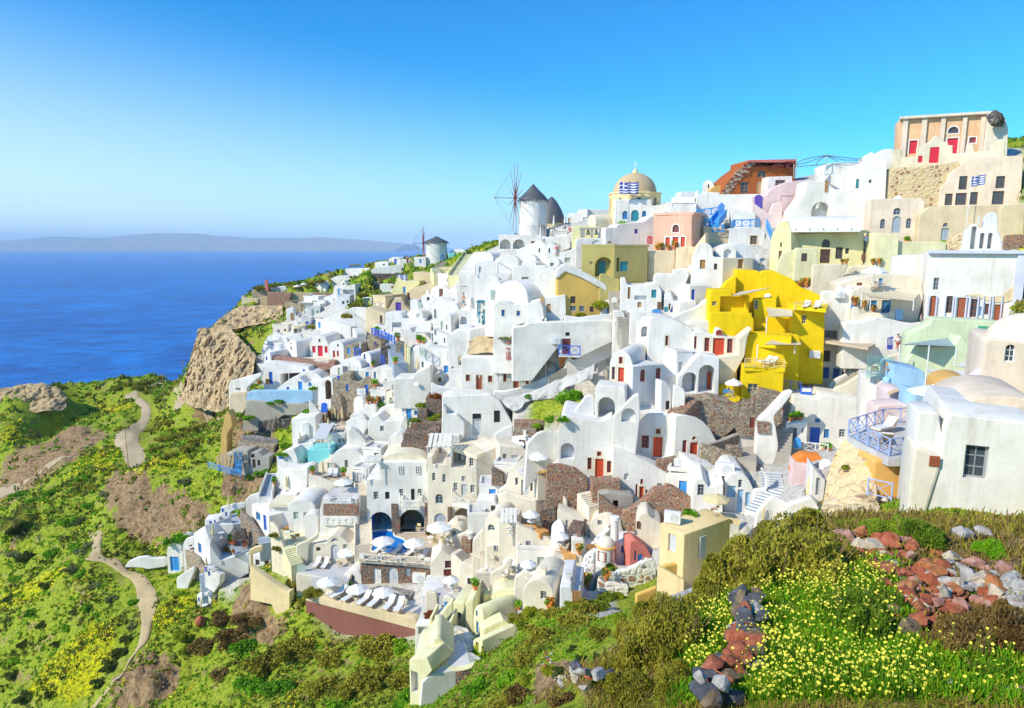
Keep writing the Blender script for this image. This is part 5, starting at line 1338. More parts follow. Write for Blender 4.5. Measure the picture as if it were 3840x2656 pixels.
tag(chapel_cross(334,1176,96.75),'small white cross on the left red chapel door','cross');tag(chapel_cross(733,1172,96.2),'small white cross on the right red chapel door','cross')
W('white and red two arched bell gable over the chapel','618 985 620 812 668 810 670 740 700 715 735 690 770 715 775 812 846 820 846 985',Y=96.2,yaw=6,d=.9,m='white',rf=.12,fnd=.3,ops='N white 655 845 706 975 .8;N white 735 845 786 975 .8;N white 700 705 738 808 .8',name='bell_gable',cat='bell gable')
def red_bands():
 c=P(730,900,95.9);fr=Fr(c,6);root=empty('red_bands',c,R(6));tag(root,'red painted bands and little columns on the chapel bell gable','trim')
 for x0,y0,x1,y1 in((616,808,824,822),(616,868,658,880),(780,880,826,892),(620,972,822,988),(666,738,702,748),(735,742,772,752),(670,765,678,810),(692,765,700,810),(740,765,748,812),(762,765,770,812),(622,905,630,975),(650,905,660,975),(786,910,794,980),(814,920,824,980)):
  a,z1=fr.loc(x0,y0);b,z0=fr.loc(x1,y1);mb=MB();mb.box(a,-.1,z0,b,.02,z1);mb.build('band','dustyred',root)
 for x in(690,770):
  a,z=fr.loc(x,890);mb=MB();mb.lathe([(.26,z-.15),(.2,z+.1),(.12,z+.5),(.02,z+.62)],12,(a,.4,0));mb.build('bell','bronze',root,smooth=50)
 a,z=fr.loc(728,893);mb=MB();mb.lathe([(.05,z-1.4),(.16,z-1.4),(.16,z-.45),(.3,z-.3),(.5,z+.1),(.02,z+.1)],14,(a,.1,0));mb.build('urn','dustyred',root,smooth=50)
red_bands()
LOFT('bare_rock',[[(220,800,101),(330,740,103),(470,735,104),(560,760,103),(650,790,102),(800,790,101),(1000,830,99.5),(1180,860,98)],[(220,870,100),(350,840,100),(480,850,100),(570,870,100),(650,870,99.5),(820,860,99),(1000,890,98.5),(1170,890,97.5)],[(200,940,99),(360,925,98.6),(480,920,98.4),(560,930,98.3),(650,930,98.3),(850,935,98),(1000,935,97.5),(1150,920,97)]],50,22,'tan',.5,.5,'bare ochre rock behind the chapel roof','rock')
W('long white stair wall descending in a sweep from right to chapel foot','480 1400 485 1330 620 1330 800 1290 1000 1200 1180 1120 1240 1090 1260 990 1300 960 1340 1000 1400 980 1600 850 1840 765 1840 900 1500 1090 1100 1260 720 1390',Y=94,yaw=6,d=.6,m='white',rf=.4,fnd=1.5)
LOFT('pale_rock',[[(490,1385,93.8),(700,1390,93.4),(950,1310,93),(1200,1200,92.7),(1500,1080,92),(1560,1040,91.8)],[(560,1450,93),(760,1440,92.4),(950,1400,92),(1180,1290,92),(1420,1160,91.5),(1560,1110,91)],[(700,1540,91.6),(780,1520,91.2),(850,1440,91.8),(1100,1400,91.6),(1300,1280,91),(1540,1200,90.5)]],50,24,'grey',.45,.6,'pale lime washed rock face under the sweeping stair wall','rock')
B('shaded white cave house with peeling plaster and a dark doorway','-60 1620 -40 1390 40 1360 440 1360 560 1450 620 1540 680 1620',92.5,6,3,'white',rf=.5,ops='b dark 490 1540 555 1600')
STAIR('dark stone steps up to the small red gate beside the chapel',(1060,1190),(1220,1080),1.4,6,'concrete',95,95.5)
def red_gate():
 c=P(1228,1075,95.2);root=empty('red_gate',c);tag(root,'narrow red slatted gate above the dark steps','gate')
 for i in range(4):
  mb=MB();mb.box(-.55+i*.3,-.04,0,-.33+i*.3,.04,4.2-.25*abs(i-1.5));mb.build('slat','orange2',root)
red_gate()
STAIR('rough stone stairway climbing between white piers',(1950,740),(1790,260),2.2,22,'concrete',88.5,98)
tile(1800,580,2.85)
B('white chapel like vault house with a slit window left of the cream bell block','590 1170 592 945 640 930 705 960 715 1160',122,-14,5,ops='w sage 626 1000 645 1048')
B('white vaulted entrance with a pink visitor doorway','705 1170 708 960 760 945 800 970 835 960 845 1130',120,-10,4,ops='d sage 805 985 838 1085;w sage 732 1000 752 1052')
B('white terrace block with a sage shutter below the little tree','848 1180 850 1048 1030 1000 1035 1110 1090 1120 1090 1180',113,-6,4,ops='b sage 906 1102 964 1150')
W('long white sloping wall running up toward the windmill terrace','390 1180 392 1020 560 950 730 880 960 870 970 1000 830 1060 590 1150',126,-6,2,'white',rf=.4)
B('big white low dome roof in the cascade of houses','150 1250 150 1150 175 1110 230 1080 300 1072 370 1085 410 1120 415 1200',125,-14,6,'white',rf=.1)
B('white arched roof house behind the low dome',vault(0,140,1120,1120,1110,1045),133,-24,7)
B('white tiny vaulted house right of the low dome',vault(440,600,1200,1200,1170,1140),118,-20,5)
B('white rounded apse house with a recessed arch near the slit window',vault(470,600,1190,1190,1130,1060),121,-16,4)
B('broad white flat roofed house with a hooded sage window','315 1330 345 1195 700 1190 712 1215 600 1330',112,-8,5,ops='w sage 445 1308 520 1335')
B('white sloping shouldered house above the ochre wall','595 1330 620 1260 700 1215 835 1180 830 1330',106,-6,3,rf=.4)
B('small white arched hut left of the sloping shoulder',vault(715,850,1230,1200,1150,1100),112.5,-20,4,ops='w sage 750 1155 788 1205')
W('white perforated planter wall on the roof terrace with a red chair','140 1345 142 1310 310 1300 315 1345',Y=110,yaw=-4,d=.6)
B('white vault with a curved awning edge left of the big barrel',vault(60,240,1470,1460,1420,1350),104,-26,5)
B('white cube with sage glass door under the curved awning','50 1560 52 1440 200 1450 205 1560',102.5,-12,3,ops='d sage 115 1450 155 1545')
tile(1200,900,2.85)
B('white restaurant terrace house with folded parasols','1560 470 1570 370 1640 365 2030 375 2030 440 1790 500',117,-8,4)
B('white house with a dark door behind the folded parasols','1650 380 1665 250 1720 230 1880 240 2050 330 2050 390',123,-10,4,ops='d grey 1697 288 1728 350')
STAIR('long white stairway with pale treads climbing to the windmill street',(1570,350),(1720,130),3.0,20,'white',128,150)
STAIR('cream edged stairway with grey treads beside the brown stone roof',(1440,390),(1600,150),2.4,20,'paleyellow',135,162,side='paleyellow',tread='bluefloor')
B('small cream house with a brown stone roof bed right of the small windmill','1220 390 1222 300 1420 290 1440 300 1430 380',150,-4,3,'paleyellow',ops='n paleyellow 1325 318 1368 372 .1')
LOFT('paved_slope',[[(1225,275,153),(1320,235,160),(1450,200,165),(1540,190,168)],[(1225,296,151),(1320,300,151),(1410,298,151),(1450,270,153)]],24,8,'tanstone',.2,1.0,'sloping brown stone paving by the cream stairway','paved slope')
STAIR('short grey tread steps left of the brown stone roof',(1260,370),(1225,300),1.8,6,'paleyellow',146,150,tread='bluefloor')
B('distant white house with curved glass roof beside a pale pool',vault(1385,1560,190,190,140,95),186,-6,6)
B('small distant white gabled house near the stairway top','1562 150 1565 120 1600 103 1640 125 1640 150',183,-6,4)
W('aqua pool wall beside the distant curved glass roof',rect(1370,140,185,1440,138,185),183,0,1.5,'aqua')
B('white house with blue shutter left of the small windmill','1003 290 1005 185 1130 180 1135 290',184,-8,4,ops='b azure 1063 205 1085 250')
B('white far vaulted house with a blue door on the headland',vault(735,860,260,260,215,183),205,-14,8,ops='d blue 793 203 820 258')
B('low white flat house beside the blue door vault on the headland',rect(845,205,290,1000,218,290),203,-4,5)
W('shaded pale blue retaining wall of the headland terraces','525 380 545 320 620 290 900 262 890 340 700 360',198,-2,2,'cool')
B('small white vault with grey window on the headland terrace',vault(585,730,295,285,255,232),201,-14,4,ops='w grey 668 255 700 275')
W('dark stone terrace bank on the headland','545 440 550 365 700 362 890 365 890 400 700 440',190,-2,2,'darkstone',rf=.2)
W('tan stone bank with a dry shrub below the dark terrace','530 560 540 450 640 440 650 560',183,-4,2,'mixstone',rf=.2)
B('white terraced house with a sloped wall on the headland edge','245 440 250 360 275 308 510 305 545 300 500 380 420 440',207,-12,5)
B('long white house with two purple shutters on the headland','95 470 100 420 180 385 250 385 420 440 420 520 200 520',202,-12,5,ops='b purple 220 428 244 460;b blue 218 480 250 518;d blue 110 478 132 535')
B('white vaulted house with a slit window at the left headland',vault(-60,65,560,560,500,465),199,-24,7,ops='w grey -34 500 -20 530')
tile(640,820,2.85)
B('white vaulted house with a grey window beside the parasol terrace',vault(1540,1610,790,790,700,668),199,-28,8,ops='w grey 1563 698 1578 728')
W('tan stone tower wall at the cliff edge left of the blue roof','865 850 868 765 960 745 1018 735 1020 830',196,-8,3,'tanstone',rf=.1)
W('pale blue sloping roof wall next to the red chimney','1020 790 1022 750 1060 728 1245 725 1245 785',199,0,3,'cool',rf=.1)
def red_chimney():
 c=P(1028,740,196);root=empty('red_chimney',c);tag(root,'slim red chimney stack on the cliff terrace','chimney')
 mb=MB();mb.box(-.42,-.35,-1,.42,.35,2.2);mb.build('stack','dustyred',root);mb=MB();mb.bar((0,0,2.2),(0,0,3.2),.06);mb.build('finial','wine',root)
red_chimney()
W('long tan fortress wall above the cliff','920 940 935 850 1010 832 1240 825 1300 795 1520 795 1530 880 1400 930 1215 950',193,-2,3,'tan',rf=.1)
W('brown stone retaining wall of the parasol terrace','1025 830 1026 785 1290 790 1290 800 1240 830',191.8,-2,1,'brick',rf=.05)
W('dark brown stone wall at the right end of the fortress wall','1515 880 1520 795 1720 797 1720 890',190,0,1.5,'redstone',rf=.05)
W('rounded pale bastion parapet at the cliff edge','752 890 755 820 800 850 935 855 930 890',193,-4,1.5,'sand',rf=.2)
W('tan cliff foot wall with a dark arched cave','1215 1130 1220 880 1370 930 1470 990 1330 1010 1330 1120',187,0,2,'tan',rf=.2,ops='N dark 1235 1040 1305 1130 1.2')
B('white house with stepped wall and small sage window by the straw umbrellas','1325 1160 1328 1005 1410 1005 1420 980 1450 985 1500 1080 1490 1120',182,-6,3,ops='w sage 1490 1065 1500 1100'.replace('1490 1065 1500 1100','1440 1050 1465 1090'))
B('white pavilion with awning and blue pillar on the slope','1740 860 1745 740 1830 735 1970 700 1980 850 1920 890',172,-8,4,ops='n cool 1840 760 1960 850 1.2;d lightblue 1785 750 1815 830')
W('white low wall curving round the pavilion foot','1740 890 1745 850 1830 855 1980 850 1985 885 1900 905',Y=170,yaw=-6,d=.6)
B('white stair corner house above the pale shrub bank','2045 970 2048 845 2150 845 2155 940',166,-10,3,ops='n cool 2060 850 2130 930 .8')
tile(1200,900,2.85)
B('tall sand yellow house with a dark window at the crest',rect(995,345,600,1250,365,600),158,-10,6,'sand',ops='w wood 1092 430 1112 472')
B('big sand yellow gabled house with two brown windows','860 790 865 600 985 510 1290 435 1310 480 1290 600 1100 720 960 745',148,-8,7,'sand',rf=.15,ops='w wood 932 565 960 635;w brown 1235 560 1276 608')
B('cream stepped gable wall with a blue door left of the sand yellow house','755 620 760 560 800 480 830 400 850 400 885 440 1060 440 1065 480 980 520 880 600',154,-6,5,'paleyellow',rf=.2,ops='d azure 888 502 915 570')
B('small sand yellow cube with two white shutters',rect(565,600,780,700,612,790),142,-26,7,'sand',ops='b white2 582 672 630 740;b white2 648 680 680 750',roof=.2)
B('sand yellow wing with a purple grey door and sloped roof','700 790 712 780 795 625 870 625 905 700 970 750 850 785',141,6,4,'sand',rf=.1,ops='d plum 808 668 868 772'.replace('plum','purple'))
B('sand yellow lower house with a brown arched window','485 840 490 740 510 715 690 785 692 1000 580 940',138,-18,5,'sand',rf=.15,ops='a brown 640 805 668 910')
W('dark stone slope with planting right of the small stair house','630 570 640 470 760 470 800 480 760 560',168,-4,1,'cool')
B('big plain white block house with a sunken roof terrace','-10 1060 5 870 150 865 330 930 332 1055',139,-20,10,'white',rf=.2,ops='')
W('white parapet wall running up behind the plain white block','0 900 10 860 350 720 490 720 570 920 560 1000 430 930 340 790',Y=146,yaw=-4,d=.8,m='white')
W('white outer wall with a round stone emblem on the roof terrace','345 960 350 780 440 850 560 920 575 1010 500 1010',Y=139.5,yaw=4,d=.8)
STAIR('short white steps at the corner of the plain white block',(440,1010),(400,945),1.8,6,'white',134,137)
B('low white rounded vault house with pale shutter below the sand houses',vault(930,1095,840,830,800,745),131,-24,6,ops='b sage 1030 788 1072 830')
B('white terraced block with built in seat and glass panel','690 1010 695 780 870 780 885 840 1120 840 1130 960 900 1010',130,-6,5,ops='n cool 770 880 870 985 .8;b sage 780 935 870 965')
W('white curved ramp wall rising to the restaurant roof terrace','1090 740 1100 715 1220 620 1300 610 1330 550 1480 490 1500 640 1230 720 1200 780',133,-4,1.5)
B('white restaurant house with slim arched window and round corner','1210 960 1215 740 1280 680 1450 680 1490 740 1490 900',122,-8,6,rf=.3,ops='a sage 1220 740 1238 835')
B('tiny white vaulted chapel facade with arched sage doors',vault(1268,1400,970,960,830,785),116,-26,5,ops='A sage 1290 870 1318 968;w sage 1345 905 1362 965')
B('white block with a blue railing corner and big arch','1480 910 1485 750 1690 760 1690 890 1600 905',116,-4,5,ops='N cool 1490 820 1570 905 1.0')
B('white house with dark framed windows behind the blue pergola','1690 830 1700 640 1850 650 1860 800',113,-8,4,ops='w sage 1740 742 1785 795;w sage 1805 748 1830 785')
B('broad low white vault roof in front of the restaurant terrace',vault(1200,1430,740,720,720,640),127,-12,5)
B('white house with a dish on its flat roof','915 980 918 900 1050 880 1180 890 1200 940',127,-8,4)
B('white pergola house with a canvas roof and potted plants','885 1080 890 950 960 950 1000 1000 1195 1000 1195 1090',123,-6,4,ops='n cool 1010 1005 1120 1085 1.5')
B('tall white house with sage windows right of the pergola','1200 1120 1205 950 1300 1000 1365 1020 1365 1190 1230 1200',114,-14,6,ops='w sage 1222 955 1240 1015;w sage 1322 1045 1338 1105;N cool 1222 1090 1255 1130 .5')
B('tall windowless white house left of the chapel','1365 1480 1368 1020 1480 970 1590 960 1590 1200 1480 1250 1480 1480',106,-4,7,'white',rf=.15)
W('white wall running right from the windowless house to the blue window cube','1585 1130 1590 960 1840 905 1845 1000 1700 1060',105.5,4,2)
B('white house with a sage glass balcony and arched window','1060 1370 1065 1180 1125 1150 1360 1190 1365 1380',109,-6,5,ops='a sage 1085 1300 1108 1365')
W('white scalloped wall beside the folded canvas parasol','965 1280 970 1210 1000 1150 1060 1130 1200 1070 1210 1130 1060 1240',Y=113,yaw=0,d=.6)
W('white sculpted wall with a satellite dish left of the chapel yard','780 1600 785 1480 990 1480 1020 1420 1180 1345 1190 1600',103,-2,3,'white',rf=.3)
W('white low yard wall in front of the chapel','1180 1600 1185 1520 1260 1560 1480 1590 1480 1620',Y=99,yaw=0,d=.5)
B('tan stone vaulted house with a blue door and white roof',vault(258,370,1230,1235,1180,1120),124,-22,9,'tanstone',rf=.05,ops='d azure 290 1152 320 1222')
B('white vaulted house with a slim blue gable window',vault(420,545,1340,1360,1270,1200),120,-22,8,ops='w azure 465 1220 487 1275;w azure 470 1310 495 1340;d azure 512 1318 530 1355')
B('white low vault with a shaded grey porch',vault(215,440,1420,1400,1330,1265),119,-20,5,ops='n cool 240 1350 305 1425 1.0')
B('white vaulted house with a slit blue door at the stone terrace','540 1500 545 1400 590 1365 640 1375 820 1370 825 1440 640 1510',115.5,-14,5,ops='w azure 575 1410 597 1485')
B('white canopy house with a blue door above the stone wall','350 1500 355 1400 490 1380 545 1400 545 1500',117,-8,4,ops='d azure 488 1412 522 1488;n mixstone 360 1410 450 1490 .8')
W('tan stone house wall with blue shutters and slit windows','145 1640 150 1500 240 1430 330 1425 340 1500 400 1520 480 1480 600 1510 610 1560 660 1580 655 1700 400 1720',115,-4,3,'tanstone',rf=.05,ops='b blue 278 1545 302 1640'.replace('1640','1615')+';d blue 476 1548 512 1640;b blue 185 1450 205 1490',name='house',cat='house')
W('dark stone wall wing beside the blue stairs','640 1260 645 1150 730 1130 790 1260 780 1290 760 1280',119,6,1.5,'darkstone')
B('olive stone house wall with a pale blue door right of the blue steps','805 1290 808 1090 900 1110 930 1290',117.5,8,3,'mixstone',ops='d lightblue 862 1145 890 1285')
B('tan stone corner block with a round blue awning','505 1130 510 1020 560 1010 650 1060 660 1140',127,-10,3,'tanstone',ops='b blue 590 1110 620 1145;d blue 580 1090 600 1150')
STAIR('blue painted steps down between dark stone walls',(860,1330),(770,1110),2.2,16,'greyblue',112,122)
W('cream pilaster post beside the blue painted steps',rect(900,1110,1370,925,1110,1370),Y=113,yaw=0,d=.6,m='butter')
W('green tinted narrow stair wall right of the cream post','925 1420 928 1140 965 1150 965 1420',112.6,4,1,'lemon')
tile(640,820,2.85)
B('white house with pink red double door and two red shutters','1480 1480 1485 1350 1520 1270 1580 1250 1650 1265 1690 1350 1690 1480',131.5,-8,7,rf=.1,ops='d crimson 1572 1358 1625 1472;b crimson 1512 1362 1548 1435;b crimson 1645 1365 1678 1435;b wine 1578 1288 1600 1318')
B('white vaulted house with two slit windows left of the pink red door',vault(1250,1345,1480,1485,1340,1298),131,-34,6.5,rf=.05,ops='w wine 1280 1325 1290 1345;w wine 1280 1368 1294 1402')
B('white vaulted house with two narrow red shutters',vault(1690,1850,1510,1510,1370,1310),128,-16,8,rf=.1,ops='b red 1732 1412 1758 1485;b red 1775 1412 1798 1475;b wine 1778 1340 1796 1372')
W('long red brick retaining wall below the red door houses','1060 1530 1062 1465 1230 1490 1490 1520 1680 1555 1690 1520 1755 1525 1760 1610 1400 1600',127,-4,2,'brick',rf=.05,fnd=1)
SL('red_door_terrace','1062 1466 1490 1520 1690 1520 1690 1480 1480 1475 1250 1450 1130 1445',at=(1490,1520),Y=127,m='warm',th=1)
LOFT('whitewashed_rock',[[(970,1400,131),(1010,1310,136),(1050,1260,140),(1130,1245,141),(1230,1260,140),(1255,1310,138)],[(975,1440,130),(1040,1380,133),(1090,1350,135),(1150,1340,136),(1210,1350,136),(1250,1390,134)],[(970,1490,129),(1040,1460,129),(1100,1450,130),(1160,1440,131),(1210,1440,131.5),(1250,1445,131)]],40,24,'white',.9,.35,'lump of whitewashed rock left of the red door houses','rock')
B('small white vault with blue window below the whitewashed rock',vault(1000,1065,1530,1530,1460,1430),127,-20,5,ops='w azure 1015 1475 1035 1515')
W('white curved stair wall by the magenta flowers','1095 1250 1100 1195 1200 1250 1390 1230 1410 1290 1300 1300',140,0,1)
tile(820,1280,2.85)
B('long white house with a blue door below the brick wall','470 480 478 225 560 225 880 265 960 275 970 330 660 350 660 480',124.5,-6,3,ops='d blue 538 328 576 455;b blue 900 302 922 338')
B('white gabled house with blue windows and a barrel roof','620 530 625 510 720 430 800 380 860 385 925 450 1060 440 1065 540',120,-6,6,rf=.1,ops='d azure 850 432 895 525;w azure 725 490 756 522;w azure 962 438 986 475')
B('rounded white barrel roof of the blue window house',vault(800,1110,470,470,430,325),122.5,-2,6)
B('white tall arch porch over a stone wall and blue gate','1055 640 1060 430 1090 400 1150 385 1215 400 1228 620 1180 640',117,-16,3,rf=.2,ops='N tanstone 1140 415 1205 620 1.6')
W('long pale blue washed terrace wall','290 640 300 560 340 530 900 525 1010 540 1010 640 900 665 600 640',119.5,-2,1.2,'sky',rf=.3,fnd=.8)
W('white corner parapet with a grey vent above the ochre bastion','100 560 105 480 120 425 440 340 460 360 300 500 300 560',123,-10,1,'white',ops='w grey 182 497 236 526')
W('round ochre bastion below the white corner parapet','110 690 115 555 300 560 310 690 160 720',121.5,-10,3,'sand',rf=.6)
W('tall ochre buttress on the slope left of the grey shed','15 1260 25 1000 60 820 90 740 130 790 150 900 90 1000 80 1260',115,-4,2,'ochre',rf=.3)
B('weathered grey stone shed with dark openings and timber','30 1380 40 1210 140 1200 145 1160 310 1165 310 1220 280 1380',111,-14,4,'concrete',rf=.06,ops='d darkwood 145 1242 185 1372',name='shed',cat='shed')
B('weathered grey vaulted shed with a row of small windows','285 1390 290 1240 340 1190 420 1185 470 1230 540 1240 545 1330 450 1390',110.5,-4,4,'concrete',rf=.1,ops='d darkwood 362 1262 395 1355;w darkwood 345 1205 385 1245;w darkwood 415 1270 445 1330;w darkwood 305 1260 338 1320',name='shed',cat='shed')
def door_panel():
 c=P(212,1395,109.6);ob=empty('blue_door_panel',c);tag(ob,'loose blue door leaning against the grey shed','door')
 mb=MB();mb.box(-.5,-.05,0,.5,.05,2.1);p=mb.build('panel','azure',ob);p.rotation_euler=(R(-8),0,0)
 mb=MB();[mb.box(-.75+.8*i,-.08,.2+1.1*j,-.1+.8*i,-.052,1.1+1.1*j)for i in range(2)for j in range(3)];q=mb.build('glazing','blueglass',p)
 ob2=empty('timber_stack',P(75,1370,110));tag(ob2,'stack of yellow timber boards against the shed','timber')
 for i in range(5):
  mb=MB();mb.box(-.2,-.05,0,.2,.05,2.2+.3*(i%3));b=mb.build('board','tanwood',ob2);b.location=(-1.1+.5*i,0,0);b.rotation_euler=(R(-12),R(5*(i-2)),0)
door_panel()
W('grey rubble terrace wall above the grey sheds','190 1210 200 1085 360 1110 595 1120 590 1190 470 1225',113,-2,2,'tanstone',rf=.1)
W('pale drystone terrace wall below the leaning ladder','230 1060 240 1010 400 1020 640 1065 640 1100',115.5,-2,1,'gravel',rf=.1)
W('dark drystone bank behind the leaning ladder','410 930 420 860 560 830 770 830 775 980 600 950',119,-2,1,'darkstone',rf=.2)
W('tan drystone bank under the pale blue terrace wall','230 730 300 640 350 625 540 650 760 665 980 665 985 800 700 790 420 790',119.2,-2,1.2,'concrete',rf=.2)
def ladder(label,a,b,Ya,Yb,m,w_=.5,n=9):
 A,Bq=P(*a,Ya),P(*b,Yb);root=empty('ladder',A);tag(root,label,'ladder')
 d=Bq-A;s=Vector((w_/2,0,0))
 for k in(-1,1):
  mb=MB();mb.bar(s*k,d+s*k,.06,5);mb.build('stile',m,root)
 for i in range(1,n):
  mb=MB();mb.bar(d*(i/n)-s,d*(i/n)+s,.035,5);mb.build('rung',m,root)
ladder('grey wooden ladder leaning on the drystone bank',(540,960),(585,775),118,118.6,'concrete',.9)
B('white vaulted house with a bright blue glazed door','775 1000 778 830 900 815 1035 800 1045 1040 960 1060 860 1050',110,-4,6,rf=.2,ops='d+ blue 900 905 968 1045')
B('small white hooded dormer over the bright blue glazed door',vault(885,965,930,930,905,870),109.5,-4,1.5,r=.05)
B('white stepped house with a blue slit door below the glazed blue door','790 1300 795 1050 850 1040 850 1100 1000 1090 1000 1300',106.5,-8,5,ops='w blue 925 1250 945 1290')
B('white corner house with a blue parapet stripe and a curved wall','615 1350 620 1230 680 1180 800 1150 840 1240 840 1330',104,-10,3,rf=.4,ops='b blue 640 1220 690 1255')
B('pale glass pool tank with an aqua edge','945 1350 950 1160 1190 1160 1200 1330 1180 1350',103.5,-2,4,'aqua',rf=.06,name='pool_tank',cat='pool')
SL('pool_water','955 1335 1150 1340 1185 1318 1100 1305 960 1310',Y=102.8,m='aqua',th=.3)
B('white domed house with a sage window right of the pool tank','1180 1390 1185 1260 1240 1190 1310 1150 1400 1142 1480 1165 1540 1230 1580 1330 1570 1470',101,-8,6,rf=.2,ops='w sage 1345 1270 1382 1350;w sage 1468 1368 1505 1408')
B('tall white rounded house with sage window and steps at its left','1590 1180 1595 860 1620 810 1700 790 1760 860 1950 850 1950 1000 1800 1180',104.5,-6,5,rf=.3,ops='w sage 1725 905 1765 962')
W('white swooping wall with sandy roof terrace','1380 1160 1375 960 1400 930 1480 960 1560 1050 1660 1200 1700 1230 1500 1250',102.5,4,1.5,rf=.5)
STAIR('pale steps running down right of the swooping wall',(1720,1210),(1560,1040),1.3,12,'warm',100.5,103.5)
B('white curved vault with grey arched grille shutter',vault(1950,2060,830,830,710,640),105,-18,7,ops='a palegrey 1968 670 2030 815')
W('white rounded fin wall right of the tall rounded house','1930 990 1935 900 1980 800 2010 778 2020 900 1990 990',Y=102.5,yaw=6,d=.6,rf=.4)
B('white block with a slanted canopy left of the arched grille','1880 670 1882 390 2070 390 2120 330 2250 260 2280 420 2180 500 1960 640',107,-4,4,rf=.2)
B('white low vault by the green loungers',vault(1700,1920,800,780,760,690),108,-14,5)
W('white planter wall with red flowers and pots','1550 790 1555 670 1680 670 1690 780',110,-8,2)
B('small white cap vault under the folded parasols',vault(1400,1560,830,830,815,765),109.5,-10,4)
B('tan stone cave vault on the parasol terrace',vault(1195,1310,680,690,620,555),115,-26,6,'mixstone',rf=.05)
B('small stone edged cave vault right of the parasol terrace',vault(1440,1545,670,670,640,590),113.5,-20,4)
SL('parasol_terrace','1070 720 1540 760 1500 900 1300 960 1080 900 1050 800',at=(1300,960),Y=108.5,m='clayfloor',th=2)
W('white stepped parapet left of the folded parasol terrace','960 660 965 630 1000 650 1110 790 1110 830 1000 740',Y=112.5,yaw=8,d=.5)
W('white wall with bougainvillea in front of the sandy roof terrace','1360 960 1362 850 1500 810 1590 850 1590 900 1480 920',Y=106.5,yaw=-4,d=.5)
tile(1240,1420,2.85)
B('cream hotel block with grey panel, two windows and vaulted roof','380 1620 382 1080 535 1080 530 895 1025 895 1030 1000 1070 1000 1085 1420 1085 1620',87.5,0,7,'white',rf=.08,fnd=6,ops='n grey 640 895 1000 1108 .12;w palegrey 458 1208 508 1292;b dark 582 1210 628 1290;w white2 730 1180 776 1262;d dark 858 1180 898 1300;w white2 928 1180 976 1262;N poolblue 415 1425 655 1700 5.5;N dark 738 1400 1002 1640 4.5',name='hotel',cat='hotel')
def hotel_panel_windows():
 for x0,x1 in((722,770),(905,955)):
  c=P((x0+x1)/2,1020,87.42);root=empty('casement_window',c)
  tag(root,'small %s casement window on the grey hotel panel'%('left hand' if x0<800 else 'right hand'),'window')
  k=P(x1,1020,87.4).x-c.x;h=P(x0,935,87.4).z-c.z
  mb=MB();mb.box(-k,0,0,k,.04,h);mb.build('pane','glass',root)
  mb=MB();t=.1
  mb.box(-k,-.05,0,-k+t,0,h);mb.box(k-t,-.05,0,k,0,h);mb.box(-k+t,-.05,0,k-t,0,t);mb.box(-k+t,-.05,h-t,k-t,0,h);mb.box(-t*.5,-.045,t,t*.5,0,h-t)
  for j in(1,2):mb.box(-k+t,-.04,h*j/3-.035,k-t,0,h*j/3+.035)
  mb.build('sash','white2',root)
hotel_panel_windows()
B('cream barrel roof over the hotel grey panel',vault(525,1030,900,900,893,790),88.5,0,6,'cream',fnd=.1)
B('tall cream hotel wing with four storeys of windows','1030 1640 1035 1000 1030 830 1090 830 1090 915 1225 920 1230 850 1285 850 1290 950 1440 965 1450 820 1560 825 1580 1640',86,-4,8,'warm',rf=.08,fnd=6,ops='w white2 1480 848 1530 940;w white2 1082 1008 1118 1092;w white2 1192 1022 1230 1110;n grey 1398 1042 1442 1096 .2;w white2 1312 1115 1355 1200;d palegrey 1395 1130 1460 1250;w white2 1492 1138 1538 1222;a greyblue 1118 1235 1200 1338;A greyblue 1105 1440 1235 1535;N warm 1315 1380 1540 1570 3.0',name='hotel',cat='hotel')
B('shaded cream side of the hotel with flat roof','1560 1400 1562 825 1800 720 1805 960 1720 1300',86.2,24,5,'warm',rf=.06,ops='d palegrey 1758 812 1795 950',name='hotel_side_wing',cat='house')
B('top floor of the hotel with a sunken porch and small window','1285 960 1290 740 1480 780 1560 825 1560 960',89,-4,5,'warm',rf=.06,ops='w white2 1355 805 1395 890;d warm 1420 810 1455 890'.replace('d warm','d palegrey'))
SL('hotel_roof','1290 730 1560 825 1810 710 1740 640 1340 640',Y=88.6,m='cream',th=.5)
W('dark slate stone pier beside the blue pool arch','655 1640 645 1345 710 1345 720 1480 740 1490 740 1640',Y=87.2,yaw=0,d=.6,m='lava',rf=.03,r=.03)
W('red stone pier right of the dark grotto arch',rect(1005,1345,1545,1082,1345,1545),Y=86.8,yaw=0,d=.8,m='redstone',rf=.03,r=.03)
W('stone pier between the hotel arches and the alcove',rect(1248,1380,1620,1295,1380,1640),Y=85.7,yaw=0,d=.5,m='lava',rf=.03,r=.03)
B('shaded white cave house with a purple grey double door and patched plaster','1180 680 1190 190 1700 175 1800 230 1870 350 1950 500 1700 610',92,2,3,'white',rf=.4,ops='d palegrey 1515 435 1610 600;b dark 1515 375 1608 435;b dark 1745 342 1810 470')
W('white wall with a chimney block left of the purple grey door','1165 640 1190 400 1195 270 1225 300 1240 380 1350 380 1430 470 1432 610 1280 640',91,0,1.5,rf=.3)
W('round lava stone planter tower topped with orange grass','1010 410 1015 200 1060 215 1185 230 1185 400 1050 420',97,0,4,'lava',rf=.3)
W('middle lava stone terrace wall with flower bed','850 570 850 475 1000 470 1195 460 1190 500 1100 540 1000 580',94,0,3,'lava',rf=.3)
W('lower lava stone terrace wall with a pale curved coping','775 690 778 580 1000 580 1090 540 1170 530 1150 640 1030 700',92.5,0,3,'lava',rf=.3)
W('bottom lava stone wall above the hotel vault','748 800 750 690 900 700 1040 700 1030 800',91,0,2,'lava',rf=.1)
W('upper dark lava wall beside the orange grass','900 420 930 320 1030 330 1030 410',96,0,2,'lava',rf=.2)
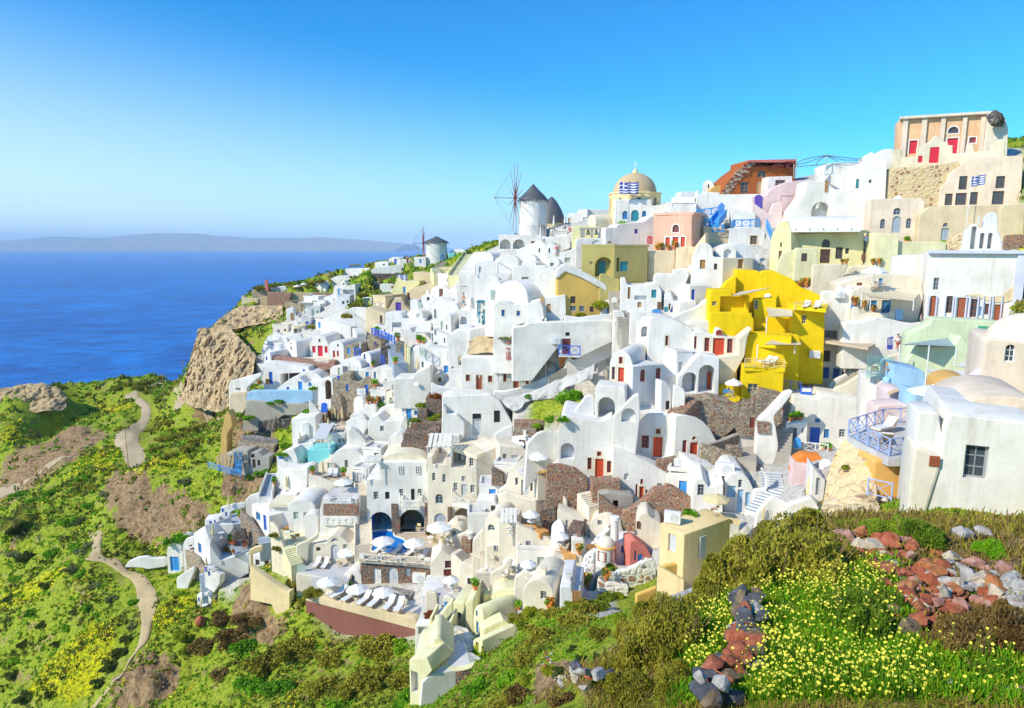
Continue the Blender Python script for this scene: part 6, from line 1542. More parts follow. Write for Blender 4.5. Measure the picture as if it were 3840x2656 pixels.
B('white rounded house corner left of the lava terraces','605 790 610 690 640 620 700 585 775 600 780 690 700 790',93,-8,3,rf=.3)
W('terraced tan stone garden wall under the green plot','1955 560 1960 470 2280 475 2280 560',88.5,0,2,'redstone',rf=.1)
W('lower rubble wall with two satellite dishes','1955 680 1960 540 2200 540 2200 600 2080 690',87,0,1.5,'mixstone',rf=.1)
B('white annexe with pale blue doors behind the hotel wing','1800 960 1805 720 2050 740 2100 780 2100 960',84,10,4,'warm',ops='w palegrey 1840 805 1880 890;d palegrey 1932 815 2000 950')
W('white scalloped wall right of the peeling cave house','1740 640 1745 600 1860 520 1950 500 1955 660',Y=88.5,yaw=0,d=.5)
W('lava clad balcony box on the shaded annexe','1718 1110 1720 970 1840 1030 1845 1150',80.5,-8,1.5,'lava',rf=.03,r=.03,fnd=0)
tile(1200,1800,2.85)
STAIR('long narrow cream stair running down left of the hotel',(465,700),(450,40),1.9,34,'warm',83,96,side='warm',sides=(1,1),sh=.4)
SL('pool_deck','420 850 1180 900 1420 700 1410 560 840 560 560 560 430 690',at=(420,850),Y=79.5,m='clayfloor',th=.4)
def pool():
 a=P(420,850,79.5).z+.05
 pts=[(540,765),(700,785),(890,795),(950,720),(900,640),(800,600),(770,545),(540,560),(560,680)]
 vs=[]
 for x,y in pts:
  d=ray(*px(x,y));vs.append(d*(a/d.z))
 o=vs[0].copy();vs=[v-o for v in vs]
 top=catmull(vs+[vs[0]],5)[:-1]
 m,n,l,b=nm('pool water');b.inputs['Base Color'].default_value=(.005,.22,.68,1);b.inputs['Roughness'].default_value=.06
 t=tex(n,l,'Noise',1.2,geo(n),Detail=3);bump(n,l,b,t.outputs[0],.15,.2)
 mb=MB();tri=tessellate_polygon([top]);ff=[]
 for q in tri:
  A,B_,C_=(top[i]for i in q);ff.append(tuple(q)if(B_-A).cross(C_-A).z>0 else tuple(q)[::-1])
 mb.add(top,ff);tag(mb.build('pool_water',m,loc=o),kind='structure')
 rim=MB();k=len(top);rim.tube([v+Vector((0,0,.04))for v in top]+[top[0]+Vector((0,0,.04))],.14,6);tag(rim.build('pool_edge','warm',loc=o),kind='structure')
pool()
def deck_pattern():
 ""
 z=P(420,850,79.5).z+.012
 deck=[(600,815),(1170,885),(1400,700),(1400,600),(1100,590),(960,700),(900,800)]
 c=[]
 for x,y in deck:
  d=ray(*px(x,y));q=d*(z/d.z);c.append((q.x,q.y))
 x0,x1=min(a for a,_ in c),max(a for a,_ in c);y0,y1=min(b for _,b in c),max(b for _,b in c)
 mb=MB()
 for s in(1,-1):
  for k in range(-40,80):
   t0=None
   for i in range(0,200):
    yy=y0+(y1-y0)*i/200;xx=x0+k*.8+s*(yy-y0)*.9
    ins=inpoly((xx,yy),c)
    if ins and t0 is None:t0=(xx,yy)
    if t0 and(not ins or i==199):
     e=(xx,yy);d=Vector((e[0]-t0[0],e[1]-t0[1],0))
     if d.length>.3:
      n=Vector((-d.y,d.x,0)).normalized()*.05
      mb.add([Vector((*t0,z))-n,Vector((*t0,z))+n,Vector((*e,z))+n,Vector((*e,z))-n],[(0,3,2,1)])
     t0=None
 tag(mb.build('paving_joints','warm'),kind='structure')
deck_pattern()
B('lava stone pool house with white doors below the pool terrace','428 1075 430 885 870 920 1175 940 1175 1180 860 1140',79.3,-8,3.5,'lava',rf=.04,r=.04,at=(860,1100),ops='d white2 568 948 652 1115;A palegrey 722 935 835 1125;d greyblue 910 940 960 1035;d greyblue 1060 1020 1118 1090',name='pool_house',cat='house')
W('white pool terrace parapet with lattice panels','418 890 420 790 470 800 475 860 610 870 612 795 655 800 660 875 820 885 825 815 862 820 868 890 1115 910 1118 835 1175 845 1180 950 860 915',Y=79.0,yaw=-8,d=.4,m='white',rf=.04,r=.04,fnd=0,at=(860,900))
B('cream house with brown framed windows below the dining terrace','1175 1190 1180 880 1230 830 1290 750 1320 760 1500 890 1490 1190',75.8,4,4,'warm',rf=.2,ops='w wine 1335 865 1405 945;d wine 1322 955 1420 1140')
B('cream stair house with a brown shuttered window right of it','1482 1190 1485 905 1520 895 1690 935 1700 1180',74,-10,4,'warm',rf=.2,ops='w+ wine 1575 1050 1665 1155')
STAIR('white steps with dark treads up to the pool dining terrace',(1590,880),(1480,770),1.6,6,'warm',75.2,76,tread='concrete')
STAIR('white steps with dark treads right of the brown shuttered window',(1770,1180),(1760,985),1.8,9,'warm',69.5,70.8,tread='concrete')
W('white curving parapet above the dining steps','1410 700 1415 610 1540 570 1620 500 1700 405 1705 470 1650 600 1520 700',Y=79,yaw=0,d=.5,m='warm',rf=.3)
W('white pointed fin wall right of the pool dining terrace','1625 830 1630 650 1690 580 1740 530 1790 590 1850 690 1820 830',Y=76.5,yaw=0,d=.6,m='warm',rf=.4)
W('small lava stone table plinth beside the dining steps',rect(1508,630,730,1612,650,740),77,-6,1,'redstone',rf=.05)
W('white sloping path parapet with diamond paving','1620 870 1625 825 1840 940 1840 990',Y=73.5,yaw=-4,d=.5,m='warm')
W('cream gravel bed wall under the pool house','440 1240 445 1180 800 1200 930 1260 930 1300 700 1280',Y=76.5,yaw=-8,d=.5,m='warm')
SL('gravel_bed','445 1180 640 1130 830 1150 1030 1190 930 1262',at=(930,1262),Y=75.6,m='gravel',th=.5)
SL('sun_deck','-60 1240 330 1180 760 1250 1100 1320 1260 1400 1030 1490 500 1370',at=(1030,1490),Y=71,m='floor',th=2.5)
tile(900,2096,2.8146)
W('maroon and rough grey retaining wall of the sun deck with pale rim','690 830 694 440 1860 700 1840 880',at=(1270,565),Y=72.6,yaw=-24,d=.8,m='maroonwall',rf=.03,r=.03,fnd=3)
W('pale stone rim along the sun deck edge','692 440 694 375 1830 625 1865 650 1860 695',at=(1270,565),Y=72.4,yaw=-24,d=1.0,m='sand',fnd=0,rf=.05,r=.05)
W('white back parapet of the sun deck behind the parasols','830 360 835 290 1100 310 1280 350 1500 385 1760 430 1765 480 1400 420',at=(1300,420),Y=75,yaw=-12,d=.4,m='warm')
W('tall yellow plaster retaining wall on the slope','100 250 103 85 250 190 490 350 525 345 520 640 400 640 330 480 200 340',at=(300,400),Y=80,yaw=-20,d=.9,m='butter',rf=.05,r=.05,fnd=1.5)
W('thin yellow plaster wall end rising beside the blue terrace house','95 90 100 -90 150 -120 230 -140 235 -80 130 -40 130 95',Y=85.5,yaw=10,d=.5,m='butter',rf=.05)
tile(620,1740,2.85)
B('white house with blue door and shuttered window left of the cream terrace','915 640 920 430 1000 470 1110 560 1115 780 1060 760',91,-46,5,'white',rf=.08,ops='d blue 1050 550 1080 710;w azure 970 520 1015 605',at=(1060,740))
B('shaded white square house with a flat cream roof',rect(1105,440,640,1315,440,650),91,2,6,'cool',rf=.06)
B('white vaulted house with sage window and sage door',vault(1310,1600,660,680,460,385),89.5,-4,6,'white',rf=.1,ops='b sage 1368 512 1424 592;d sage 1478 518 1530 680')
B('small white gabled porch right of the sage door',vault(1480,1630,690,690,580,530),87.8,-4,2,'white',rf=.1)
W('white lattice balcony wall with a lava stone panel below','1640 720 1650 500 1680 360 1760 370 1765 410 1985 415 1990 365 2060 370 2065 660 1900 680',87,0,1.5,'white',rf=.06)
W('lava stone panel under the white lattice balcony',rect(1688,432,552,2062,432,552),Y=86.7,yaw=0,d=.5,m='redstone',fnd=0,rf=.03,r=.03)
W('white wall inlaid with scattered dark stones','1680 660 1682 560 2060 560 2062 660',Y=86.6,yaw=0,d=.4,m='white',ops=';'.join('n dark %d %d %d %d .05'%(1720+(i*67)%330,575+(i*29)%60,1729+(i*67)%330+i%5,583+(i*29)%60+i%4)for i in range(16)),fnd=0)
SL('roof_terrace','1690 350 2060 350 2060 250 1800 250',Y=88.5,m='floor',th=.3)
B('cream house with an arched fanlight and pale double door','1530 1060 1535 860 1720 850 1740 790 1800 755 1870 770 1960 850 2040 880 2040 1060',84,-2,5,'warm',rf=.1,ops='A palegrey 1768 860 1860 1028;a white2 1770 795 1850 835;w white2 1895 860 1945 910;w brown 1612 890 1658 932')
SL('yellow_terrace','1150 660 1310 650 1480 690 1630 740 1400 850 1290 900 1230 800',at=(1400,850),Y=86,m='lemon',th=1)
W('long cream stair parapet left of the yellow terrace','1110 700 1115 610 1200 690 1260 880 1330 1020 1420 1110 1400 1150 1250 1000',Y=85,yaw=-30,d=.5,m='cream',at=(1250,950))
W('cream scalloped wall between the two terraces','1390 1000 1395 870 1500 830 1640 740 1640 790 1540 860 1500 1060',Y=83.6,yaw=10,d=.5,m='cream',rf=.3)
STAIR('yellow steps down to the sage wicket gate',(1410,1080),(1330,900),1.6,9,'lemon',82.4,84.5)
SL('patio','1400 1190 1530 1060 1740 1030 2040 1060 1960 1250 1800 1240',at=(1400,1190),Y=80.5,m='floor',th=1.5)
W('white low patio wall above the planted bank','1390 1240 1395 1170 1600 1200 1900 1240 1990 1180 1990 1230 1900 1290',Y=80,yaw=-2,d=.4,m='warm')
W('sage wicket gate at the foot of the yellow steps',rect(1410,1080,1165,1500,1080,1165),Y=81.4,yaw=4,d=.1,m='sage',fnd=0,rf=.02,r=.02,ops=';'.join('n dark %d 1090 %d 1160 .06'%(1420+14*i,1424+14*i)for i in range(5)),name='gate',cat='gate')
B('white and blue terrace house at the left with a roof lined by orange pots','480 1200 475 850 590 1035 895 945 890 1170 620 1330 500 1340',90,12,2,'white',rf=.06,fnd=2,at=(600,1250))
SL('white_roof','470 850 595 1035 740 975 620 800',at=(595,1035),Y=90,m='white',th=.6,dz=.05)
SL('blue_grey_terrace','620 800 745 975 940 905 1040 860 880 740',at=(745,975),Y=89.7,m='bluefloor',th=.5)
SL('upper_terrace','400 690 520 800 720 720 640 640',at=(520,800),Y=92.5,m='bluefloor',th=2)
B('white house wall with a tall blue window below the left terrace','295 1000 300 740 420 660 480 850 480 1100 380 1060',93,-38,4,'white',rf=.06,ops='w azure 352 850 385 950',at=(390,1000))
B('white balcony with blue panels and a shaded blue door','410 1200 415 1090 500 1150 585 1190 580 1280 490 1340',88.6,-20,1,'white',rf=.05,fnd=1,ops='b blue 425 1100 445 1150;b blue 455 1145 480 1200')
W('white L wall with blue panels on the upper left terrace','415 720 418 680 600 640 735 640 735 690 520 740',Y=93.3,yaw=8,d=.4,ops='b blue 425 685 450 730')
W('white outer wall with blue panels above the left terrace','580 560 590 460 720 430 860 410 860 470 700 510 640 600',Y=97,yaw=8,d=.4,ops='b blue 600 475 620 510;b blue 640 515 662 560')
B('small white block with a blue door behind the upper left terrace',rect(420,600,690,575,575,650),96,10,2,ops='d blue 470 610 500 680;d blue 520 600 540 650')
W('white curved parapet round the lower left blue floor','180 900 185 870 215 800 300 770 310 740 300 960 240 980',Y=95,yaw=-10,d=.4)
SL('blue_grey_terrace','190 900 290 1000 320 960 300 790 220 830',at=(290,1000),Y=94,m='bluefloor',th=2)
W('tan stone retaining wall below the lower left blue floor','185 1120 180 890 320 1000 420 1180 420 1280 330 1180',at=(300,1100),Y=93.3,yaw=-42,d=.6,m='tanstone',rf=.05,r=.05)
B('little white vaulted hut with a big blue door on the path',vault(15,190,1155,1130,950,840),97,-6,4,'white',rf=.08,ops='d azure 52 992 148 1145',name='hut',cat='hut')
W('free standing white buttress wall on the flower slope','110 1300 115 1220 220 1150 290 1105 315 1130 300 1180 150 1270',Y=92,yaw=-10,d=.7)
W('long crumbling white wall running left from the blue door hut','-440 1075 -400 1045 -300 1000 -200 990 -150 1010 0 1000 5 1100 -190 1130 -260 1050',Y=98,yaw=-2,d=.6,rf=.3,fnd=.5)
W('small white table terrace wall at the bottom of the blue house','330 1500 335 1400 440 1380 500 1460 480 1500 360 1560',88,-14,1.5,rf=.08,ops='b blue 350 1430 368 1475')
STAIR('dark blue steps under the white balcony',(450,1420),(420,1180),1.3,12,'bluefloor',87.5,90.5,tread='greyblue')
STAIR('long blue tread stair climbing along the white wall at the left',(1070,350),(1150,110),1.5,16,'white',94,103,side='white',tread='bluefloor')
W('olive stone wall with white cap above the blue grey terrace','790 620 795 500 900 600 1030 790 1040 860 950 850 880 740',at=(950,750),Y=91.5,yaw=-40,d=.5,m='mixstone',rf=.05,r=.05)
SL('blue_grey_terrace','920 660 1040 790 1115 780 1060 740 960 650',at=(1040,790),Y=90.3,m='bluefloor',th=1)
W('dark arched oven wall behind the red loungers','705 780 710 740 760 695 850 700 880 780',Y=91.3,yaw=6,d=.5,m='darkstone',rf=.1,fnd=.5)
STAIR('short blue steps beside the cream parapet end',(1080,850),(1070,790),1.8,4,'bluefloor',88.5,89.8)
W('upper blue white terrace wall by the brown cliff','850 400 855 380 920 330 1000 310 1020 330 940 400',Y=100,yaw=4,d=.5)
SL('upper_court','700 540 800 510 800 640 720 650',at=(720,650),Y=94.5,m='bluefloor',th=2)
B('white flat roofed house with a pergola floor below the pool tank','1120 380 1140 200 1220 60 1390 60 1520 40 1520 210 1400 290',97,-16,3,rf=.2)
B('tall white narrow block with one slit window left of the pool terrace',rect(1385,60,260,1515,30,230),96.5,-10,3,ops='w sage 1418 45 1435 85')
SL('tiled_terrace','1150 230 1385 240 1385 140 1230 130',at=(1385,240),Y=97,m='cream',th=.6)
W('white front wall of the pool lounger terrace','1520 210 1525 100 1600 120 1900 240 1800 250 1620 230',Y=95,yaw=-8,d=.4,m='warm')
SL('lounger_court','1530 100 1900 190 1960 130 1700 80',at=(1900,190),Y=94,m='clayfloor',th=1)
SL('cream_roof_flat','1110 435 1315 435 1430 340 1200 330',at=(1315,435),Y=90.8,m='cream',th=.4,dz=.1)
YS=.925
tile(1500,2096,2.8146)
B('long lemon yellow barrel vaulted house with a small gable slit',vault(770,880,820,830,640,490),66,-52,5.5,'lemon',rf=.05,fnd=4,ops='w azure 800 545 820 610;d azure 805 660 828 790;d white2 838 730 858 815',at=(830,820))
B('second lemon vault with blue window behind the long barrel','530 620 532 545 560 460 680 470 690 720 560 690',69,-14,4,'lemon',rf=.3,ops='w azure 596 565 640 628')
B('lemon narrow vault between the blue window and long barrel','685 720 688 470 720 440 770 440 775 720',68,-10,7,'lemon',rf=.15)
B('lower lemon vault with a rounded roof and dark window',vault(770,870,1010,1060,870,840),62,-50,6,'lemon',rf=.05,ops='w brown 800 880 830 970')
W('broad lemon roof terrace above the yellow vaults','1000 470 970 360 1080 300 1160 320 1450 380 1460 430 1300 480 1240 560 1150 520',68.5,-4,3,'lemon',rf=.3)
W('lemon low basin wall right of the long barrel','870 800 875 740 1090 640 1180 700 1100 760 900 830',64,14,1.5,'lemon',rf=.1)
B('white and grey house with a big rounded vault at the bottom','100 1440 95 1060 280 1040 340 1180 240 1300 225 1540',58,-30,3,'lemon',rf=.2,fnd=2,ops='n white 118 1190 190 1420 .6')
B('shaded grey white end wall of the bottom vault','205 1540 235 1310 290 1250 370 1210 770 1150 770 1200 640 1330 400 1450',57.3,14,4,'cool',rf=.2,fnd=1)
W('lemon vault roof running up from the bottom house','110 1060 200 1010 340 960 350 840 420 830 580 980 500 1010 450 1060 560 1150 770 1140 760 1160 370 1215 270 1280',59.5,4,4,'lemon',rf=.4,fnd=.5)
RW('lava stone rimmed curved balcony at the bottom',[(440,1030,60.2),(470,1120,58.8),(580,1160,58.2),(740,1130,58.2),(870,1070,59.2)],h=1.6,th=.5,m='lava',cap='lemon')
SL('marble_court','450 1020 620 980 760 990 870 1060 740 1110 560 1130 480 1090',at=(740,1110),Y=59,m='marble',th=.6)
SL('marble_court','340 960 400 720 560 690 700 730 780 820 770 960 620 990 480 780 420 780',at=(620,990),Y=62,m='marble',th=1)
STAIR('marble lined steps with yellow side walls down from the blue door',(420,740),(500,560),1.9,9,'marble',67,68.5,side='lemon',sh=.7)
W('yellow and white stair wall left of the marble steps','255 980 330 700 450 560 560 420 565 560 440 700 320 970',Y=67,yaw=6,d=.5,m='lemon',rf=.2)
W('white low wall with a terracotta saucer beside the lower yellow steps','345 960 350 850 420 830 420 770 470 770 580 970',Y=62.8,yaw=-4,d=.5,m='lemon')
STAIR('yellow lower steps beside the white basin',(310,960),(390,720),1.2,10,'lemon',64,66)
B('white water basin block at the end of the sun deck wall','140 880 160 700 300 690 330 700 290 880 220 920',69.5,-8,2,'white',rf=.1,ops='n cool 190 720 290 800 .6')
W('blue doorway of the lemon steps with white gate posts','455 560 458 395 560 410 560 560',Y=71,yaw=-4,d=.6,m='warm',ops='b azure 466 450 492 550;b azure 534 465 552 545;n cool 494 455 532 545 .3')
SL('entrance_roof','565 460 590 395 790 395 870 410 720 470',at=(720,470),Y=71,m='rose',th=.5)
W('cream low paved terrace edge with round post and pots','870 440 880 370 960 360 1000 380 1000 440',71,0,1.4,'lemon',rf=.4)
W('white low arch seat wall by the sun deck entrance','260 420 265 350 300 345 390 360 405 430',Y=72.5,yaw=-4,d=.5,m='warm',rf=.3)
SL('entrance_court','330 380 640 420 880 400 640 300 400 300',at=(640,420),Y=72,m='floor',th=1)
YS=1.0
tile(0,0,1)
excavate()
bpy.context.view_layer.update()
def infill():
 dg=bpy.context.evaluated_depsgraph_get();g=random.Random(21);done=[]
 skip=[[(1360,1890),(1640,1890),(1640,2070),(1360,2070)],[(1330,2040),(1640,2060),(1640,2330),(1140,2330),(1140,2140),(1330,2180)],[(2060,1730),(2480,1700),(2480,1990),(2060,1990)],[(2180,1990),(2480,1990),(2480,2060),(2180,2060)],[(1440,1980),(1640,1980),(1640,2060),(1330,2060)],[(2290,1070),(2430,1070),(2430,1340),(2290,1340)],[(2000,1380),(2250,1340),(2260,1500),(2130,1620),(1930,1640)],[(2200,2040),(2470,2040),(2470,2300),(2200,2300)],[(2900,1640),(3340,1640),(3340,1900),(2700,1960),(2650,1900)],[(3300,400),(3840,400),(3840,2000),(3300,2000)]]
 stop=set('with a an the of and in to by beside under below above behind its at one two on right left front from into up between small tiny long'.split())
 for y in range(1000,2330,24):
  for x in range(980,3300,24):
   X,Y_=x+g.uniform(-8,8),y+g.uniform(-8,8)
   h=sc.ray_cast(dg,Vector((0,0,0)),ray(X,Y_).normalized())
   if not h[0]or h[4]is not hill:continue
   p=h[1]
   if p.y<62:continue
   if not inpoly((p.x,p.y),TOWN)or any(inpoly((p.x,p.y),q)for q in GARDENS)or any(inpoly((X,Y_),q)for q in skip):continue
   k=2560/p.y;wp=g.uniform(1.8,4.0)*k/2;hp=g.uniform(1.4,2.9)*k
   if any(abs(X-a)<(wp+b)*.85 and abs(Y_-c)<(hp+d)*.42 for a,c,b,d in done):continue
   done.append((X,Y_,wp,hp))
   near=min(LAB,key=lambda q:(q[0]-X)**2+(q[1]-Y_)**2);dx,dy=near[0]-X,near[1]-Y_
   rel=('left of' if dx>0 else 'right of')if abs(dx)>abs(dy)else('above' if dy>0 else 'below')
   ws=near[2].split()[:8]
   while ws[-1]in stop:ws.pop()
   t=g.choice(('cube','cube','vault','step'));yb,yt=Y_+hp*.35,Y_-hp*.65;yw=g.uniform(-30,8);m=g.choice(('white','white','white','warm','cool'))
   wc=g.choice(('palegrey','sage','brown','azure','wood'));wx=X+g.uniform(-.5,.3)*wp;op='w %s %g %g %g %g'%(wc,wx,yb-hp*.62,wx+.55*k,yb-hp*.62+.75*k)if g.random()<.5 else 'd %s %g %g %g %g'%(wc,wx,yb-min(hp*.8,1.9*k),wx+.8*k,yb-.1*k)
   if t!='vault':op+=';w %s %g %g %g %g'%(wc,X+.5*wp,yb-hp*.7,X+.5*wp+.5*k,yb-hp*.7+.7*k)
   lab='plain white %s house just %s the %s'%(dict(cube='flat',vault='vaulted',step='stepped')[t],rel,' '.join(ws))
   pl=vault(X-wp,X+wp,yb,yb,yb-hp*.55,yt,9)if t=='vault' else rect(X-wp,yt,yb,X+wp)if t=='cube' else[(X-wp,yb),(X-wp,yt),(X+wp*.1,yt),(X+wp*.2,yt+hp*.35),(X+wp,yt+hp*.4),(X+wp,yb)]
   bo=B(lab,pl,None,yw,g.uniform(2.5,5),m,ops=op,group='small plain houses between the larger ones',rf=.2,roof=.3 if t=='cube' else None)
   if g.random()<.45:
    zt=hp/k*.95;cx2=g.uniform(-.5,.3)*wp/k;mb=MB();mb.box(cx2-.2,.9,zt-.5,cx2+.2,1.3,zt+.7);mb.box(cx2-.27,.83,zt+.705,cx2+.27,1.37,zt+.8);mb.build('chimney',m,bo)
infill()
bpy.context.view_layer.update()
DG=bpy.context.evaluated_depsgraph_get()
def drop(x,y):
 d=ray(*px(x,y)).normalized()
 h=sc.ray_cast(DG,Vector((0,0,0)),d)
 if h[0]:
  p=h[1]
  if abs(h[2].z)<.5:p=p-d*.35
  k=sc.ray_cast(DG,p+Vector((0,0,.6)),Vector((0,0,-1)))
  return k[1]if k[0]and(k[1]-p).length<3 else p
 return ground(x,y)
ORD='first second third fourth fifth sixth seventh eighth ninth tenth eleventh twelfth thirteenth fourteenth fifteenth sixteenth seventeenth eighteenth nineteenth twentieth'.split()
def cluster(objs,label,cat,group=None):
 ""
 objs=sorted(objs,key=lambda o:o.location.x/max(1,o.location.y))
 n=len(objs)
 for i,o in enumerate(objs):
  l=label if n==1 else '%s, %s from the left'%(label,ORD[min(i,19)])
  tag(o,l,cat,group if n>1 else None)
def proto_copy(pr,p,rz=0,s=1.0):
 o=copy_tree(pr)if pr.get('used')else pr
 pr['used']=1
 if 'used' in o and o is not pr:del o['used']
 o.location=p;o.rotation_euler=(0,0,rz);o.scale=(s,s,s)if isinstance(s,(int,float))else s
 return o
PROTOS=[]
def proto(name):
 e=empty(name);PROTOS.append(e);return e
def kid(root,mb,name,m,smooth=None):
 o=mb.build(name,m,root,smooth=smooth);KIDS.setdefault(root,[]).append(o);return o
def mk_parasol(m,name='parasol'):
 r=proto(name)
 mb=MB();mb.bar((0,0,0),(0,0,2.55),.03,6);kid(r,mb,'pole','whitecanvas')
 mb=MB();mb.lathe([(.28,0),(.28,.07),(.05,.1)],12);kid(r,mb,'foot','concrete')
 mb=MB();n=8;top=(0,0,2.62);rim=[(1.35*math.cos(2*math.pi*i/n),1.35*math.sin(2*math.pi*i/n),2.0)for i in range(n)]
 mid=[(.72*math.cos(2*math.pi*i/n),.72*math.sin(2*math.pi*i/n),2.38)for i in range(n)]
 fl=[(x*1.01,y*1.01,z-.16)for x,y,z in rim]
 mb.add([top]+mid+rim+fl,[(0,1+i,1+(i+1)%n)for i in range(n)]+[(1+i,9+i,9+(i+1)%n,1+(i+1)%n)for i in range(n)]+[(9+i,17+i,17+(i+1)%n,9+(i+1)%n)for i in range(n)])
 kid(r,mb,'canopy',m)
 mb=MB();mb.lathe([(.2,2.58),(.12,2.68),(.02,2.74)],8);kid(r,mb,'vent_cap',m)
 for i in range(n):
  mb=MB();mb.bar((0,0,2.56),tuple(c*.98 for c in rim[i][:2])+(1.97,),.012,4);kid(r,mb,'rib','tanwood')
 return r
def mk_folded(m):
 r=proto('folded_parasol')
 mb=MB();mb.bar((0,0,0),(0,0,2.7),.035,6);kid(r,mb,'pole','tanwood')
 mb=MB();mb.lathe([(.26,0),(.26,.08),(.05,.1)],10);kid(r,mb,'foot','concrete')
 mb=MB();mb.lathe([(.09,.75),(.25,.8),(.24,1.3),(.17,1.9),(.2,2.0),(.13,2.5),(.06,2.8),(.01,2.86)],9,sx=1,sy=.9);kid(r,mb,'canopy',m,60)
 mb=MB();mb.lathe([(.2,1.5),(.225,1.55),(.2,1.6)],9,cap=False);kid(r,mb,'strap',m)
 return r
def mk_lounger(cm,fm):
 r=proto('sun_lounger')
 def strip(z,t,w):
  pr=[(0,z),(1.25,z),(1.9,z+.5)];mb=MB()
  for(x0,z0),(x1,z1)in zip(pr,pr[1:]):
   mb.add([(x0,-w,z0),(x1,-w,z1),(x1,w,z1),(x0,w,z0),(x0,-w,z0+t),(x1,-w,z1+t),(x1,w,z1+t),(x0,w,z0+t)],[(0,3,2,1),(4,5,6,7),(0,1,5,4),(2,3,7,6),(3,0,4,7),(1,2,6,5)])
  return mb
 kid(r,strip(.30,.05,.34),'frame',fm);kid(r,strip(.352,.09,.31),'cushion',cm)
 for x,y in((.15,-.3),(.15,.3),(1.3,-.3),(1.3,.3)):
  mb=MB();mb.bar((x,y,0),(x,y,.3),.03,5);kid(r,mb,'leg',fm)
 mb=MB();mb.bar((1.6,-.28,0),(1.75,-.28,.62),.02,4);kid(r,mb,'prop',fm)
 return r
def mk_table(m):
 r=proto('round_table')
 mb=MB();mb.lathe([(.42,.70),(.43,.72),(.42,.74)],18);kid(r,mb,'tabletop',m)
 mb=MB();mb.bar((0,0,.02),(0,0,.70),.035,6);kid(r,mb,'stem',m)
 mb=MB();mb.lathe([(.26,0),(.24,.04),(.05,.07)],12);kid(r,mb,'base',m)
 return r
def mk_chair(cm,fm,name='garden_chair'):
 r=proto(name)
 mb=MB();mb.box(-.25,-.24,.43,.25,.24,.47);kid(r,mb,'seat',cm)
 mb=MB();mb.add([(-.26,.22,.62),(.26,.22,.62),(.26,.30,.95),(-.26,.30,.95),(-.26,.25,.62),(.26,.25,.62),(.26,.33,.95),(-.26,.33,.95)],[(0,1,2,3),(5,4,7,6),(3,2,6,7),(0,4,5,1),(0,3,7,4),(1,5,6,2)]);kid(r,mb,'backrest',cm)
 for x in(-.27,.27):
  for y0,y1,z1 in((-.24,.18,.64),(.26,-.2,.64)):
   mb=MB();mb.bar((x,y0,0),(x,y1,z1),.022,4);kid(r,mb,'leg',fm)
  mb=MB();mb.box(x-.03,-.24,.641,x+.03,.28,.675);kid(r,mb,'armrest',fm)
  mb=MB();mb.bar((x,.2,.6),(x,.31,.98),.02,4);kid(r,mb,'back_post',fm)
 return r
PAR={k:mk_parasol(k)for k in('whitecanvas','straw','canvas')}
FOL={k:mk_folded(k)for k in('straw','canvas')}
LOU={k:mk_lounger(*k)for k in(('cushion','tanwood'),('redwood','redwood'),('wood','wood'),('sage','sage'),('mustard','wood'))}
TAB=mk_table('white2');CHA={k:mk_chair(k,f)for k,f in(('canvas','tanwood'),('straw','tanwood'),('redwood','redwood'),('wood','wood'),('azure','azure'))}
def parasols(label,m,rows,group='open parasols on the terraces',cat='parasol'):
 out=[]
 for x,y,yt,w_,*e in rows:
  p=P(x,y,e[0])if e else drop(x,y);k=p.y/2560/TS
  s=w_*k/2.7;hz=max(.7,(y-yt)*k/2.7*1.05)
  out.append(proto_copy(PAR[m],p,rnd.random()*.7,(s,s,hz)))
 cluster(out,label,cat,group)
def folded(label,m,rows,group='folded parasols'):
 out=[]
 for x,y,yt in rows:
  p=drop(x,y);k=p.y/2560/TS;s=max(.6,min(1.6,(y-yt)*k/2.86*1.05))
  out.append(proto_copy(FOL[m],p,rnd.random()*3,s))
 cluster(out,label,'folded parasol',group)
def loungers(label,key,rows,s=1.0):
 out=[]
 for x0,y0,x1,y1 in rows:
  a=drop(x0,y0);b=drop(x1,y1);d=b-a
  rz=math.atan2(d.y,d.x)
  out.append(proto_copy(LOU[key],a,rz,s))
 cluster(out,label,'sun lounger','sun loungers: '+label)
def tables(label,rows):
 cluster([proto_copy(TAB,drop(x,y))for x,y in rows],label,'table','round tables')
def chairs(label,key,rows):
 cluster([proto_copy(CHA[key],drop(x,y),rnd.random()*6.28)for x,y in rows],label,'chair','chairs: '+label)
tile(1200,1800,2.85)
parasols('white parasol over the swimming pool terrace','whitecanvas',[(678,800,590,260),(1015,815,612,255),(1272,650,445,295)])
parasols('white parasol over the row of loungers on the sun deck','whitecanvas',[(92,1230,1022,260),(400,1275,1075,255),(680,1310,1112,260)])
parasols('white parasol over the lower white dining terraces','whitecanvas',[(1400,1200,1010,190),(1788,860,660,190),(2045,965,765,195),(2228,1045,845,200)])
parasols('white parasol in front of the cream arched fanlight house','whitecanvas',[(290,900,725,220)])
tables('white round table beside the pool and sun deck',[(690,800),(1025,815),(98,1225),(405,1280),(688,1320),(1180,665),(1365,690)])
tables('white round table on the lower dining terraces',[(1405,1200),(1790,852),(2050,968),(2225,1047),(1600,625),(2035,585)])
chairs('cream canvas chair on the swimming pool terrace','straw',[(1310,600),(1380,600),(1310,670),(1240,660),(1235,705),(1375,645),(1050,545)])
chairs('pale canvas chair on the lower dining terraces','canvas',[(1740,830),(1855,870),(2050,920),(2110,930),(1970,985),(2040,1005),(1470,1215),(1390,1175)])
chairs('canvas chair in front of the cream fanlight house','straw',[(220,930),(305,895)])
loungers('white lounger behind the pool lattice panels',('cushion','tanwood'),[(585,805,640,755),(775,815,835,768),(925,830,1000,778),(1060,865,1150,795)])
tile(900,2096,2.8146)
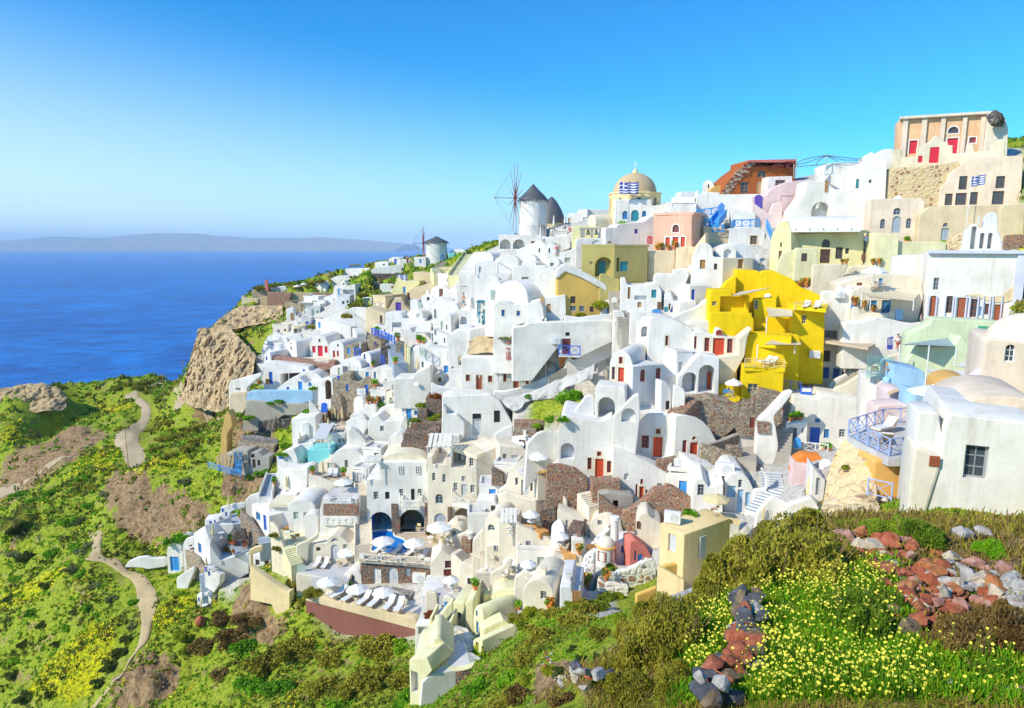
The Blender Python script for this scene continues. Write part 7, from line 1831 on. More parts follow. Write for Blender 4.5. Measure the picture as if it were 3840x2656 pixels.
loungers('white lounger in the row on the sun deck',('cushion','tanwood'),[(960,440,1090,350),(1085,475,1225,380),(1245,512,1390,400),(1360,538,1500,420),(1525,568,1665,445),(1645,590,1785,470)],1.15)
tile(620,1740,2.85)
loungers('white lounger on the patio by the sage gate',('cushion','tanwood'),[(1590,1130,1645,1050),(1685,1135,1735,1050)])
loungers('dark red lounger on the blue grey terrace',('redwood','redwood'),[(690,815,830,790),(700,840,850,810)])
loungers('brown wooden lounger on the yellow terrace',('wood','wood'),[(1310,690,1195,660)])
chairs('dark red chair on the left blue and white terraces','redwood',[(285,850),(860,880),(850,910)])
chairs('brown deck chair on the yellow terrace','wood',[(1370,820),(1415,805)])
tables('white round table on the left blue and white terraces',[(815,855),(500,1145),(275,815),(415,1445),(600,740),(1300,780)])
folded('folded straw coloured parasol on the left blue and white terraces','straw',[(680,480,355),(925,425,335),(510,740,580),(822,840,670),(315,730,645),(445,1120,1005),(380,1430,1290)])
parasols('white parasol on the roof terrace beside the long cream stair','whitecanvas',[(1905,300,165,215)])
tile(820,1280,2.85)
folded('folded straw coloured parasol on the stone cave terrace','straw',[(1140,655,560),(1205,700,600),(1245,760,615),(1272,680,580),(1320,810,640),(1378,835,690),(1460,775,685),(1142,885,750),(1175,955,785)])
folded('folded straw coloured parasol beside the blue houses and pool tank','straw',[(1398,315,215),(870,1065,935),(878,1290,1185),(718,1420,1240),(1115,1455,1260),(2118,200,40)])
loungers('small white lounger in the court below the pool tank',('cushion','tanwood'),[(1180,1460,1230,1410),(1240,1465,1290,1420)])
loungers('sage green lounger by the planter wall',('sage','sage'),[(1730,570,1790,550),(1830,600,1880,545)])
tile(1200,900,2.85)
folded('folded canvas parasol on the white restaurant terrace','canvas',[(1660,372,255),(1785,350,250),(1893,398,240),(1610,750,600),(1675,740,600),(318,1410,1300),(432,1190,1085)])
tile(1800,580,2.85)
folded('folded canvas parasol by the tall windmill','canvas',[(788,795,660),(905,770,650),(647,925,770),(400,1005,905)])
tile(1800,1720,2.85)
parasols('white parasol on the orange floored wooden terraces','whitecanvas',[(542,740,540,200),(852,975,765,220)])
tables('white round table on the orange floored terraces',[(545,740),(850,975)]);chairs('pale canvas chair on the orange floored terraces','canvas',[(590,715),(630,740),(850,930),(910,995)])
tile(1860,1440,2.85)
parasols('white parasol by the curved lava stone wall','whitecanvas',[(455,940,725,215)]);loungers('yellow deck lounger beside the curved lava wall',('mustard','wood'),[(440,980,490,950),(530,962,580,930)])
tile(2440,1380,2.85)
parasols('tan parasol over the sunbather terrace','straw',[(692,1575,1335,310)]);parasols('small white parasol on the bright yellow patio','whitecanvas',[(880,315,112,190)])
folded('folded cream parasol in the sunken white yard','straw',[(1200,1640,1520),(1620,1420,1260),(1680,1340,1060)])
chairs('blue chair on the bright yellow patio','azure',[(800,310),(855,300)])
tile(3040,1380,2.85)
parasols('big grey white parasol left of the orange vault','canvas',[(1305,480,190,530,43)])
loungers('white lounger on the blue railed terrace',('cushion','azure'.replace('azure','tanwood')),[(690,715,1000,640),(770,765,1090,690)])
tile(2900,860,2.418)
parasols('white parasol above the tan awning','whitecanvas',[(905,545,340,230)]);chairs('small pale chair under the white parasol above the awning','canvas',[(905,548),(940,548),(985,545)])
chairs('yellow wooden chair behind the glass screen','wood',[(915,1325),(1035,1310)])
loungers('white lounger on the bright yellow upper roof',('cushion','tanwood'),[(285,728,350,680),(385,732,455,680)])
tile(2200,1000,2.85)
loungers('cream lounger on the bright yellow middle roof',('cushion','tanwood'),[(1840,1050,1960,1000),(1920,1065,2060,1010)])
tile(3140,380,2.85)
folded('folded pale parasol on the mansion forecourt','canvas',[(1385,540,345)])
tile(640,820,2.85)
parasols('pale parasol on the headland terrace','canvas',[(1355,750,680,85),(1425,750,690,75)]);parasols('straw umbrella below the cliff fortress wall','straw',[(1340,1155,1078,95),(1425,1155,1075,105)])
POT={}
def mk_pot(kind,lm,fm=None):
 r=proto('potted_plant');rr=random.Random(len(POT))
 mb=MB();mb.lathe([(.16,0),(.26,.38),(.29,.38),(.29,.45),(.24,.45),(.22,.36)],12);kid(r,mb,'pot','terracotta',40)
 mb=MB()
 for i in range(90):
  t,q,e=rr.random()*6.28,rr.random()**.5*.36,rr.random()*.5
  c=Vector((q*math.cos(t),q*math.sin(t),.45+e));d=Vector((rr.gauss(0,1),rr.gauss(0,1),rr.gauss(0,1))).normalized()*.09;u=d.orthogonal().normalized()*.06
  mb.add([c-d-u,c+d-u,c+d+u,c-d+u],[(0,1,2,3)],1 if fm and rr.random()<.35 else 0)
 kid(r,mb,'foliage',[LEAF[lm],M(fm)]if fm else[LEAF[lm]])
 POT[kind]=r
LEAF=dict(green=leafm('leaf green',[(.07,.13,.012),(.20,.33,.02),(.38,.48,.03)]),bright=leafm('leaf bright',[(.07,.20,.006),(.18,.45,.012),(.38,.58,.02)]),olive=leafm('leaf olive',[(.13,.12,.015),(.33,.31,.03),(.52,.45,.06)]),dry=leafm('leaf dry',[(.12,.07,.025),(.27,.17,.05),(.42,.30,.10)]),lime=leafm('leaf lime',[(.10,.16,.01),(.28,.34,.015),(.50,.50,.02)]),sage=leafm('leaf sage',[(.11,.13,.05),(.26,.30,.11),(.42,.45,.19)]),dark=leafm('leaf dark',[(.03,.05,.01),(.08,.12,.02),(.16,.20,.04)]),rust=leafm('leaf rust',[(.16,.05,.01),(.36,.12,.02),(.50,.22,.03)]))
mk_pot('green','bright');mk_pot('red','green','orange2');mk_pot('marigold','rust','yellow2')
def pots(label,kind,rows,s=1.0):
 cluster([proto_copy(POT[kind],drop(x,y),rnd.random()*6,s*rnd.uniform(.8,1.15))for x,y in rows],label,'potted plant','pots: '+label)
tile(620,1740,2.85)
pots('orange pot of marigolds along the white roof edge','marigold',[(630,815),(648,845),(668,880),(695,920),(728,960)],.75)
pots('terracotta pot on the left and middle terraces','green',[(1165,205),(2025,250),(790,470),(700,695),(1970,1230),(1575,110),(1905,125)],1.2)
tile(1200,1800,2.85);pots('terracotta jar near the cream stair house','green',[(1660,1175),(1810,1225),(2120,1225),(1155,585)],1.2)
tile(2440,1380,2.85);pots('terracotta pot on the white porch cube','green',[(1500,550),(1555,552),(1600,560)],1.1);pots('terracotta trough plant by the white fence','green',[(1850,800),(1910,790)],1.1)
tile(1800,1720,2.85);pots('pot plant along the cobbled lane','red',[(745,1430),(1060,1020),(1350,1300),(1130,1370)],1.2)
tile(2900,860,2.418);pots('flower pot on the cream terrace of the yellow house','red',[(380,318),(625,318),(660,318),(720,322),(820,310),(900,320),(960,318),(530,300)],.85);pots('flower pot on the awning terrace parapet','marigold',[(735,690),(818,710),(905,750)],1.0);pots('leafy orange flower pot below the cream niche wall','red',[(225,500),(265,515),(300,525)],1.2)
tile(3140,380,2.85);pots('terracotta pot before the blush houses','green',[(475,1375),(540,1405),(750,1372),(750,1500),(1130,1500),(400,1385)],1.1)
tile(1200,900,2.85);pots('terracotta pot near the blue balustrade and pergola','green',[(835,1075),(610,1005),(1060,1100),(1105,1110),(565,1355),(805,1330),(585,1555)],1.3)
tile(820,1280,2.85);pots('big terracotta urn beside the blue gate','red',[(1170,770),(1125,770)],1.8);pots('red flowers in a planter by the folded parasols','red',[(1600,670),(1640,660),(1670,670),(1700,560),(430,455),(525,460)],1.1)
tile(1800,580,2.85);pots('tall cactus pot beside the flagpole','green',[(1520,712)],2.2);pots('pot plant before the salmon house','red',[(1890,1000),(1925,1010),(2010,1000),(2075,1010)],1.1)
def mk_dish():
 r=proto('satellite_dish');mb=MB();mb.bar((0,0,0),(0,0,.55),.03,5);kid(r,mb,'mast','metal')
 mb=MB();mb.lathe([(.02,.0),(.2,.03),(.36,.10),(.45,.18)],18);o=kid(r,mb,'reflector','whitecanvas',60);o.location=(0,-.08,.75);o.rotation_euler=(R(62),0,R(-25))
 mb=MB();mb.bar((0,-.1,.55),(-.12,-.5,.8),.015,4);mb.box(-.18,-.56,.76,-.08,-.48,.86);kid(r,mb,'feed_arm','metal');return r
DISH=mk_dish()
def dish(label,x,y,r_):
 p=drop(x,y);s=r_/TS*p.y/2560/.45;o=proto_copy(DISH,p-Vector((0,0,.7*s)),rnd.uniform(-.4,.4),s);tag(o,label,'satellite dish')
tile(2500,580,2.85);dish('white satellite dish on the wall above the long barrel roof',1970,655,36);dish('white satellite dish on the bright yellow wall',1080,1465,34);dish('white satellite dish right of the creeper',2140,910,30)
tile(3140,380,2.85);dish('satellite dish before the rubble retaining wall',655,950,36)
tile(2440,1380,2.85);dish('big white satellite dish near the orange canopy',1870,1045,64)
tile(1240,1420,2.85);dish('left of two white dishes on the rubble wall',2035,645,34);dish('right of two white dishes on the rubble wall',2118,650,32);dish('white round dish on the sculpted wall left of the chapel yard',918,60,22)
tile(1200,900,2.85);dish('white dish beside the tiny vaulted chapel facade',1197,890,30);tile(2900,860,2.418);dish('white dish right of the parasol above the awning',1088,385,28)
def mk_ac():
 r=proto('air_conditioner');mb=MB();mb.box(-.45,-.16,.06,.45,.16,.7);kid(r,mb,'casing','white2')
 mb=MB();mb.lathe([(.26,0),(.26,.012)],18);o=kid(r,mb,'fan_grille','palegrey');o.location=(.12,-.165,.38);o.rotation_euler=(R(90),0,0)
 for x in(-.35,.35):mb=MB();mb.box(x-.04,-.16,0,x+.04,.16,.06);kid(r,mb,'foot','metal')
 return r
AC=mk_ac()
def ac(label,x,y,s=1.0,rz=0):tag(proto_copy(AC,drop(x,y),rz,s),label,'air conditioner')
tile(2900,860,2.418);ac('air conditioner on the roof of the small blue door cube',372,1172,1.3,-.3);ac('air conditioner on the notched white wall',600,630,1.2,-.2)
tile(2440,1380,2.85);ac('white vent box on the red shutter house',790,1160,2.0,-.4)
tile(1860,1440,2.85);ac('air conditioner on the low lava seat wall',1960,835,1.2);ac('white box unit on the flat cream roof',1885,1490,1.4,-.4)
tile(1240,1420,2.85);ac('air conditioner behind the top floor of the hotel',1320,640,1.6);ac('air conditioner on the tan stone house terrace',330,175,1.6)
tile(1200,1800,2.85);ac('white air conditioner on the lava stone pool house',1060,1015,1.8,-.15)
tile(1680,1000,2.85);ac('air conditioner beside the grey door on the long curving wall',1150,830,1.4)
def flag(label,base,top,fx,Y,w_,h_,sag=0):
 a=P(*base,Y);b=P(*top,Y);root=empty('flagpole',a);tag(root,label,'flag')
 d=b-a;d.x=d.y=0
 mb=MB();mb.bar((0,0,0),d,.05,6,.035);kid(root,mb,'pole','whitecanvas')
 mb=MB();nx,nz=30,9
 z0=d.z-h_*1.05
 pt=lambda i,j:(.06+w_*i/nx,.22*math.sin(i*.45)*i/nx,z0+h_*j/nz-sag*(i/nx)**1.3+.05*math.sin(i*.5))
 for i in range(nx):
  for j in range(nz):
   cv=j>=4 and i<nx*.37
   white=(j%2==1)
   if cv:white=(j==6)or(abs(i-nx*.185)<1.2)
   mb.add([pt(i,j),pt(i+1,j),pt(i+1,j+1),pt(i,j+1)],[(0,1,2,3)],1 if white else 0)
 kid(root,mb,'flag_cloth',['flagblue','whitecanvas'],180)
tile(1800,580,2.85);flag('striped blue and white flag flying in front of the big dome',(1480,720),(1503,292),0,115.5,3.2,1.85)
tile(3140,380,2.85);flag('blue and white flag on a tall white pole at the upper right',(1372,1400),(1440,805),0,91,1.9,1.25,-.45)
tile(1200,900,2.85);flag('small blue and white flag on the cream gable',(825,420),(820,366),0,154,2.2,1.6)
def pole(label,base,top,m='bamboo',r=.09,name='utility_pole',Y=None,cross=True):
 a=P(*base,Y)if Y else drop(*base);b=P(*top,a.y);root=empty(name,a);tag(root,label,'pole')
 mb=MB();mb.bar((0,0,-1),(b.x-a.x if not cross else 0,0,b.z-a.z),r,7,r*.7);kid(root,mb,'shaft',m)
 z=b.z-a.z;mb=MB()
 if cross:mb.box(-.6,-.05,z-.6,.6,.05,z-.5);kid(root,mb,'crossarm',m)
 else:mb.lathe([(.05,z-.3),(.16,z-.25),(.16,z+.1),(.03,z+.15)],8,(b.x-a.x,0,0));kid(root,mb,'lamp_head','canvas')
tile(0,1360,2.404)
pole('tall wooden utility pole on the slope right of the road bend',(1482,375),(1440,97),Y=168);pole('wooden utility pole at the roadside in the middle',(1155,908),(1108,580),Y=137);pole('wooden utility pole by the blue hut at the cliff',(1652,105),(1642,-20),Y=205)
tile(1680,1000,2.85)
pole('slim white lamp pole right of the chapel bell gable',(1046,1190),(1045,560),'canvas',.06,'lamp_post',95,False);pole('slim white lamp pole at the left edge of the chapel',(130,945),(128,550),'canvas',.06,'lamp_post',99,False);pole('short lamp post by the rough stone stairway',(1790,765),(1782,600),'canvas',.08,'lamp_post',90,False)
tile(2900,860,2.418);pole('white lamp pole left of the small blue door cube',(172,1395),(172,1120),'canvas',.05,'lamp_post',78,False)
def PZ(x,y,z):
 d=ray(*px(x,y));return d*(z/d.z)
tile(3040,1380,2.85)
zt=P(830,950,37).z+.01
RAIL('blue crossed railing round the lounger terrace',[PZ(1130,905,zt),PZ(835,945,zt),PZ(605,835,zt),PZ(400,720,zt),PZ(765,598,zt),PZ(1140,575,zt)],1.0,r=.032)
RAIL('low blue crossed stair railing under the orange wall',[P(605,1360,35.5),P(860,1420,34.5)],.95);RAIL('short blue crossed railing at the orange corner',[P(975,1240,36),P(1050,1290,35)],1.1,post=.8)
tile(2500,580,2.85)
RAIL('bright blue crossed railing left of the blue gate hut',[P(320,668,112),P(550,640,111)],1.1,'azure');RAIL('bright blue railing along the white terrace',[P(710,778,106.2),P(985,772,105.8)],1.1,'azure',1.3)
RAIL('bright blue landing railing below the gate hut',[P(412,765,107),P(480,765,107)],1.1,'azure');RAIL('bright blue lower landing railing',[P(488,836,106),P(606,832,106)],1.1,'azure');RAIL('bright blue stair railing right of the wood framed window',[P(1065,800,105.5),P(1112,905,102)],1.5,'azure')
STAIR('bright blue wooden steps up to the blue gate hut',(500,760),(590,640),1.2,8,'azure',107,110,side='azure',base=.3,sh=.8)
def gate_hut():
 c=P(582,645,110);root=empty('gate_hut',c);tag(root,'bright blue slatted gate with a pointed top','gate');k=P(612,645,110).x-c.x;h=P(582,510,110).z-c.z
 for i in range(7):
  x=-k+2*k*i/6;mb=MB();mb.box(x-k*.12,-.05,0,x+k*.12,.05,h-abs(x)*.9);kid(root,mb,'slat','azure')
 mb=MB();mb.box(-k*1.1,.052,h*.3,k*1.1,.1,h*.36);mb.build('brace','azure',root)
gate_hut()
tile(1200,1800,2.85)
for i,(a,b)in enumerate(((470,612),(658,818),(866,1116))):
 RAIL('cream lattice panel, %s from the left in the pool parapet'%ORD[i],[P(a,862+i*12,79.2-i*.5),P(b,872+i*14,79-i*.6)],.85,'canvas',1.2)
RAIL('cream crossed balcony railing on the left of the hotel',[P(855,215,87.2),P(855,300,86),P(1062,300,86),P(1062,215,87.2)],.95,'canvas',1.0,name='balcony_railing')
RAIL('cream crossed balcony railing on the hotel wing',[P(1410,165,86),P(1412,245,84.6),P(1590,292,84.4),P(1650,240,85.4)],.95,'canvas',1.0,name='balcony_railing')
SL('balcony_floor','850 300 1066 300 1066 262 850 262',at=(850,300),Y=86,th=.25,m='canvas',label='balcony slab on the left of the hotel',cat='balcony',kind=None)
SL('balcony_floor','1408 250 1590 297 1655 245 1560 225 1412 222',at=(1408,250),Y=84.5,th=.25,m='canvas',label='balcony slab on the hotel wing',cat='balcony',kind=None)
tile(620,1740,2.85);RAIL('white crossed railing of the roof terrace above the lava panel',[P(1765,428,86.8),P(1985,430,86.8)],.9,'white2')
RAIL('thin blue handrail on the brown cliff edge',[P(460,40,110),P(700,110,109),P(810,130,108)],1.0,'azure',2.5,style='h',r=.02);ladder('dark red ladder with blue rails down the brown cliff',(645,290),(665,100),107,109,'wine',1.2,12)
tile(2440,1380,2.85)
RAIL('white crossed fence before the blue door',[P(1630,880,72),P(1890,905,71)],.9,'white2');RAIL('dark blue handrail round the wooden deck by the striped gate',[P(1285,215,77),P(1600,270,76)],1.2,'blue',style='h')
W('bright blue rounded picket gate on the white porch',arc(1530,1608,790,745)+[(1608,850),(1530,860)],Y=71.8,yaw=-20,d=.08,m='azure',fnd=0,rf=.02,r=.02,name='gate',cat='gate')
W('tall blue gate with a striped cloth beside the wooden deck','1605 305 1605 205 1725 210 1725 300',Y=75.5,yaw=-10,d=.1,m='blue',fnd=0,rf=.03,r=.03,name='gate',cat='gate',ops='n white 1615 215 1715 255 .04')
W('orange red painted canopy hanging over the pink steps','1515 1020 1550 985 1640 935 1830 955 1835 975 1660 1020 1600 1030 1590 1120 1570 1235 1540 1130',60.5,-10,1.6,'orange2',fnd=0,rf=.1,r=.05,name='canopy',cat='canopy')
tile(2200,1000,2.85)
RAIL('pale yellow pipe railing round the yellow middle roof',[P(1688,1075,75.6),P(1892,1082,75.2),P(2110,1095,75)],1.0,'straw',style='h');tile(2900,860,2.418);RAIL('pale yellow pipe railing of the yellow upper roof',[P(190,740,79),P(520,748,78.6)],1.0,'straw',style='h')
W('dark blue picket gate beside the man in red','1030 1090 1035 985 1090 970 1085 1085',Y=77,yaw=-8,d=.1,m='flagblue',fnd=0,rf=.02,r=.02,name='gate',cat='gate',ops=';'.join('n white %d 990 %d 1050 .05'%(1040+12*i,1045+12*i)for i in range(4)))
W('pale blue patterned gate on the awning terrace',rect(1108,725,822,1175,722,822),Y=78.6,yaw=-10,d=.1,m='lightblue',fnd=0,rf=.02,r=.02,name='gate',cat='gate')
def glass_screen():
 m,n,l,b=nm('screen glass');b.inputs['Base Color'].default_value=(.6,.85,.8,1);b.inputs['Transmission Weight'].default_value=.85;b.inputs['Roughness'].default_value=.05;b.inputs['IOR'].default_value=1.05
 c=P(835,1345,61.8);e=P(1085,1345,60);f=e-c;root=empty('glass_screen',c,math.atan2(f.y,f.x));tag(root,'clear glass balustrade in front of the yellow chairs','glass screen')
 for i in range(3):mb=MB();mb.box(f.length*i/3+.03,-.02,0,f.length*(i+1)/3-.03,.02,2.2);kid(root,mb,'glass_panel',m)
glass_screen()
tile(1680,1000,2.85);RAIL('blue crossed balcony railing under the grey door',[P(1185,945,92),P(1410,952,92)],1.3,'blue',1.6);SL('balcony_floor','1180 950 1415 958 1400 935 1190 930',at=(1180,950),Y=92,th=.2,m='floor',label='small balcony slab under the grey door',cat='balcony',kind=None)
tile(1200,900,2.85);RAIL('teal curled railing on the corner of the white block',[P(1700,890,111),P(1808,892,111)],1.8,'teal',1.0);RAIL('blue balustrade along the stone terrace',[P(555,1010,126.5),P(700,1060,123),P(800,1108,120)],1.2,'blue',1.2)
RAIL('sage glass edged balcony railing beside the scalloped wall',[P(1070,1240,108.6),P(1120,1265,107.6)],1.6,'sage',.8)
tile(820,1280,2.85);RAIL('short blue railing by the stone vault',[P(1455,155,117),P(1515,160,116.5)],1.3,'blue',.9);RAIL('short blue railing over the stone porch',[P(1735,240,116),P(1770,245,116)],1.5,'blue',.8)
W('bright blue wooden gate in the stone terrace wall','1092 760 1095 670 1125 655 1160 670 1160 755',Y=111.5,yaw=-6,d=.15,m='blue',fnd=0,rf=.03,r=.03,name='gate',cat='gate')
tile(2200,1000,2.85);W('teal blue picket gate between white posts','702 530 700 462 750 450 798 470 798 535',Y=87.8,yaw=-4,d=.1,m='azure',fnd=0,rf=.02,r=.02,name='gate',cat='gate',ops=';'.join('n white %d 475 %d 525 .05'%(712+14*i,717+14*i)for i in range(6)))
tile(1800,580,2.85);W('small bright red picket gate before the salmon house','1785 955 1785 885 1813 865 1842 885 1842 955',Y=103,yaw=-10,d=.1,m='crimson',fnd=0,rf=.02,r=.02,name='gate',cat='gate',ops=';'.join('n white %d 890 %d 945 .05'%(1794+14*i,1799+14*i)for i in range(3)))
def sail(label,pts,m,th=.04,name='shade_sail',posts=()):
 q=[P(*a)for a in pts];o=q[0].copy();root=empty(name,o);tag(root,label,'shade sail')
 n=8;mb=MB();vs=[]
 A,B_,C_,D=(q+[q[-1]])[:4]if len(q)>=4 else(q[0],q[1],q[2],q[2])
 for i in range(n+1):
  for j in range(n+1):
   u,v=i/n,j/n;p=(A*(1-u)+B_*u)*(1-v)+(D*(1-u)+C_*u)*v
   vs.append(p-o-Vector((0,0,.5*4*u*(1-u)*v*(1-v))))
 k=n+1;fs=[(i*k+j,(i+1)*k+j,(i+1)*k+j+1,i*k+j+1)for i in range(n)for j in range(n)]
 mb.add(vs,fs);mb.add([v-Vector((0,0,th))for v in vs],[f[::-1]for f in fs]);kid(root,mb,'cloth',m,180)
 for x,y0,y1,Y in posts:
  a,b=P(x,y1,Y)-o,P(x,y0,Y)-o;mb=MB();mb.bar(Vector((b.x,b.y,a.z)),b,.06,6);kid(root,mb,'post','white2')
tile(2900,860,2.418)
sail('wide tan awning over the blue shuttered terrace',[(800,578,79),(1345,556,81),(1265,652,77),(880,612,76)],'sail',posts=((885,610,730,76.5),(1275,640,740,77),(805,580,705,79)))
sail('dark green grey sail over the mint terrace',[(1165,1045,64),(1655,975,66),(1640,1065,63),(1400,1052,62)],'greensail',posts=((1150,1045,1220,63),(1415,1055,1260,61.5),(1660,1070,1240,62)))
sail('pale sail low over the mint yard',[(1385,1268,57),(1860,1285,56),(1790,1350,53),(1480,1340,53)],'canvas',posts=((1390,1270,1440,56),(1540,1340,1440,54)))
sail('white sheet awning right of the mint sails',[(1650,1240,60),(1790,1170,62),(1920,1200,60),(1860,1270,57)],'canvas')
tile(2200,1000,2.85)
sail('narrow tan sail across the top yellow terrace',[(1545,312,80),(1640,268,83),(1980,222,84),(1640,305,79.5)],'sail');sail('tan blind over the striped cushions of the yellow terrace',[(1920,438,81),(2200,462,80),(2200,532,78),(1952,535,78)],'sail',posts=((1928,535,715,78),))
sail('large tan sail over the yellow cushion terrace',[(1895,832,75),(2010,772,78),(2290,800,78),(2285,838,75)],'sail',posts=((1828,830,1010,75.5),(2228,838,930,75.5)))
def frame_canopy(label,x0,x1,yt0,yt1,yb,Y,d,m,strips,post='white2',name='pergola',drop_=0):
 a,b=P(x0,yb,Y),P(x1,yb,Y);h=P(x0,yt1,Y).z-a.z;W_=b.x-a.x;root=empty(name,a);tag(root,label,'pergola')
 for x in(0.06,W_-.06):
  for y in(0.06,d):mb=MB();mb.box(x-.06,y-.06,-.3,x+.06,y+.06,h+(0 if y<1 else drop_));kid(root,mb,'post',post)
 mb=MB()
 for y in(.06,d):z=h+(0 if y<1 else drop_);mb.box(-.2,y-.06,z,W_+.2,y+.06,z+.14);kid(root,mb,'beam',post);mb=MB()
 for i in range(strips):
  x=W_*(i+.1)/strips;x2=W_*(i+.85)/strips;mb=MB()
  mb.add([(x,-.3,h+.15),(x2,-.3,h+.15),(x2,d+.3,h+drop_+.15),(x,d+.3,h+drop_+.15),(x,-.3,h+.2),(x2,-.3,h+.2),(x2,d+.3,h+drop_+.2),(x,d+.3,h+drop_+.2)],[(0,3,2,1),(4,5,6,7),(0,1,5,4),(1,2,6,5),(2,3,7,6),(3,0,4,7)]);kid(root,mb,'strip',m)
tile(1240,1420,2.85)
frame_canopy('cream strip pergola on the hotel top floor',1035,1290,650,735,880,85.5,2.6,'canvas',5,drop_=.9);frame_canopy('cream strip pergola left of the hotel roof',360,530,840,900,1075,87,2.4,'canvas',6)
tile(1800,1720,2.85);frame_canopy('pale strip awning over the shaded balcony',215,400,600,690,830,68.5,2.0,'canvas',4,drop_=.6)
tile(1200,900,2.85);frame_canopy('blue framed pergola at the white restaurant',1680,1850,650,670,810,110.5,2.5,'teal',6,'teal');frame_canopy('white canvas pergola over potted plants',1000,1195,950,995,1085,120,3,'canvas',1,drop_=.8)
tile(640,820,2.85);frame_canopy('white timber pergola below the cliff fortress wall',1370,1585,890,905,1000,180,4,'white2',8);frame_canopy('thin bamboo frame against the cliff fortress wall',1222,1372,885,890,1130,181,3,'bamboo',2,'bamboo')
tile(820,1280,2.85);frame_canopy('grey canvas pergola above the pool tank',1000,1185,965,1050,1150,103.8,4.5,'palegrey',1,drop_=1.2)
def wire_frame():
 tile(2500,580,2.85);c=P(1705,110,107.5);root=empty('wire_pergola',c);tag(root,'bare curved metal pergola frame on the roof left of the white cube','pergola')
 q=lambda x,y,Y=107.5:P(x,y,Y)-c
 for pts in([(1375,105),(1450,60),(1560,30),(1705,10),(1850,25),(2000,45),(2110,45)],[(1375,130),(1520,120),(1700,105)],[(1600,120),(1610,75),(1705,12)],[(1705,12),(1760,40),(1835,75)],[(1380,110),(1480,90),(1705,12)],[(1705,12),(1900,60),(2110,60)]):
  mb=MB();mb.tube([q(*a)for a in pts],.05,5);mb.build('bent_tube','rope',root)
 for x,y0,y1 in((1705,0,110),(1360,100,250),(1385,0,240)):mb=MB();mb.bar(q(x,y1),q(x,y0),.07,5);mb.build('post','concrete',root)
wire_frame()
tile(0,0,1)
def qmesh(name,C,U,V,mats,idx=None):
 ""
 n=len(C);v=np.stack([C-U-V,C+U-V,C+U+V,C-U+V],1).reshape(-1,3)
 me=bpy.data.meshes.new(name);me.vertices.add(4*n);me.loops.add(4*n);me.polygons.add(n)
 me.vertices.foreach_set('co',v.ravel());me.loops.foreach_set('vertex_index',np.arange(4*n));me.polygons.foreach_set('loop_start',np.arange(n)*4)
 for m in mats:me.materials.append(m)
 if idx is not None:me.polygons.foreach_set('material_index',idx)
 me.update(calc_edges=True);return me
def rvec(g,n):
 a=g.normal(size=(n,3));return a/np.linalg.norm(a,axis=1)[:,None]
def leaves(g,n,lumps,size,asp=.5):
 k=g.integers(0,len(lumps),n);L=np.array(lumps);d=rvec(g,n);d[:,2]=np.abs(d[:,2])*1.0-.15
 r=1-.45*g.random(n)**2.2;C=L[k,:3]+d*r[:,None]*L[k,3:6]
 C[:,2]=np.maximum(C[:,2],0)
 a=rvec(g,n)*.8+d*.7;a/=np.linalg.norm(a,axis=1)[:,None];b=np.cross(a,rvec(g,n));b/=np.linalg.norm(b,axis=1)[:,None]
 s=size*(.6+.8*g.random(n))[:,None];return C,a*s,b*s*asp
SH={}
def shrub_mesh(kind,n,size,seed,asp=.5,hz=.8):
 g=np.random.default_rng(seed);lumps=[(0,0,.15,.75,.75,hz)]
 for i in range(9):t=g.random()*6.28;q=.3+.55*g.random();lumps.append((q*math.cos(t),q*math.sin(t),.1+.4*g.random()*hz,*(.25+.25*g.random(2)),.28+.3*g.random()*hz))
 return qmesh('foliage '+kind,*leaves(g,n,lumps,size,asp),[LEAF[kind]])
def shrub(kind,p,s,near=False,name='shrub',var=0):
 key=(kind,near,var)
 if key not in SH:SH[key]=shrub_mesh(kind,15000 if near else 2600,.034 if near else.06,len(SH)+3,.4 if near else.55)
 r=empty(name,p,rnd.random()*6.28);o=link(bpy.data.objects.new('foliage',SH[key]),r);o.scale=s if isinstance(s,tuple)else(s,s,s)
 if('stem',near)not in SH:
  mb=MB();q=random.Random(2)
  for i in range(70 if near else 7):t=q.random()*6.28;e=q.random()*(.95 if near else.5);mb.bar((0,0,-.2),(e*math.cos(t),e*math.sin(t),.25+.6*q.random()),.012 if near else.03,4,.004)
  st=mb.build('stem','bamboo',r);SH[('stem',near)]=st.data;st.scale=o.scale
 else:st=link(bpy.data.objects.new('stem',SH[('stem',near)]),r);st.scale=o.scale
 return r
def shrubs(label,kind,rows,near=False,cat='shrub'):
 out=[]
 for i,a in enumerate(rows):
  p=ground0(a[0],a[1])if near else drop(a[0],a[1]);s=a[2]*p.y/2560
  out.append(shrub(kind,p-Vector((0,0,s*.12)),(s,s,s*rnd.uniform(.75,1.0)*(1.9 if near else 1)),near,var=i%2))
 cluster(out,label,cat,label)
shrubs('big rounded green and olive bush below the sun deck','olive',[(1010,2500,90),(1100,2440,85),(1215,2580,70),(1330,2590,85),(1430,2440,95),(1400,2560,90),(1500,2560,60),(1240,2480,60)])
shrubs('bright green bush among the olive bushes','bright',[(930,2440,60),(960,2570,80),(1050,2600,80),(1290,2650,60),(1510,2650,70),(1500,2430,45),(1820,2470,60),(1860,2420,55),(1900,2560,60),(1800,2600,70)])
shrubs('golden dry brush clump on the brown bank','dry',[(830,2330,60),(880,2400,70),(760,2440,60),(930,2330,60),(820,2530,45),(1960,2620,60),(2100,2640,70)])
shrubs('olive scrub on the right hand garden slope','olive',[(1980,2480,60),(2030,2400,70),(2150,2340,70),(2200,2300,60),(1950,2330,50),(2080,2310,50),(2260,2390,60),(1880,2660,60)])
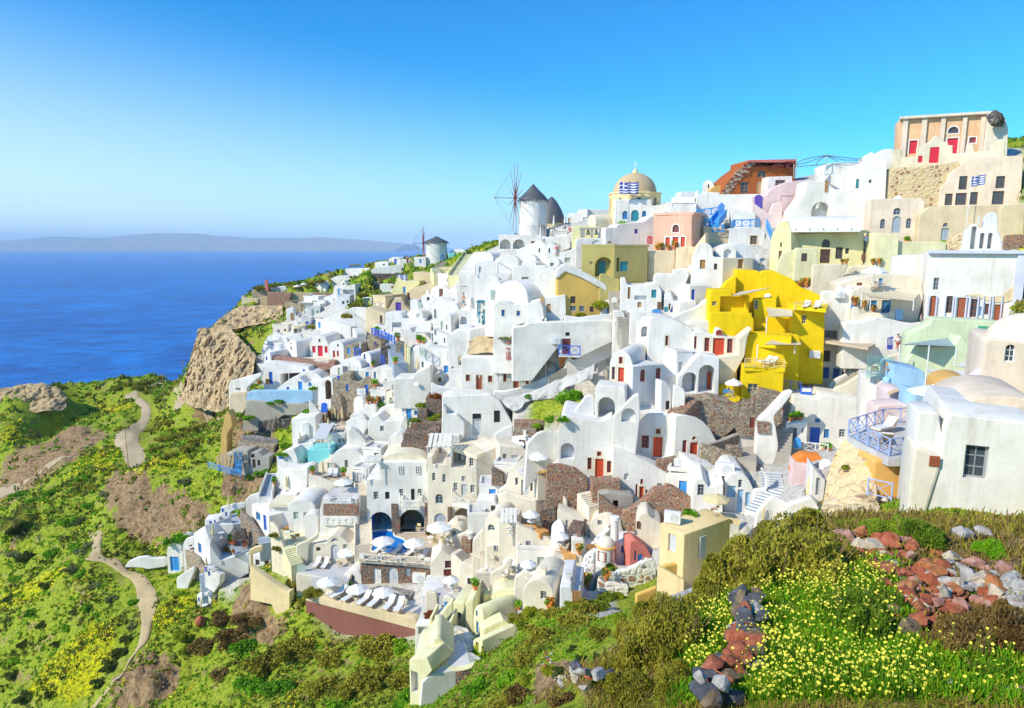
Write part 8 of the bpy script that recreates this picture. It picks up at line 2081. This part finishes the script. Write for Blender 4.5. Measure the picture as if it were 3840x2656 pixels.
shrubs('yellow flowering bush above the garden slope','lime',[(1990,2290,45),(1960,2350,40),(2160,2270,45),(2240,2290,55),(2290,2250,50),(2060,2520,40),(1975,2560,40),(2330,2330,45),(2290,2130,28),(2350,2140,22)])
shrubs('dark green garden plant in the bare bed','dark',[(2180,2480,34),(2210,2540,34),(2270,2520,30),(2150,2440,30),(2240,2470,26),(2100,2530,40)])
shrubs('green shrub by the yellow plaster wall','olive',[(1110,2200,38),(1165,2230,40),(1140,2260,30),(1030,2010,22),(1040,2060,22),(1095,2150,20)])
shrubs('leafy green fig bush on the chapel garden slope','bright',[(2125,1500,60),(2150,1480,40)]);shrubs('low green clump on the chapel garden slope','bright',[(2060,1575,30),(2110,1580,30),(2010,1590,22),(1985,1490,18),(2210,1420,24)])
shrubs('green creeper bush against the ochre wall','lime',[(2220,1170,36),(2255,1150,34),(2270,1175,26),(2140,1180,26),(2180,1185,24)])
shrubs('grey green bush on the bare chapel rock','sage',[(1895,1275,24)]);shrubs('round green bush at the foot of the brown wall','bright',[(2590,1925,34)])
shrubs('small bush on the tan earth bank','lime',[(3170,1770,22)])
shrubs('shrub on the stone terraces by the blue houses','bright',[(1045,1505,24),(1015,1515,18),(1155,1545,24),(900,1560,24),(930,1570,24),(1080,1680,28),(1060,1710,24),(970,1780,22),(1000,1760,24),(940,1790,22),(1430,1510,24),(1425,1480,22),(960,1440,22),(1180,1460,20)])
shrubs('orange and green flower tuft on the lava planters','rust',[(1630,1490,26),(1610,2310,28)]);shrubs('yellow green flower tuft on the lava terraces','lime',[(1640,1500,22),(1580,1525,24),(1555,1580,24),(1525,1600,20),(1620,1575,22)])
shrubs('magenta flowering plant in front of the sandy roof terrace','rust',[(1330,1590,20)])
shrubs('shrub on the cliff top and headland','olive',[(860,1215,34),(890,1195,30),(830,1240,30),(930,1180,24),(880,1240,26),(1010,1165,20),(970,1085,22),(1025,1075,18),(1090,1070,22),(1170,1065,26),(1200,1060,20),(1330,1150,26),(1300,1165,28),(1360,1110,20),(1330,1000,22),(1510,1020,20)])
shrubs('shrub on the face of the tan cliff','olive',[(890,1330,34),(900,1300,26),(870,1360,28),(860,1400,26),(930,1390,30),(1180,1230,24)])
shrubs('dark olive shrub on the hill beside the dirt road','olive',[(530,1462,24),(560,1475,22),(620,1475,18),(440,1455,20),(480,1445,22),(540,1440,24),(600,1420,20),(560,1620,26),(600,1600,28),(640,1590,28),(680,1640,40),(720,1620,40),(760,1610,40),(740,1660,36),(700,1690,30),(610,1650,30),(590,1690,28),(640,1710,24),(340,1830,26),(300,1820,24)])
shrubs('green shrub on the lower left slope','bright',[(90,1860,40),(130,1880,30),(200,1850,30),(310,1800,28),(340,1900,28),(250,1960,34),(680,2020,40),(650,2035,34),(200,2080,40),(290,2060,34),(60,2180,30),(120,2300,30),(300,2160,30),(330,2280,28),(500,2260,26),(250,2360,26),(60,2480,30)])
shrubs('dark scrub on the lower left slope','dark',[(60,2000,40),(100,2100,40),(180,2200,36),(40,2250,30),(160,2350,30),(210,2420,26),(50,2540,34),(100,2620,40),(190,2610,30),(420,2500,40),(460,2450,36),(380,2560,34),(480,2400,28),(280,2300,26),(90,2420,30)])
shrubs('sage scrub on the lower left slope','sage',[(310,2080,36),(270,2140,30),(340,2050,30),(400,1850,28),(700,1810,30),(420,2250,26),(360,2200,24),(300,1960,30),(60,2080,30),(500,2350,26)])
shrubs('golden green rounded bush beside the path','lime',[(680,2390,40),(700,2440,36),(560,2080,26),(540,2050,24)])
shrubs('large olive thicket on the near ridge','olive',[(2900,2215,190),(3030,2190,200),(2790,2235,150),(3120,2140,130),(2960,2110,180),(2700,2240,120)],True);shrubs('near olive bush left of the drystone wall','olive',[(2440,2500,150),(2540,2430,150),(2300,2560,90),(2380,2620,110),(2520,2580,90),(2620,2330,110),(2380,2420,90),(2480,2330,100),(2700,2270,80)],True)
shrubs('near leafy bush below the big white house','green',[(3440,2050,95),(3290,2020,70),(3390,2010,70)],True);shrubs('near green bush among the daisies','green',[(3230,2370,130),(3310,2290,80),(3130,2310,80),(2960,2330,60),(3420,2560,70),(3690,2560,80),(2870,2520,50)],True);shrubs('near green tuft among the pale stones','bright',[(3720,2085,60),(3650,2240,26)],True);shrubs('near dry golden brush at the right edge','dry',[(3600,2450,120),(3780,2430,130),(3500,2440,70)],True)
def palm():
 p=drop(60,1990);r=empty('palm_tree',p);tag(r,'dark palm with arching fronds at the left edge','palm');mb=MB();mb.bar((0,0,-1),(0,0,2.2),.45,8,.35);mb.build('trunk','bamboo',r)
 for i in range(34):
  t=i*2.4;e=.15+1.0*(i%7)/6;mb=MB();pt=[Vector((math.cos(t)*q*3.6*math.cos(e*.6),math.sin(t)*q*3.6*math.cos(e*.6),2.2+q*3.2*math.sin(e)-q*q*2.2))for q in(0,.2,.4,.6,.8,1)]
  mb.tube(pt,.03,3);sd=Vector((-math.sin(t),math.cos(t),-.35))
  for a,b in zip(pt,pt[1:]):
   for f in(0,.33,.66):
    c=a.lerp(b,f);dn=(b-a)*.35
    for s in(1,-1):w2=Vector((sd.x*s,sd.y*s,sd.z));mb.add([c,c+dn*.4,c+w2*.75+dn*1.2],[(0,1,2)])
  mb.build('frond',LEAF['olive']if i%3 else LEAF['dark'],r)
palm()
def cover(name,label_kind,n,test,size,mats,ratio,lift,rmin,rmax,up=.5,asp=.5,seed=1,amax=44):
 g=np.random.default_rng(seed);A=R(-42)+R(84)*g.random(n*3);r=rmin*(rmax/rmin)**g.random(n*3);X,Y=r*np.sin(A),r*np.cos(A)
 ok=test(X,Y);X,Y,r=X[ok][:n],Y[ok][:n],r[ok][:n];k=len(X)
 if not k:return
 Z=np.array([(lambda h:h[0].z if h[0]else-999)(bvh0.ray_cast(Vector((x,y,80)),Vector((0,0,-1))))for x,y in zip(X,Y)]);m=8
 C=np.repeat(np.stack([X,Y,Z],1),m,0);s=np.repeat(np.clip(r*size,.02,1),m)[:,None]*(.6+.8*g.random((k*m,1)))
 C=C+g.normal(size=C.shape)*s*np.array([1.1,1.1,.25]);C[:,2]+=s[:,0]*(lift+.5*g.random(k*m));a=rvec(g,k*m);a[:,2]=np.abs(a[:,2])+up;a/=np.linalg.norm(a,axis=1)[:,None];b=np.cross(a,rvec(g,k*m));b/=np.linalg.norm(b,axis=1)[:,None]
 o=link(bpy.data.objects.new(name,qmesh(name,C,a*s,b*s*asp,mats,(g.random(k*m)<ratio).astype(np.int32)if len(mats)>1 else None)));tag(o,kind='stuff')
def anyin(X,Y,ps):
 r_=np.zeros(X.shape,bool)
 for p in ps:r_|=inside(X,Y,p)
 return r_
def nzv(X,Y,s,t,seed):return np.array([noise.noise(Vector((x*s,y*s,seed)))for x,y in zip(X,Y)])>t
ROADS=[gpoly(a)for a in([(450,1460),(560,1470),(590,1560),(540,1740),(470,1740),(430,1640),(530,1560),(500,1510)],[(330,2100),(420,2110),(590,2210),(575,2400),(350,2656),(330,2656),(520,2380),(510,2220)])]
wild=lambda X,Y:~inside(X,Y,TOWN)&~(anyin(X,Y,SOIL)&~nzv(X,Y,.45,.18,21))&~anyin(X,Y,ROADS)
cover('green_ground_cover','',32000,lambda X,Y:wild(X,Y)&nzv(X,Y,.12,-.25,2),.0016,[LEAF['green'],LEAF['bright']],.4,.1,14,260,seed=1)
cover('olive_ground_cover','',19000,lambda X,Y:wild(X,Y)&nzv(X,Y,.1,.0,7),.0019,[LEAF['olive'],LEAF['dark']],.45,.2,14,260,seed=2)
cover('dry_ground_cover','',3000,lambda X,Y:wild(X,Y)&nzv(X,Y,.15,.2,11),.0017,[LEAF['dry']],0,.1,22,260,seed=3)
MATS['petal']=plain('petal yellow',(.86,.74,.03),.8,var=.1);MATS['petalp']=plain('petal pale',(.88,.80,.10),.8,var=.1)
cover('yellow_wild_flowers','',16000,lambda X,Y:(anyin(X,Y,GOLDEN)&nzv(X,Y,.35,-.35,5))|(wild(X,Y)&nzv(X,Y,.2,.33,4)&(Y>60)),.0009,[MATS['petal'],LEAF['lime']],.25,.5,55,230,.1,.9,4)
DAISY=[gpoly(a)for a in([(2830,2260),(3000,2190),(3300,2160),(3310,2330),(3420,2450),(3520,2656),(2800,2656),(2850,2450)],[(2600,2360),(2720,2280),(2745,2400),(2690,2520),(2620,2600),(2560,2560)])]
nearg=gpoly([(2540,2656),(2600,2330),(2800,2200),(3330,2120),(3420,2400),(3600,2480),(3840,2480),(3840,2656)])
cover('long_green_grass','',32000,lambda X,Y:inside(X,Y,nearg),.0075,[LEAF['bright'],LEAF['lime']],.3,.6,6,16,1.6,.07,6)
cover('near_dry_grass','',7000,lambda X,Y:(X>1)&~anyin(X,Y,DAISY),.0060,[LEAF['dry'],LEAF['olive']],.4,.3,6,26,1.0,.09,8)
def daisies():
 g=random.Random(9);mb=MB();k=0
 xs=nearg;bx=(min(a for a,_ in xs),max(a for a,_ in xs),min(b for _,b in xs),max(b for _,b in xs))
 while k<3400:
  x,y=g.uniform(*bx[:2]),g.uniform(*bx[2:])
  i_=any(inpoly((x,y),q)for q in DAISY)
  if not(i_ or(inpoly((x,y),nearg)and g.random()<.22))or noise.noise(Vector((x*.8,y*.8,2)))<g.uniform(-.45,.3):continue
  k+=1;h=bvh0.ray_cast(Vector((x,y,50)),Vector((0,0,-1)));c=h[0]+Vector((0,0,g.uniform(.08,.16)+.45*g.random()**2));q=Vector((-.3+g.gauss(0,.35),-.4+g.gauss(0,.35),1)).normalized().to_track_quat('Z','Y');s=g.choice((.010,.014,.017,.021))
  vs=[c+q@Vector((0,0,0))];fs=[]
  for i in range(16):t=i*math.pi/8;rr_=s if i%2 else s*.72;vs.append(c+q@Vector((math.cos(t)*rr_,math.sin(t)*rr_,.006)))
  mb.add(vs,[(0,1+i,1+(i+1)%16)for i in range(16)]);e=[c+q@Vector((math.cos(i*1.047)*s*.36,math.sin(i*1.047)*s*.36,.011))for i in range(6)];mb.add(e,[tuple(range(6))],1)
  mb.bar(c-Vector((0,0,.35)),c,.003,3,None,2)
 tag(mb.build('yellow_daisies',['petalp','petal',LEAF['bright']]),kind='stuff')
daisies()
ROCK=[]
def rockm(name,c,c2):
 m,n,l,b=nm('rock '+name);g=geo(n);t=tex(n,l,'Noise',6.0,g,Detail=8,Roughness=.75);t2=tex(n,l,'Noise',1.6,g,Detail=3)
 r=ramp(n,[(.32,tuple(x*.5 for x in c)),(.50,c),(.72,c2)]);l.new(t.outputs[0],r.inputs[0]);l.new(r.outputs[0],b.inputs['Base Color']);b.inputs['Roughness'].default_value=.95;bump(n,l,b,t.outputs[0],.9,.06);return m
RM=dict(red=rockm('red',(.42,.11,.05),(.60,.24,.14)),orange=rockm('orange',(.50,.18,.06),(.66,.34,.18)),grey=rockm('grey',(.46,.43,.40),(.66,.62,.56)),pale=rockm('pale',(.62,.52,.38),(.78,.70,.56)),black=rockm('black',(.10,.10,.115),(.24,.24,.26)),rose=rockm('rose',(.48,.24,.18),(.68,.48,.40)),brown=rockm('brown',(.22,.15,.09),(.40,.30,.18)))
def rock(kind,p,s,sq=None,name='stone',rz=None):
 if not ROCK:
  for q in range(7):
   bm=bmesh.new();bmesh.ops.create_icosphere(bm,subdivisions=3,radius=1)
   pl=[(Vector((math.sin(q*7+i*2.4),math.cos(q*5+i*3.7),math.sin(i*1.9+q))).normalized(),(.52+.26*((i*7+q*3)%5)/4))for i in range(14)]
   for v in bm.verts:
    for d,h in pl:
     e=v.co.dot(d)
     if e>h:v.co-=d*(e-h)
    v.co*=1+.10*noise.fractal(v.co*1.7+Vector((q,2,5)),1,2,4)
   me=bpy.data.meshes.new('stone');bm.to_mesh(me);bm.free();me.materials.append(None);me.polygons.foreach_set('use_smooth',[True]*len(me.polygons));me.set_sharp_from_angle(angle=R(20));ROCK.append(me)
 o=link(bpy.data.objects.new(name,ROCK[rnd.randrange(7)]));o.material_slots[0].link='OBJECT';o.material_slots[0].material=RM[kind];o.location=p
 o.rotation_euler=(rnd.uniform(-.3,.3),rnd.uniform(-.3,.3),rnd.random()*6.3 if rz is None else rz);q=sq or(rnd.uniform(.85,1.25),rnd.uniform(.75,1.1),rnd.uniform(.6,.9));o.scale=tuple(s*x for x in q);return o
def on(x,y):return ground0(x,y)
pile=[(3110,2060),(3250,2010),(3600,2090),(3840,2190),(3840,2330),(3560,2350),(3400,2400),(3335,2320),(3300,2200),(3130,2130)]
g_=random.Random(4);n_=0
while n_<285:
 x,y=g_.uniform(3100,3840),g_.uniform(2010,2400)
 if not inpoly((x,y),pile):continue
 n_+=1;p=on(x,y);s=g_.choice((20,24,28,32,40,48))*p.y/2560;u=g_.random()
 k=('grey' if u<.5 else 'pale' if u<.75 else 'rose')if x>3540 and(y<2230 or x>3740)else('red' if u<.5 else 'orange' if u<.72 else 'rose' if u<.9 else 'pale')
 tag(rock(k,p+Vector((0,0,s*(.25+.9*g_.random()))),s),{'red':'rust red lava stone in the rubble pile at the right','orange':'orange lava stone in the rubble pile at the right','grey':'grey stone at the pale end of the rubble pile','pale':'sand coloured stone in the rubble pile','rose':'pinkish stone in the rubble pile at the right'}[k],'stone',k+' stones of the rubble pile')
for lab,k,x,y,s,sq,rz in(('round black stone on the red rubble pile','black',3382,2195,30,None,None),('large blue black boulder on the red rubble pile','black',3475,2188,42,(1.2,.9,.8),0),('tall pale split slab standing in the rubble pile','pale',3535,2270,52,(.9,.5,1.1),.4),('long whitewashed beam stone with a red end','rose',3405,2062,52,(1.4,.45,.45),-.2),('big squared grey block above the rubble pile','grey',3608,2028,44,(1,.9,.9),.3),('second squared grey block above the rubble pile','grey',3690,2022,40,(1.1,.9,.8),.1),('big dark olive boulder at the foot of the rubble pile','brown',3400,2392,58,(1.1,.9,.65),0),('large rounded pale boulder at the right edge','grey',3800,2235,52,(1.1,.9,.75),0),('round reddish cobble on a heap of gravel','orange',3582,2545,24,None,None),('pale gravel heap stone in the grass','pale',3560,2600,40,(1.1,1,.9),0),('brown boulder in the bottom right corner','brown',3800,2630,60,(1.2,1,.6),0),('maroon boulder on the bank below the blue house','red',750,2350,30,(1,1,.9),0)):
 p=on(x,y);e=s*p.y/2560;tag(rock(k,p+Vector((0,0,e*.7)),e,sq,'boulder',rz),lab,'boulder')
def stonewall(label,pts,n,s0,kinds,lift):
 q=[ground0(a[0],a[1])+Vector((0,0,.25))for a in pts];c=catmull(q,12);out=[]
 for i in range(n):
  f=i/n*(len(c)-1);a=c[int(f)].lerp(c[min(len(c)-1,int(f)+1)],f%1);s=s0*g_.uniform(.7,1.35)
  o=rock(g_.choice(kinds),a+Vector((g_.uniform(-.18,.18),g_.uniform(-.15,.15),g_.uniform(-.25,.25)*lift)),s,name='wall_stone');out.append(tag(o,label,'stone',label))
stonewall('stone of the tumbled drystone wall between the daisies',[(2800,2290,11.2),(2830,2370,10.2),(2790,2440,9.4),(2800,2500,8.9),(2720,2590,8.3),(2670,2670,7.8)],84,.17,('black','black','brown','grey','black','red'),.5)
stonewall('stone on the ridge wall along the near hill crest',[(2590,2140,14),(2700,2110,14.5),(2800,2045,15.5),(2950,1960,17),(3080,1900,18),(3200,1875,18.6),(3330,1885,19)],64,.22,('black','brown','orange','pale','brown','grey'),.8)
stonewall('small stone edging the bare garden bed',[(2060,2470,34),(2050,2520,33),(2090,2570,31),(2160,2590,29),(2250,2610,25)],44,.095,('grey','red','grey','black','pale'),.4)
MATS['dirt']=plaster('dirt track',(.50,.39,.25),1.0,dirt=(.30,.24,.18));MATS['pathdirt']=plaster('footpath',(.52,.40,.22),1.0)
PATH('dirt_road',[(470,1740,560,1735),(455,1690,545,1690),(430,1640,520,1650),(500,1590,550,1600),(530,1560,565,1560),(520,1520,560,1520),(470,1500,520,1490),(500,1470,530,1462),(620,1440,640,1432)],'dirt',.15);PATH('dirt_track',[(640,1460,690,1450),(650,1500,700,1490),(650,1530,720,1510),(760,1545,790,1520),(850,1580,855,1545)],'dirt',.15);PATH('dirt_track',[(0,1870,0,1830),(130,1790,150,1770),(260,1720,280,1705),(340,1670,350,1655)],'dirt',.15)
PATH('footpath',[(330,2000,385,2000),(345,2060,380,2055),(320,2105,400,2095),(420,2130,460,2115),(500,2190,560,2180),(515,2260,590,2250),(530,2340,572,2330),(520,2410,555,2400),(490,2470,505,2462),(420,2560,432,2556),(340,2660,354,2660)],'pathdirt',.2)
def cliffm():
 m,n,l,b=nm('cliff face');g=geo(n);mp=n.new('ShaderNodeMapping');mp.inputs['Scale'].default_value=(.5,.5,1.6);l.new(g,mp.inputs[0])
 t=tex(n,l,'Noise',.9,mp.outputs[0],Detail=9,Roughness=.72);t2=tex(n,l,'Noise',.14,g,Detail=5);v=tex(n,l,'Voronoi',.55,mp.outputs[0],feature='DISTANCE_TO_EDGE')
 r=ramp(n,[(.28,(.17,.11,.06)),(.40,(.42,.29,.15)),(.54,(.60,.43,.23)),(.72,(.70,.55,.34))]);l.new(t.outputs[0],r.inputs[0]);rg=ramp(n,[(.52,(0,0,0)),(.66,(.8,.8,.8))]);l.new(t2.outputs[0],rg.inputs[0])
 c=mixc(n,l,rg.outputs[0],r.outputs[0],(.20,.17,.12));rv=ramp(n,[(.0,(.6,.6,.6)),(.06,(0,0,0))]);l.new(v.outputs['Distance'],rv.inputs[0]);l.new(mixc(n,l,rv.outputs[0],c,(.12,.085,.05)),b.inputs['Base Color']);b.inputs['Roughness'].default_value=1;bump(n,l,b,t.outputs[0],.6,.6);return m
LOFT('headland_rock',[[(-40,1470,196),(40,1450,198),(110,1438,199),(180,1442,199),(250,1480,198)],[(-40,1500,194),(50,1490,195),(120,1485,196),(190,1490,196),(248,1505,196)],[(-40,1545,191),(50,1545,191),(120,1545,191),(190,1540,192),(250,1535,194)]],70,40,cliffm(),1.2,.3,kind='structure',smooth=35)
LOFT('upper_cliff',[[(800,1215,177),(870,1160,183),(950,1145,183),(1060,1145,180)],[(790,1240,175),(870,1192,179),(950,1178,179),(1060,1178,176)],[(780,1265,172),(860,1238,175),(950,1218,175),(1060,1208,172)]],70,30,cliffm(),1.2,.3,kind='structure',smooth=35)
LOFT('cliff',[[(742,1238,173),(790,1228,173),(850,1225,172),(900,1270,166),(960,1330,158)],[(725,1300,170),(780,1300,168),(840,1310,165),(890,1340,160),(950,1390,152)],[(705,1380,167),(770,1380,163),(830,1400,159),(880,1420,154),(930,1440,147)],[(685,1450,166),(760,1460,160),(820,1470,156),(870,1480,150),(910,1490,143)],[(672,1500,165),(750,1535,157),(810,1545,153),(860,1550,147),(900,1560,139)]],150,150,cliffm(),1.5,.34,kind='structure',smooth=35)
def person(label,p,rz,pose,shirt,legs,hairc='hair',s=1.0,bare=False):
 ""
 if pose=='sit':J=dict(pel=(0,0,.5),che=(0,.05,.95),nec=(0,.03,1.08),hed=(0,0,1.26),kl=(-.12,-.42,.5),fl=(-.12,-.42,.06),kr=(.14,-.40,.52),fr=(.14,-.46,.06),el=(-.27,-.05,.72),hl=(-.2,-.3,.58),er=(.27,-.05,.72),hr=(.22,-.32,.58))
 elif pose=='lie':J=dict(pel=(0,0,.14),che=(.42,0,.2),nec=(.56,0,.25),hed=(.72,0,.30),kl=(-.42,-.1,.22),fl=(-.86,-.1,.1),kr=(-.44,.12,.15),fr=(-.88,.14,.1),el=(.35,-.3,.2),hl=(.62,-.25,.2),er=(.3,.28,.15),hr=(.05,.3,.12))
 else:J=dict(pel=(0,0,.93),che=(0,.02,1.36),nec=(0,.0,1.49),hed=(0,-.02,1.66),kl=(-.1,-.06,.5),fl=(-.11,.03,.05),kr=(.1,-.16,.52),fr=(.12,.1,.06),el=(-.28,.05,1.12),hl=(-.26,-.12,.88),er=(.28,.04,1.12),hr=(.27,-.14,.88))
 root=empty('person',p,rz);tag(root,label,'person');root.scale=(s,s,s)
 def skin(name,names,edges,rad,m,parent):
  me=bpy.data.meshes.new(name);me.from_pydata([J[k]for k in names],[(names.index(a),names.index(b))for a,b in edges],[]);o=link(bpy.data.objects.new(name,me))
  o.modifiers.new('s','SKIN');sv=me.skin_vertices[0].data
  for i,k in enumerate(names):sv[i].radius=(rad[k],rad[k]*.85);sv[i].use_root=(i==0)
  o.modifiers.new('u','SUBSURF').levels=1;m2=bpy.data.meshes.new_from_object(o.evaluated_get(bpy.context.evaluated_depsgraph_get()));bpy.data.objects.remove(o);m2.materials.clear();m2.materials.append(M(m));return link(bpy.data.objects.new(name,m2),parent)
 n=list(J);E=[('pel','che'),('che','nec'),('nec','hed'),('pel','kl'),('kl','fl'),('pel','kr'),('kr','fr'),('che','el'),('el','hl'),('che','er'),('er','hr')]
 rd=dict(pel=.14,che=.16,nec=.06,hed=.11,kl=.075,fl=.05,kr=.075,fr=.05,el=.055,hl=.04,er=.055,hr=.04);skin('body',n,E,rd,'skin',root)
 if not bare:skin('shirt',['pel','che','el','er'],[('pel','che'),('che','el'),('che','er')],dict(pel=.17,che=.19,el=.08,er=.08),shirt,root)
 skin('shorts',['pel','kl','kr'],[('pel','kl'),('pel','kr')],dict(pel=.175,kl=.10,kr=.10),legs,root)
 mb=MB();mb.lathe([(.118,0),(.125,.05),(.10,.11),(.02,.14)],10,(J['hed'][0],J['hed'][1]+.02,J['hed'][2]+.01));mb.build('hair',hairc,root,smooth=60)
tile(2900,860,2.418)
person('man in a white shirt and red shorts climbing the white steps',P(1122,1092,76.6),2.4,'stand','shirt','crimson');person('seated person in a teal top on the white wall',P(1335,872,75.5),.6,'sit','green','greyblue')
tile(2440,1380,2.85);person('sunbather in pale shorts lying on the white terrace',P(640,1530,57.3),.2,'lie','shirt','white2',bare=True)
tile(1200,900,2.85);person('person in teal shorts standing on the restaurant terrace',P(1535,725,121),0,'stand','shirt','teal',bare=True,s=1.5);person('visitor in magenta near the small windmill',P(935,280,185),1,'stand','magenta','darkgrey',s=1.6);person('visitor in yellow near the small windmill',P(965,285,185),2,'stand','yellow2','darkgrey',s=1.6)
tile(1800,580,2.85);person('visitor in pink in the white vaulted entrance',P(815,1085,119.5),0,'stand','magenta','lightblue',s=1.2);person('visitor in dark red by the pierced terrace wall',P(958,880,130),0,'stand','crimson','darkgrey',s=1.2)
def haze():
 m=bpy.data.materials.new('sea haze');m.use_nodes=True
 n,l=m.node_tree.nodes,m.node_tree.links
 n.remove(n['Principled BSDF'])
 v=n.new('ShaderNodeVolumePrincipled')
 v.inputs['Color'].default_value=(0.82,0.95,1.0,1)
 v.inputs['Density'].default_value=0.00007
 v.inputs['Anisotropy'].default_value=-0.3
 l.new(v.outputs[0],n['Material Output'].inputs['Volume'])
 mb=MB();mb.box(-41000,-2200,SEA-30,41000,33000,420)
 o=mb.build('haze',m);tag(o,kind='stuff')
haze()
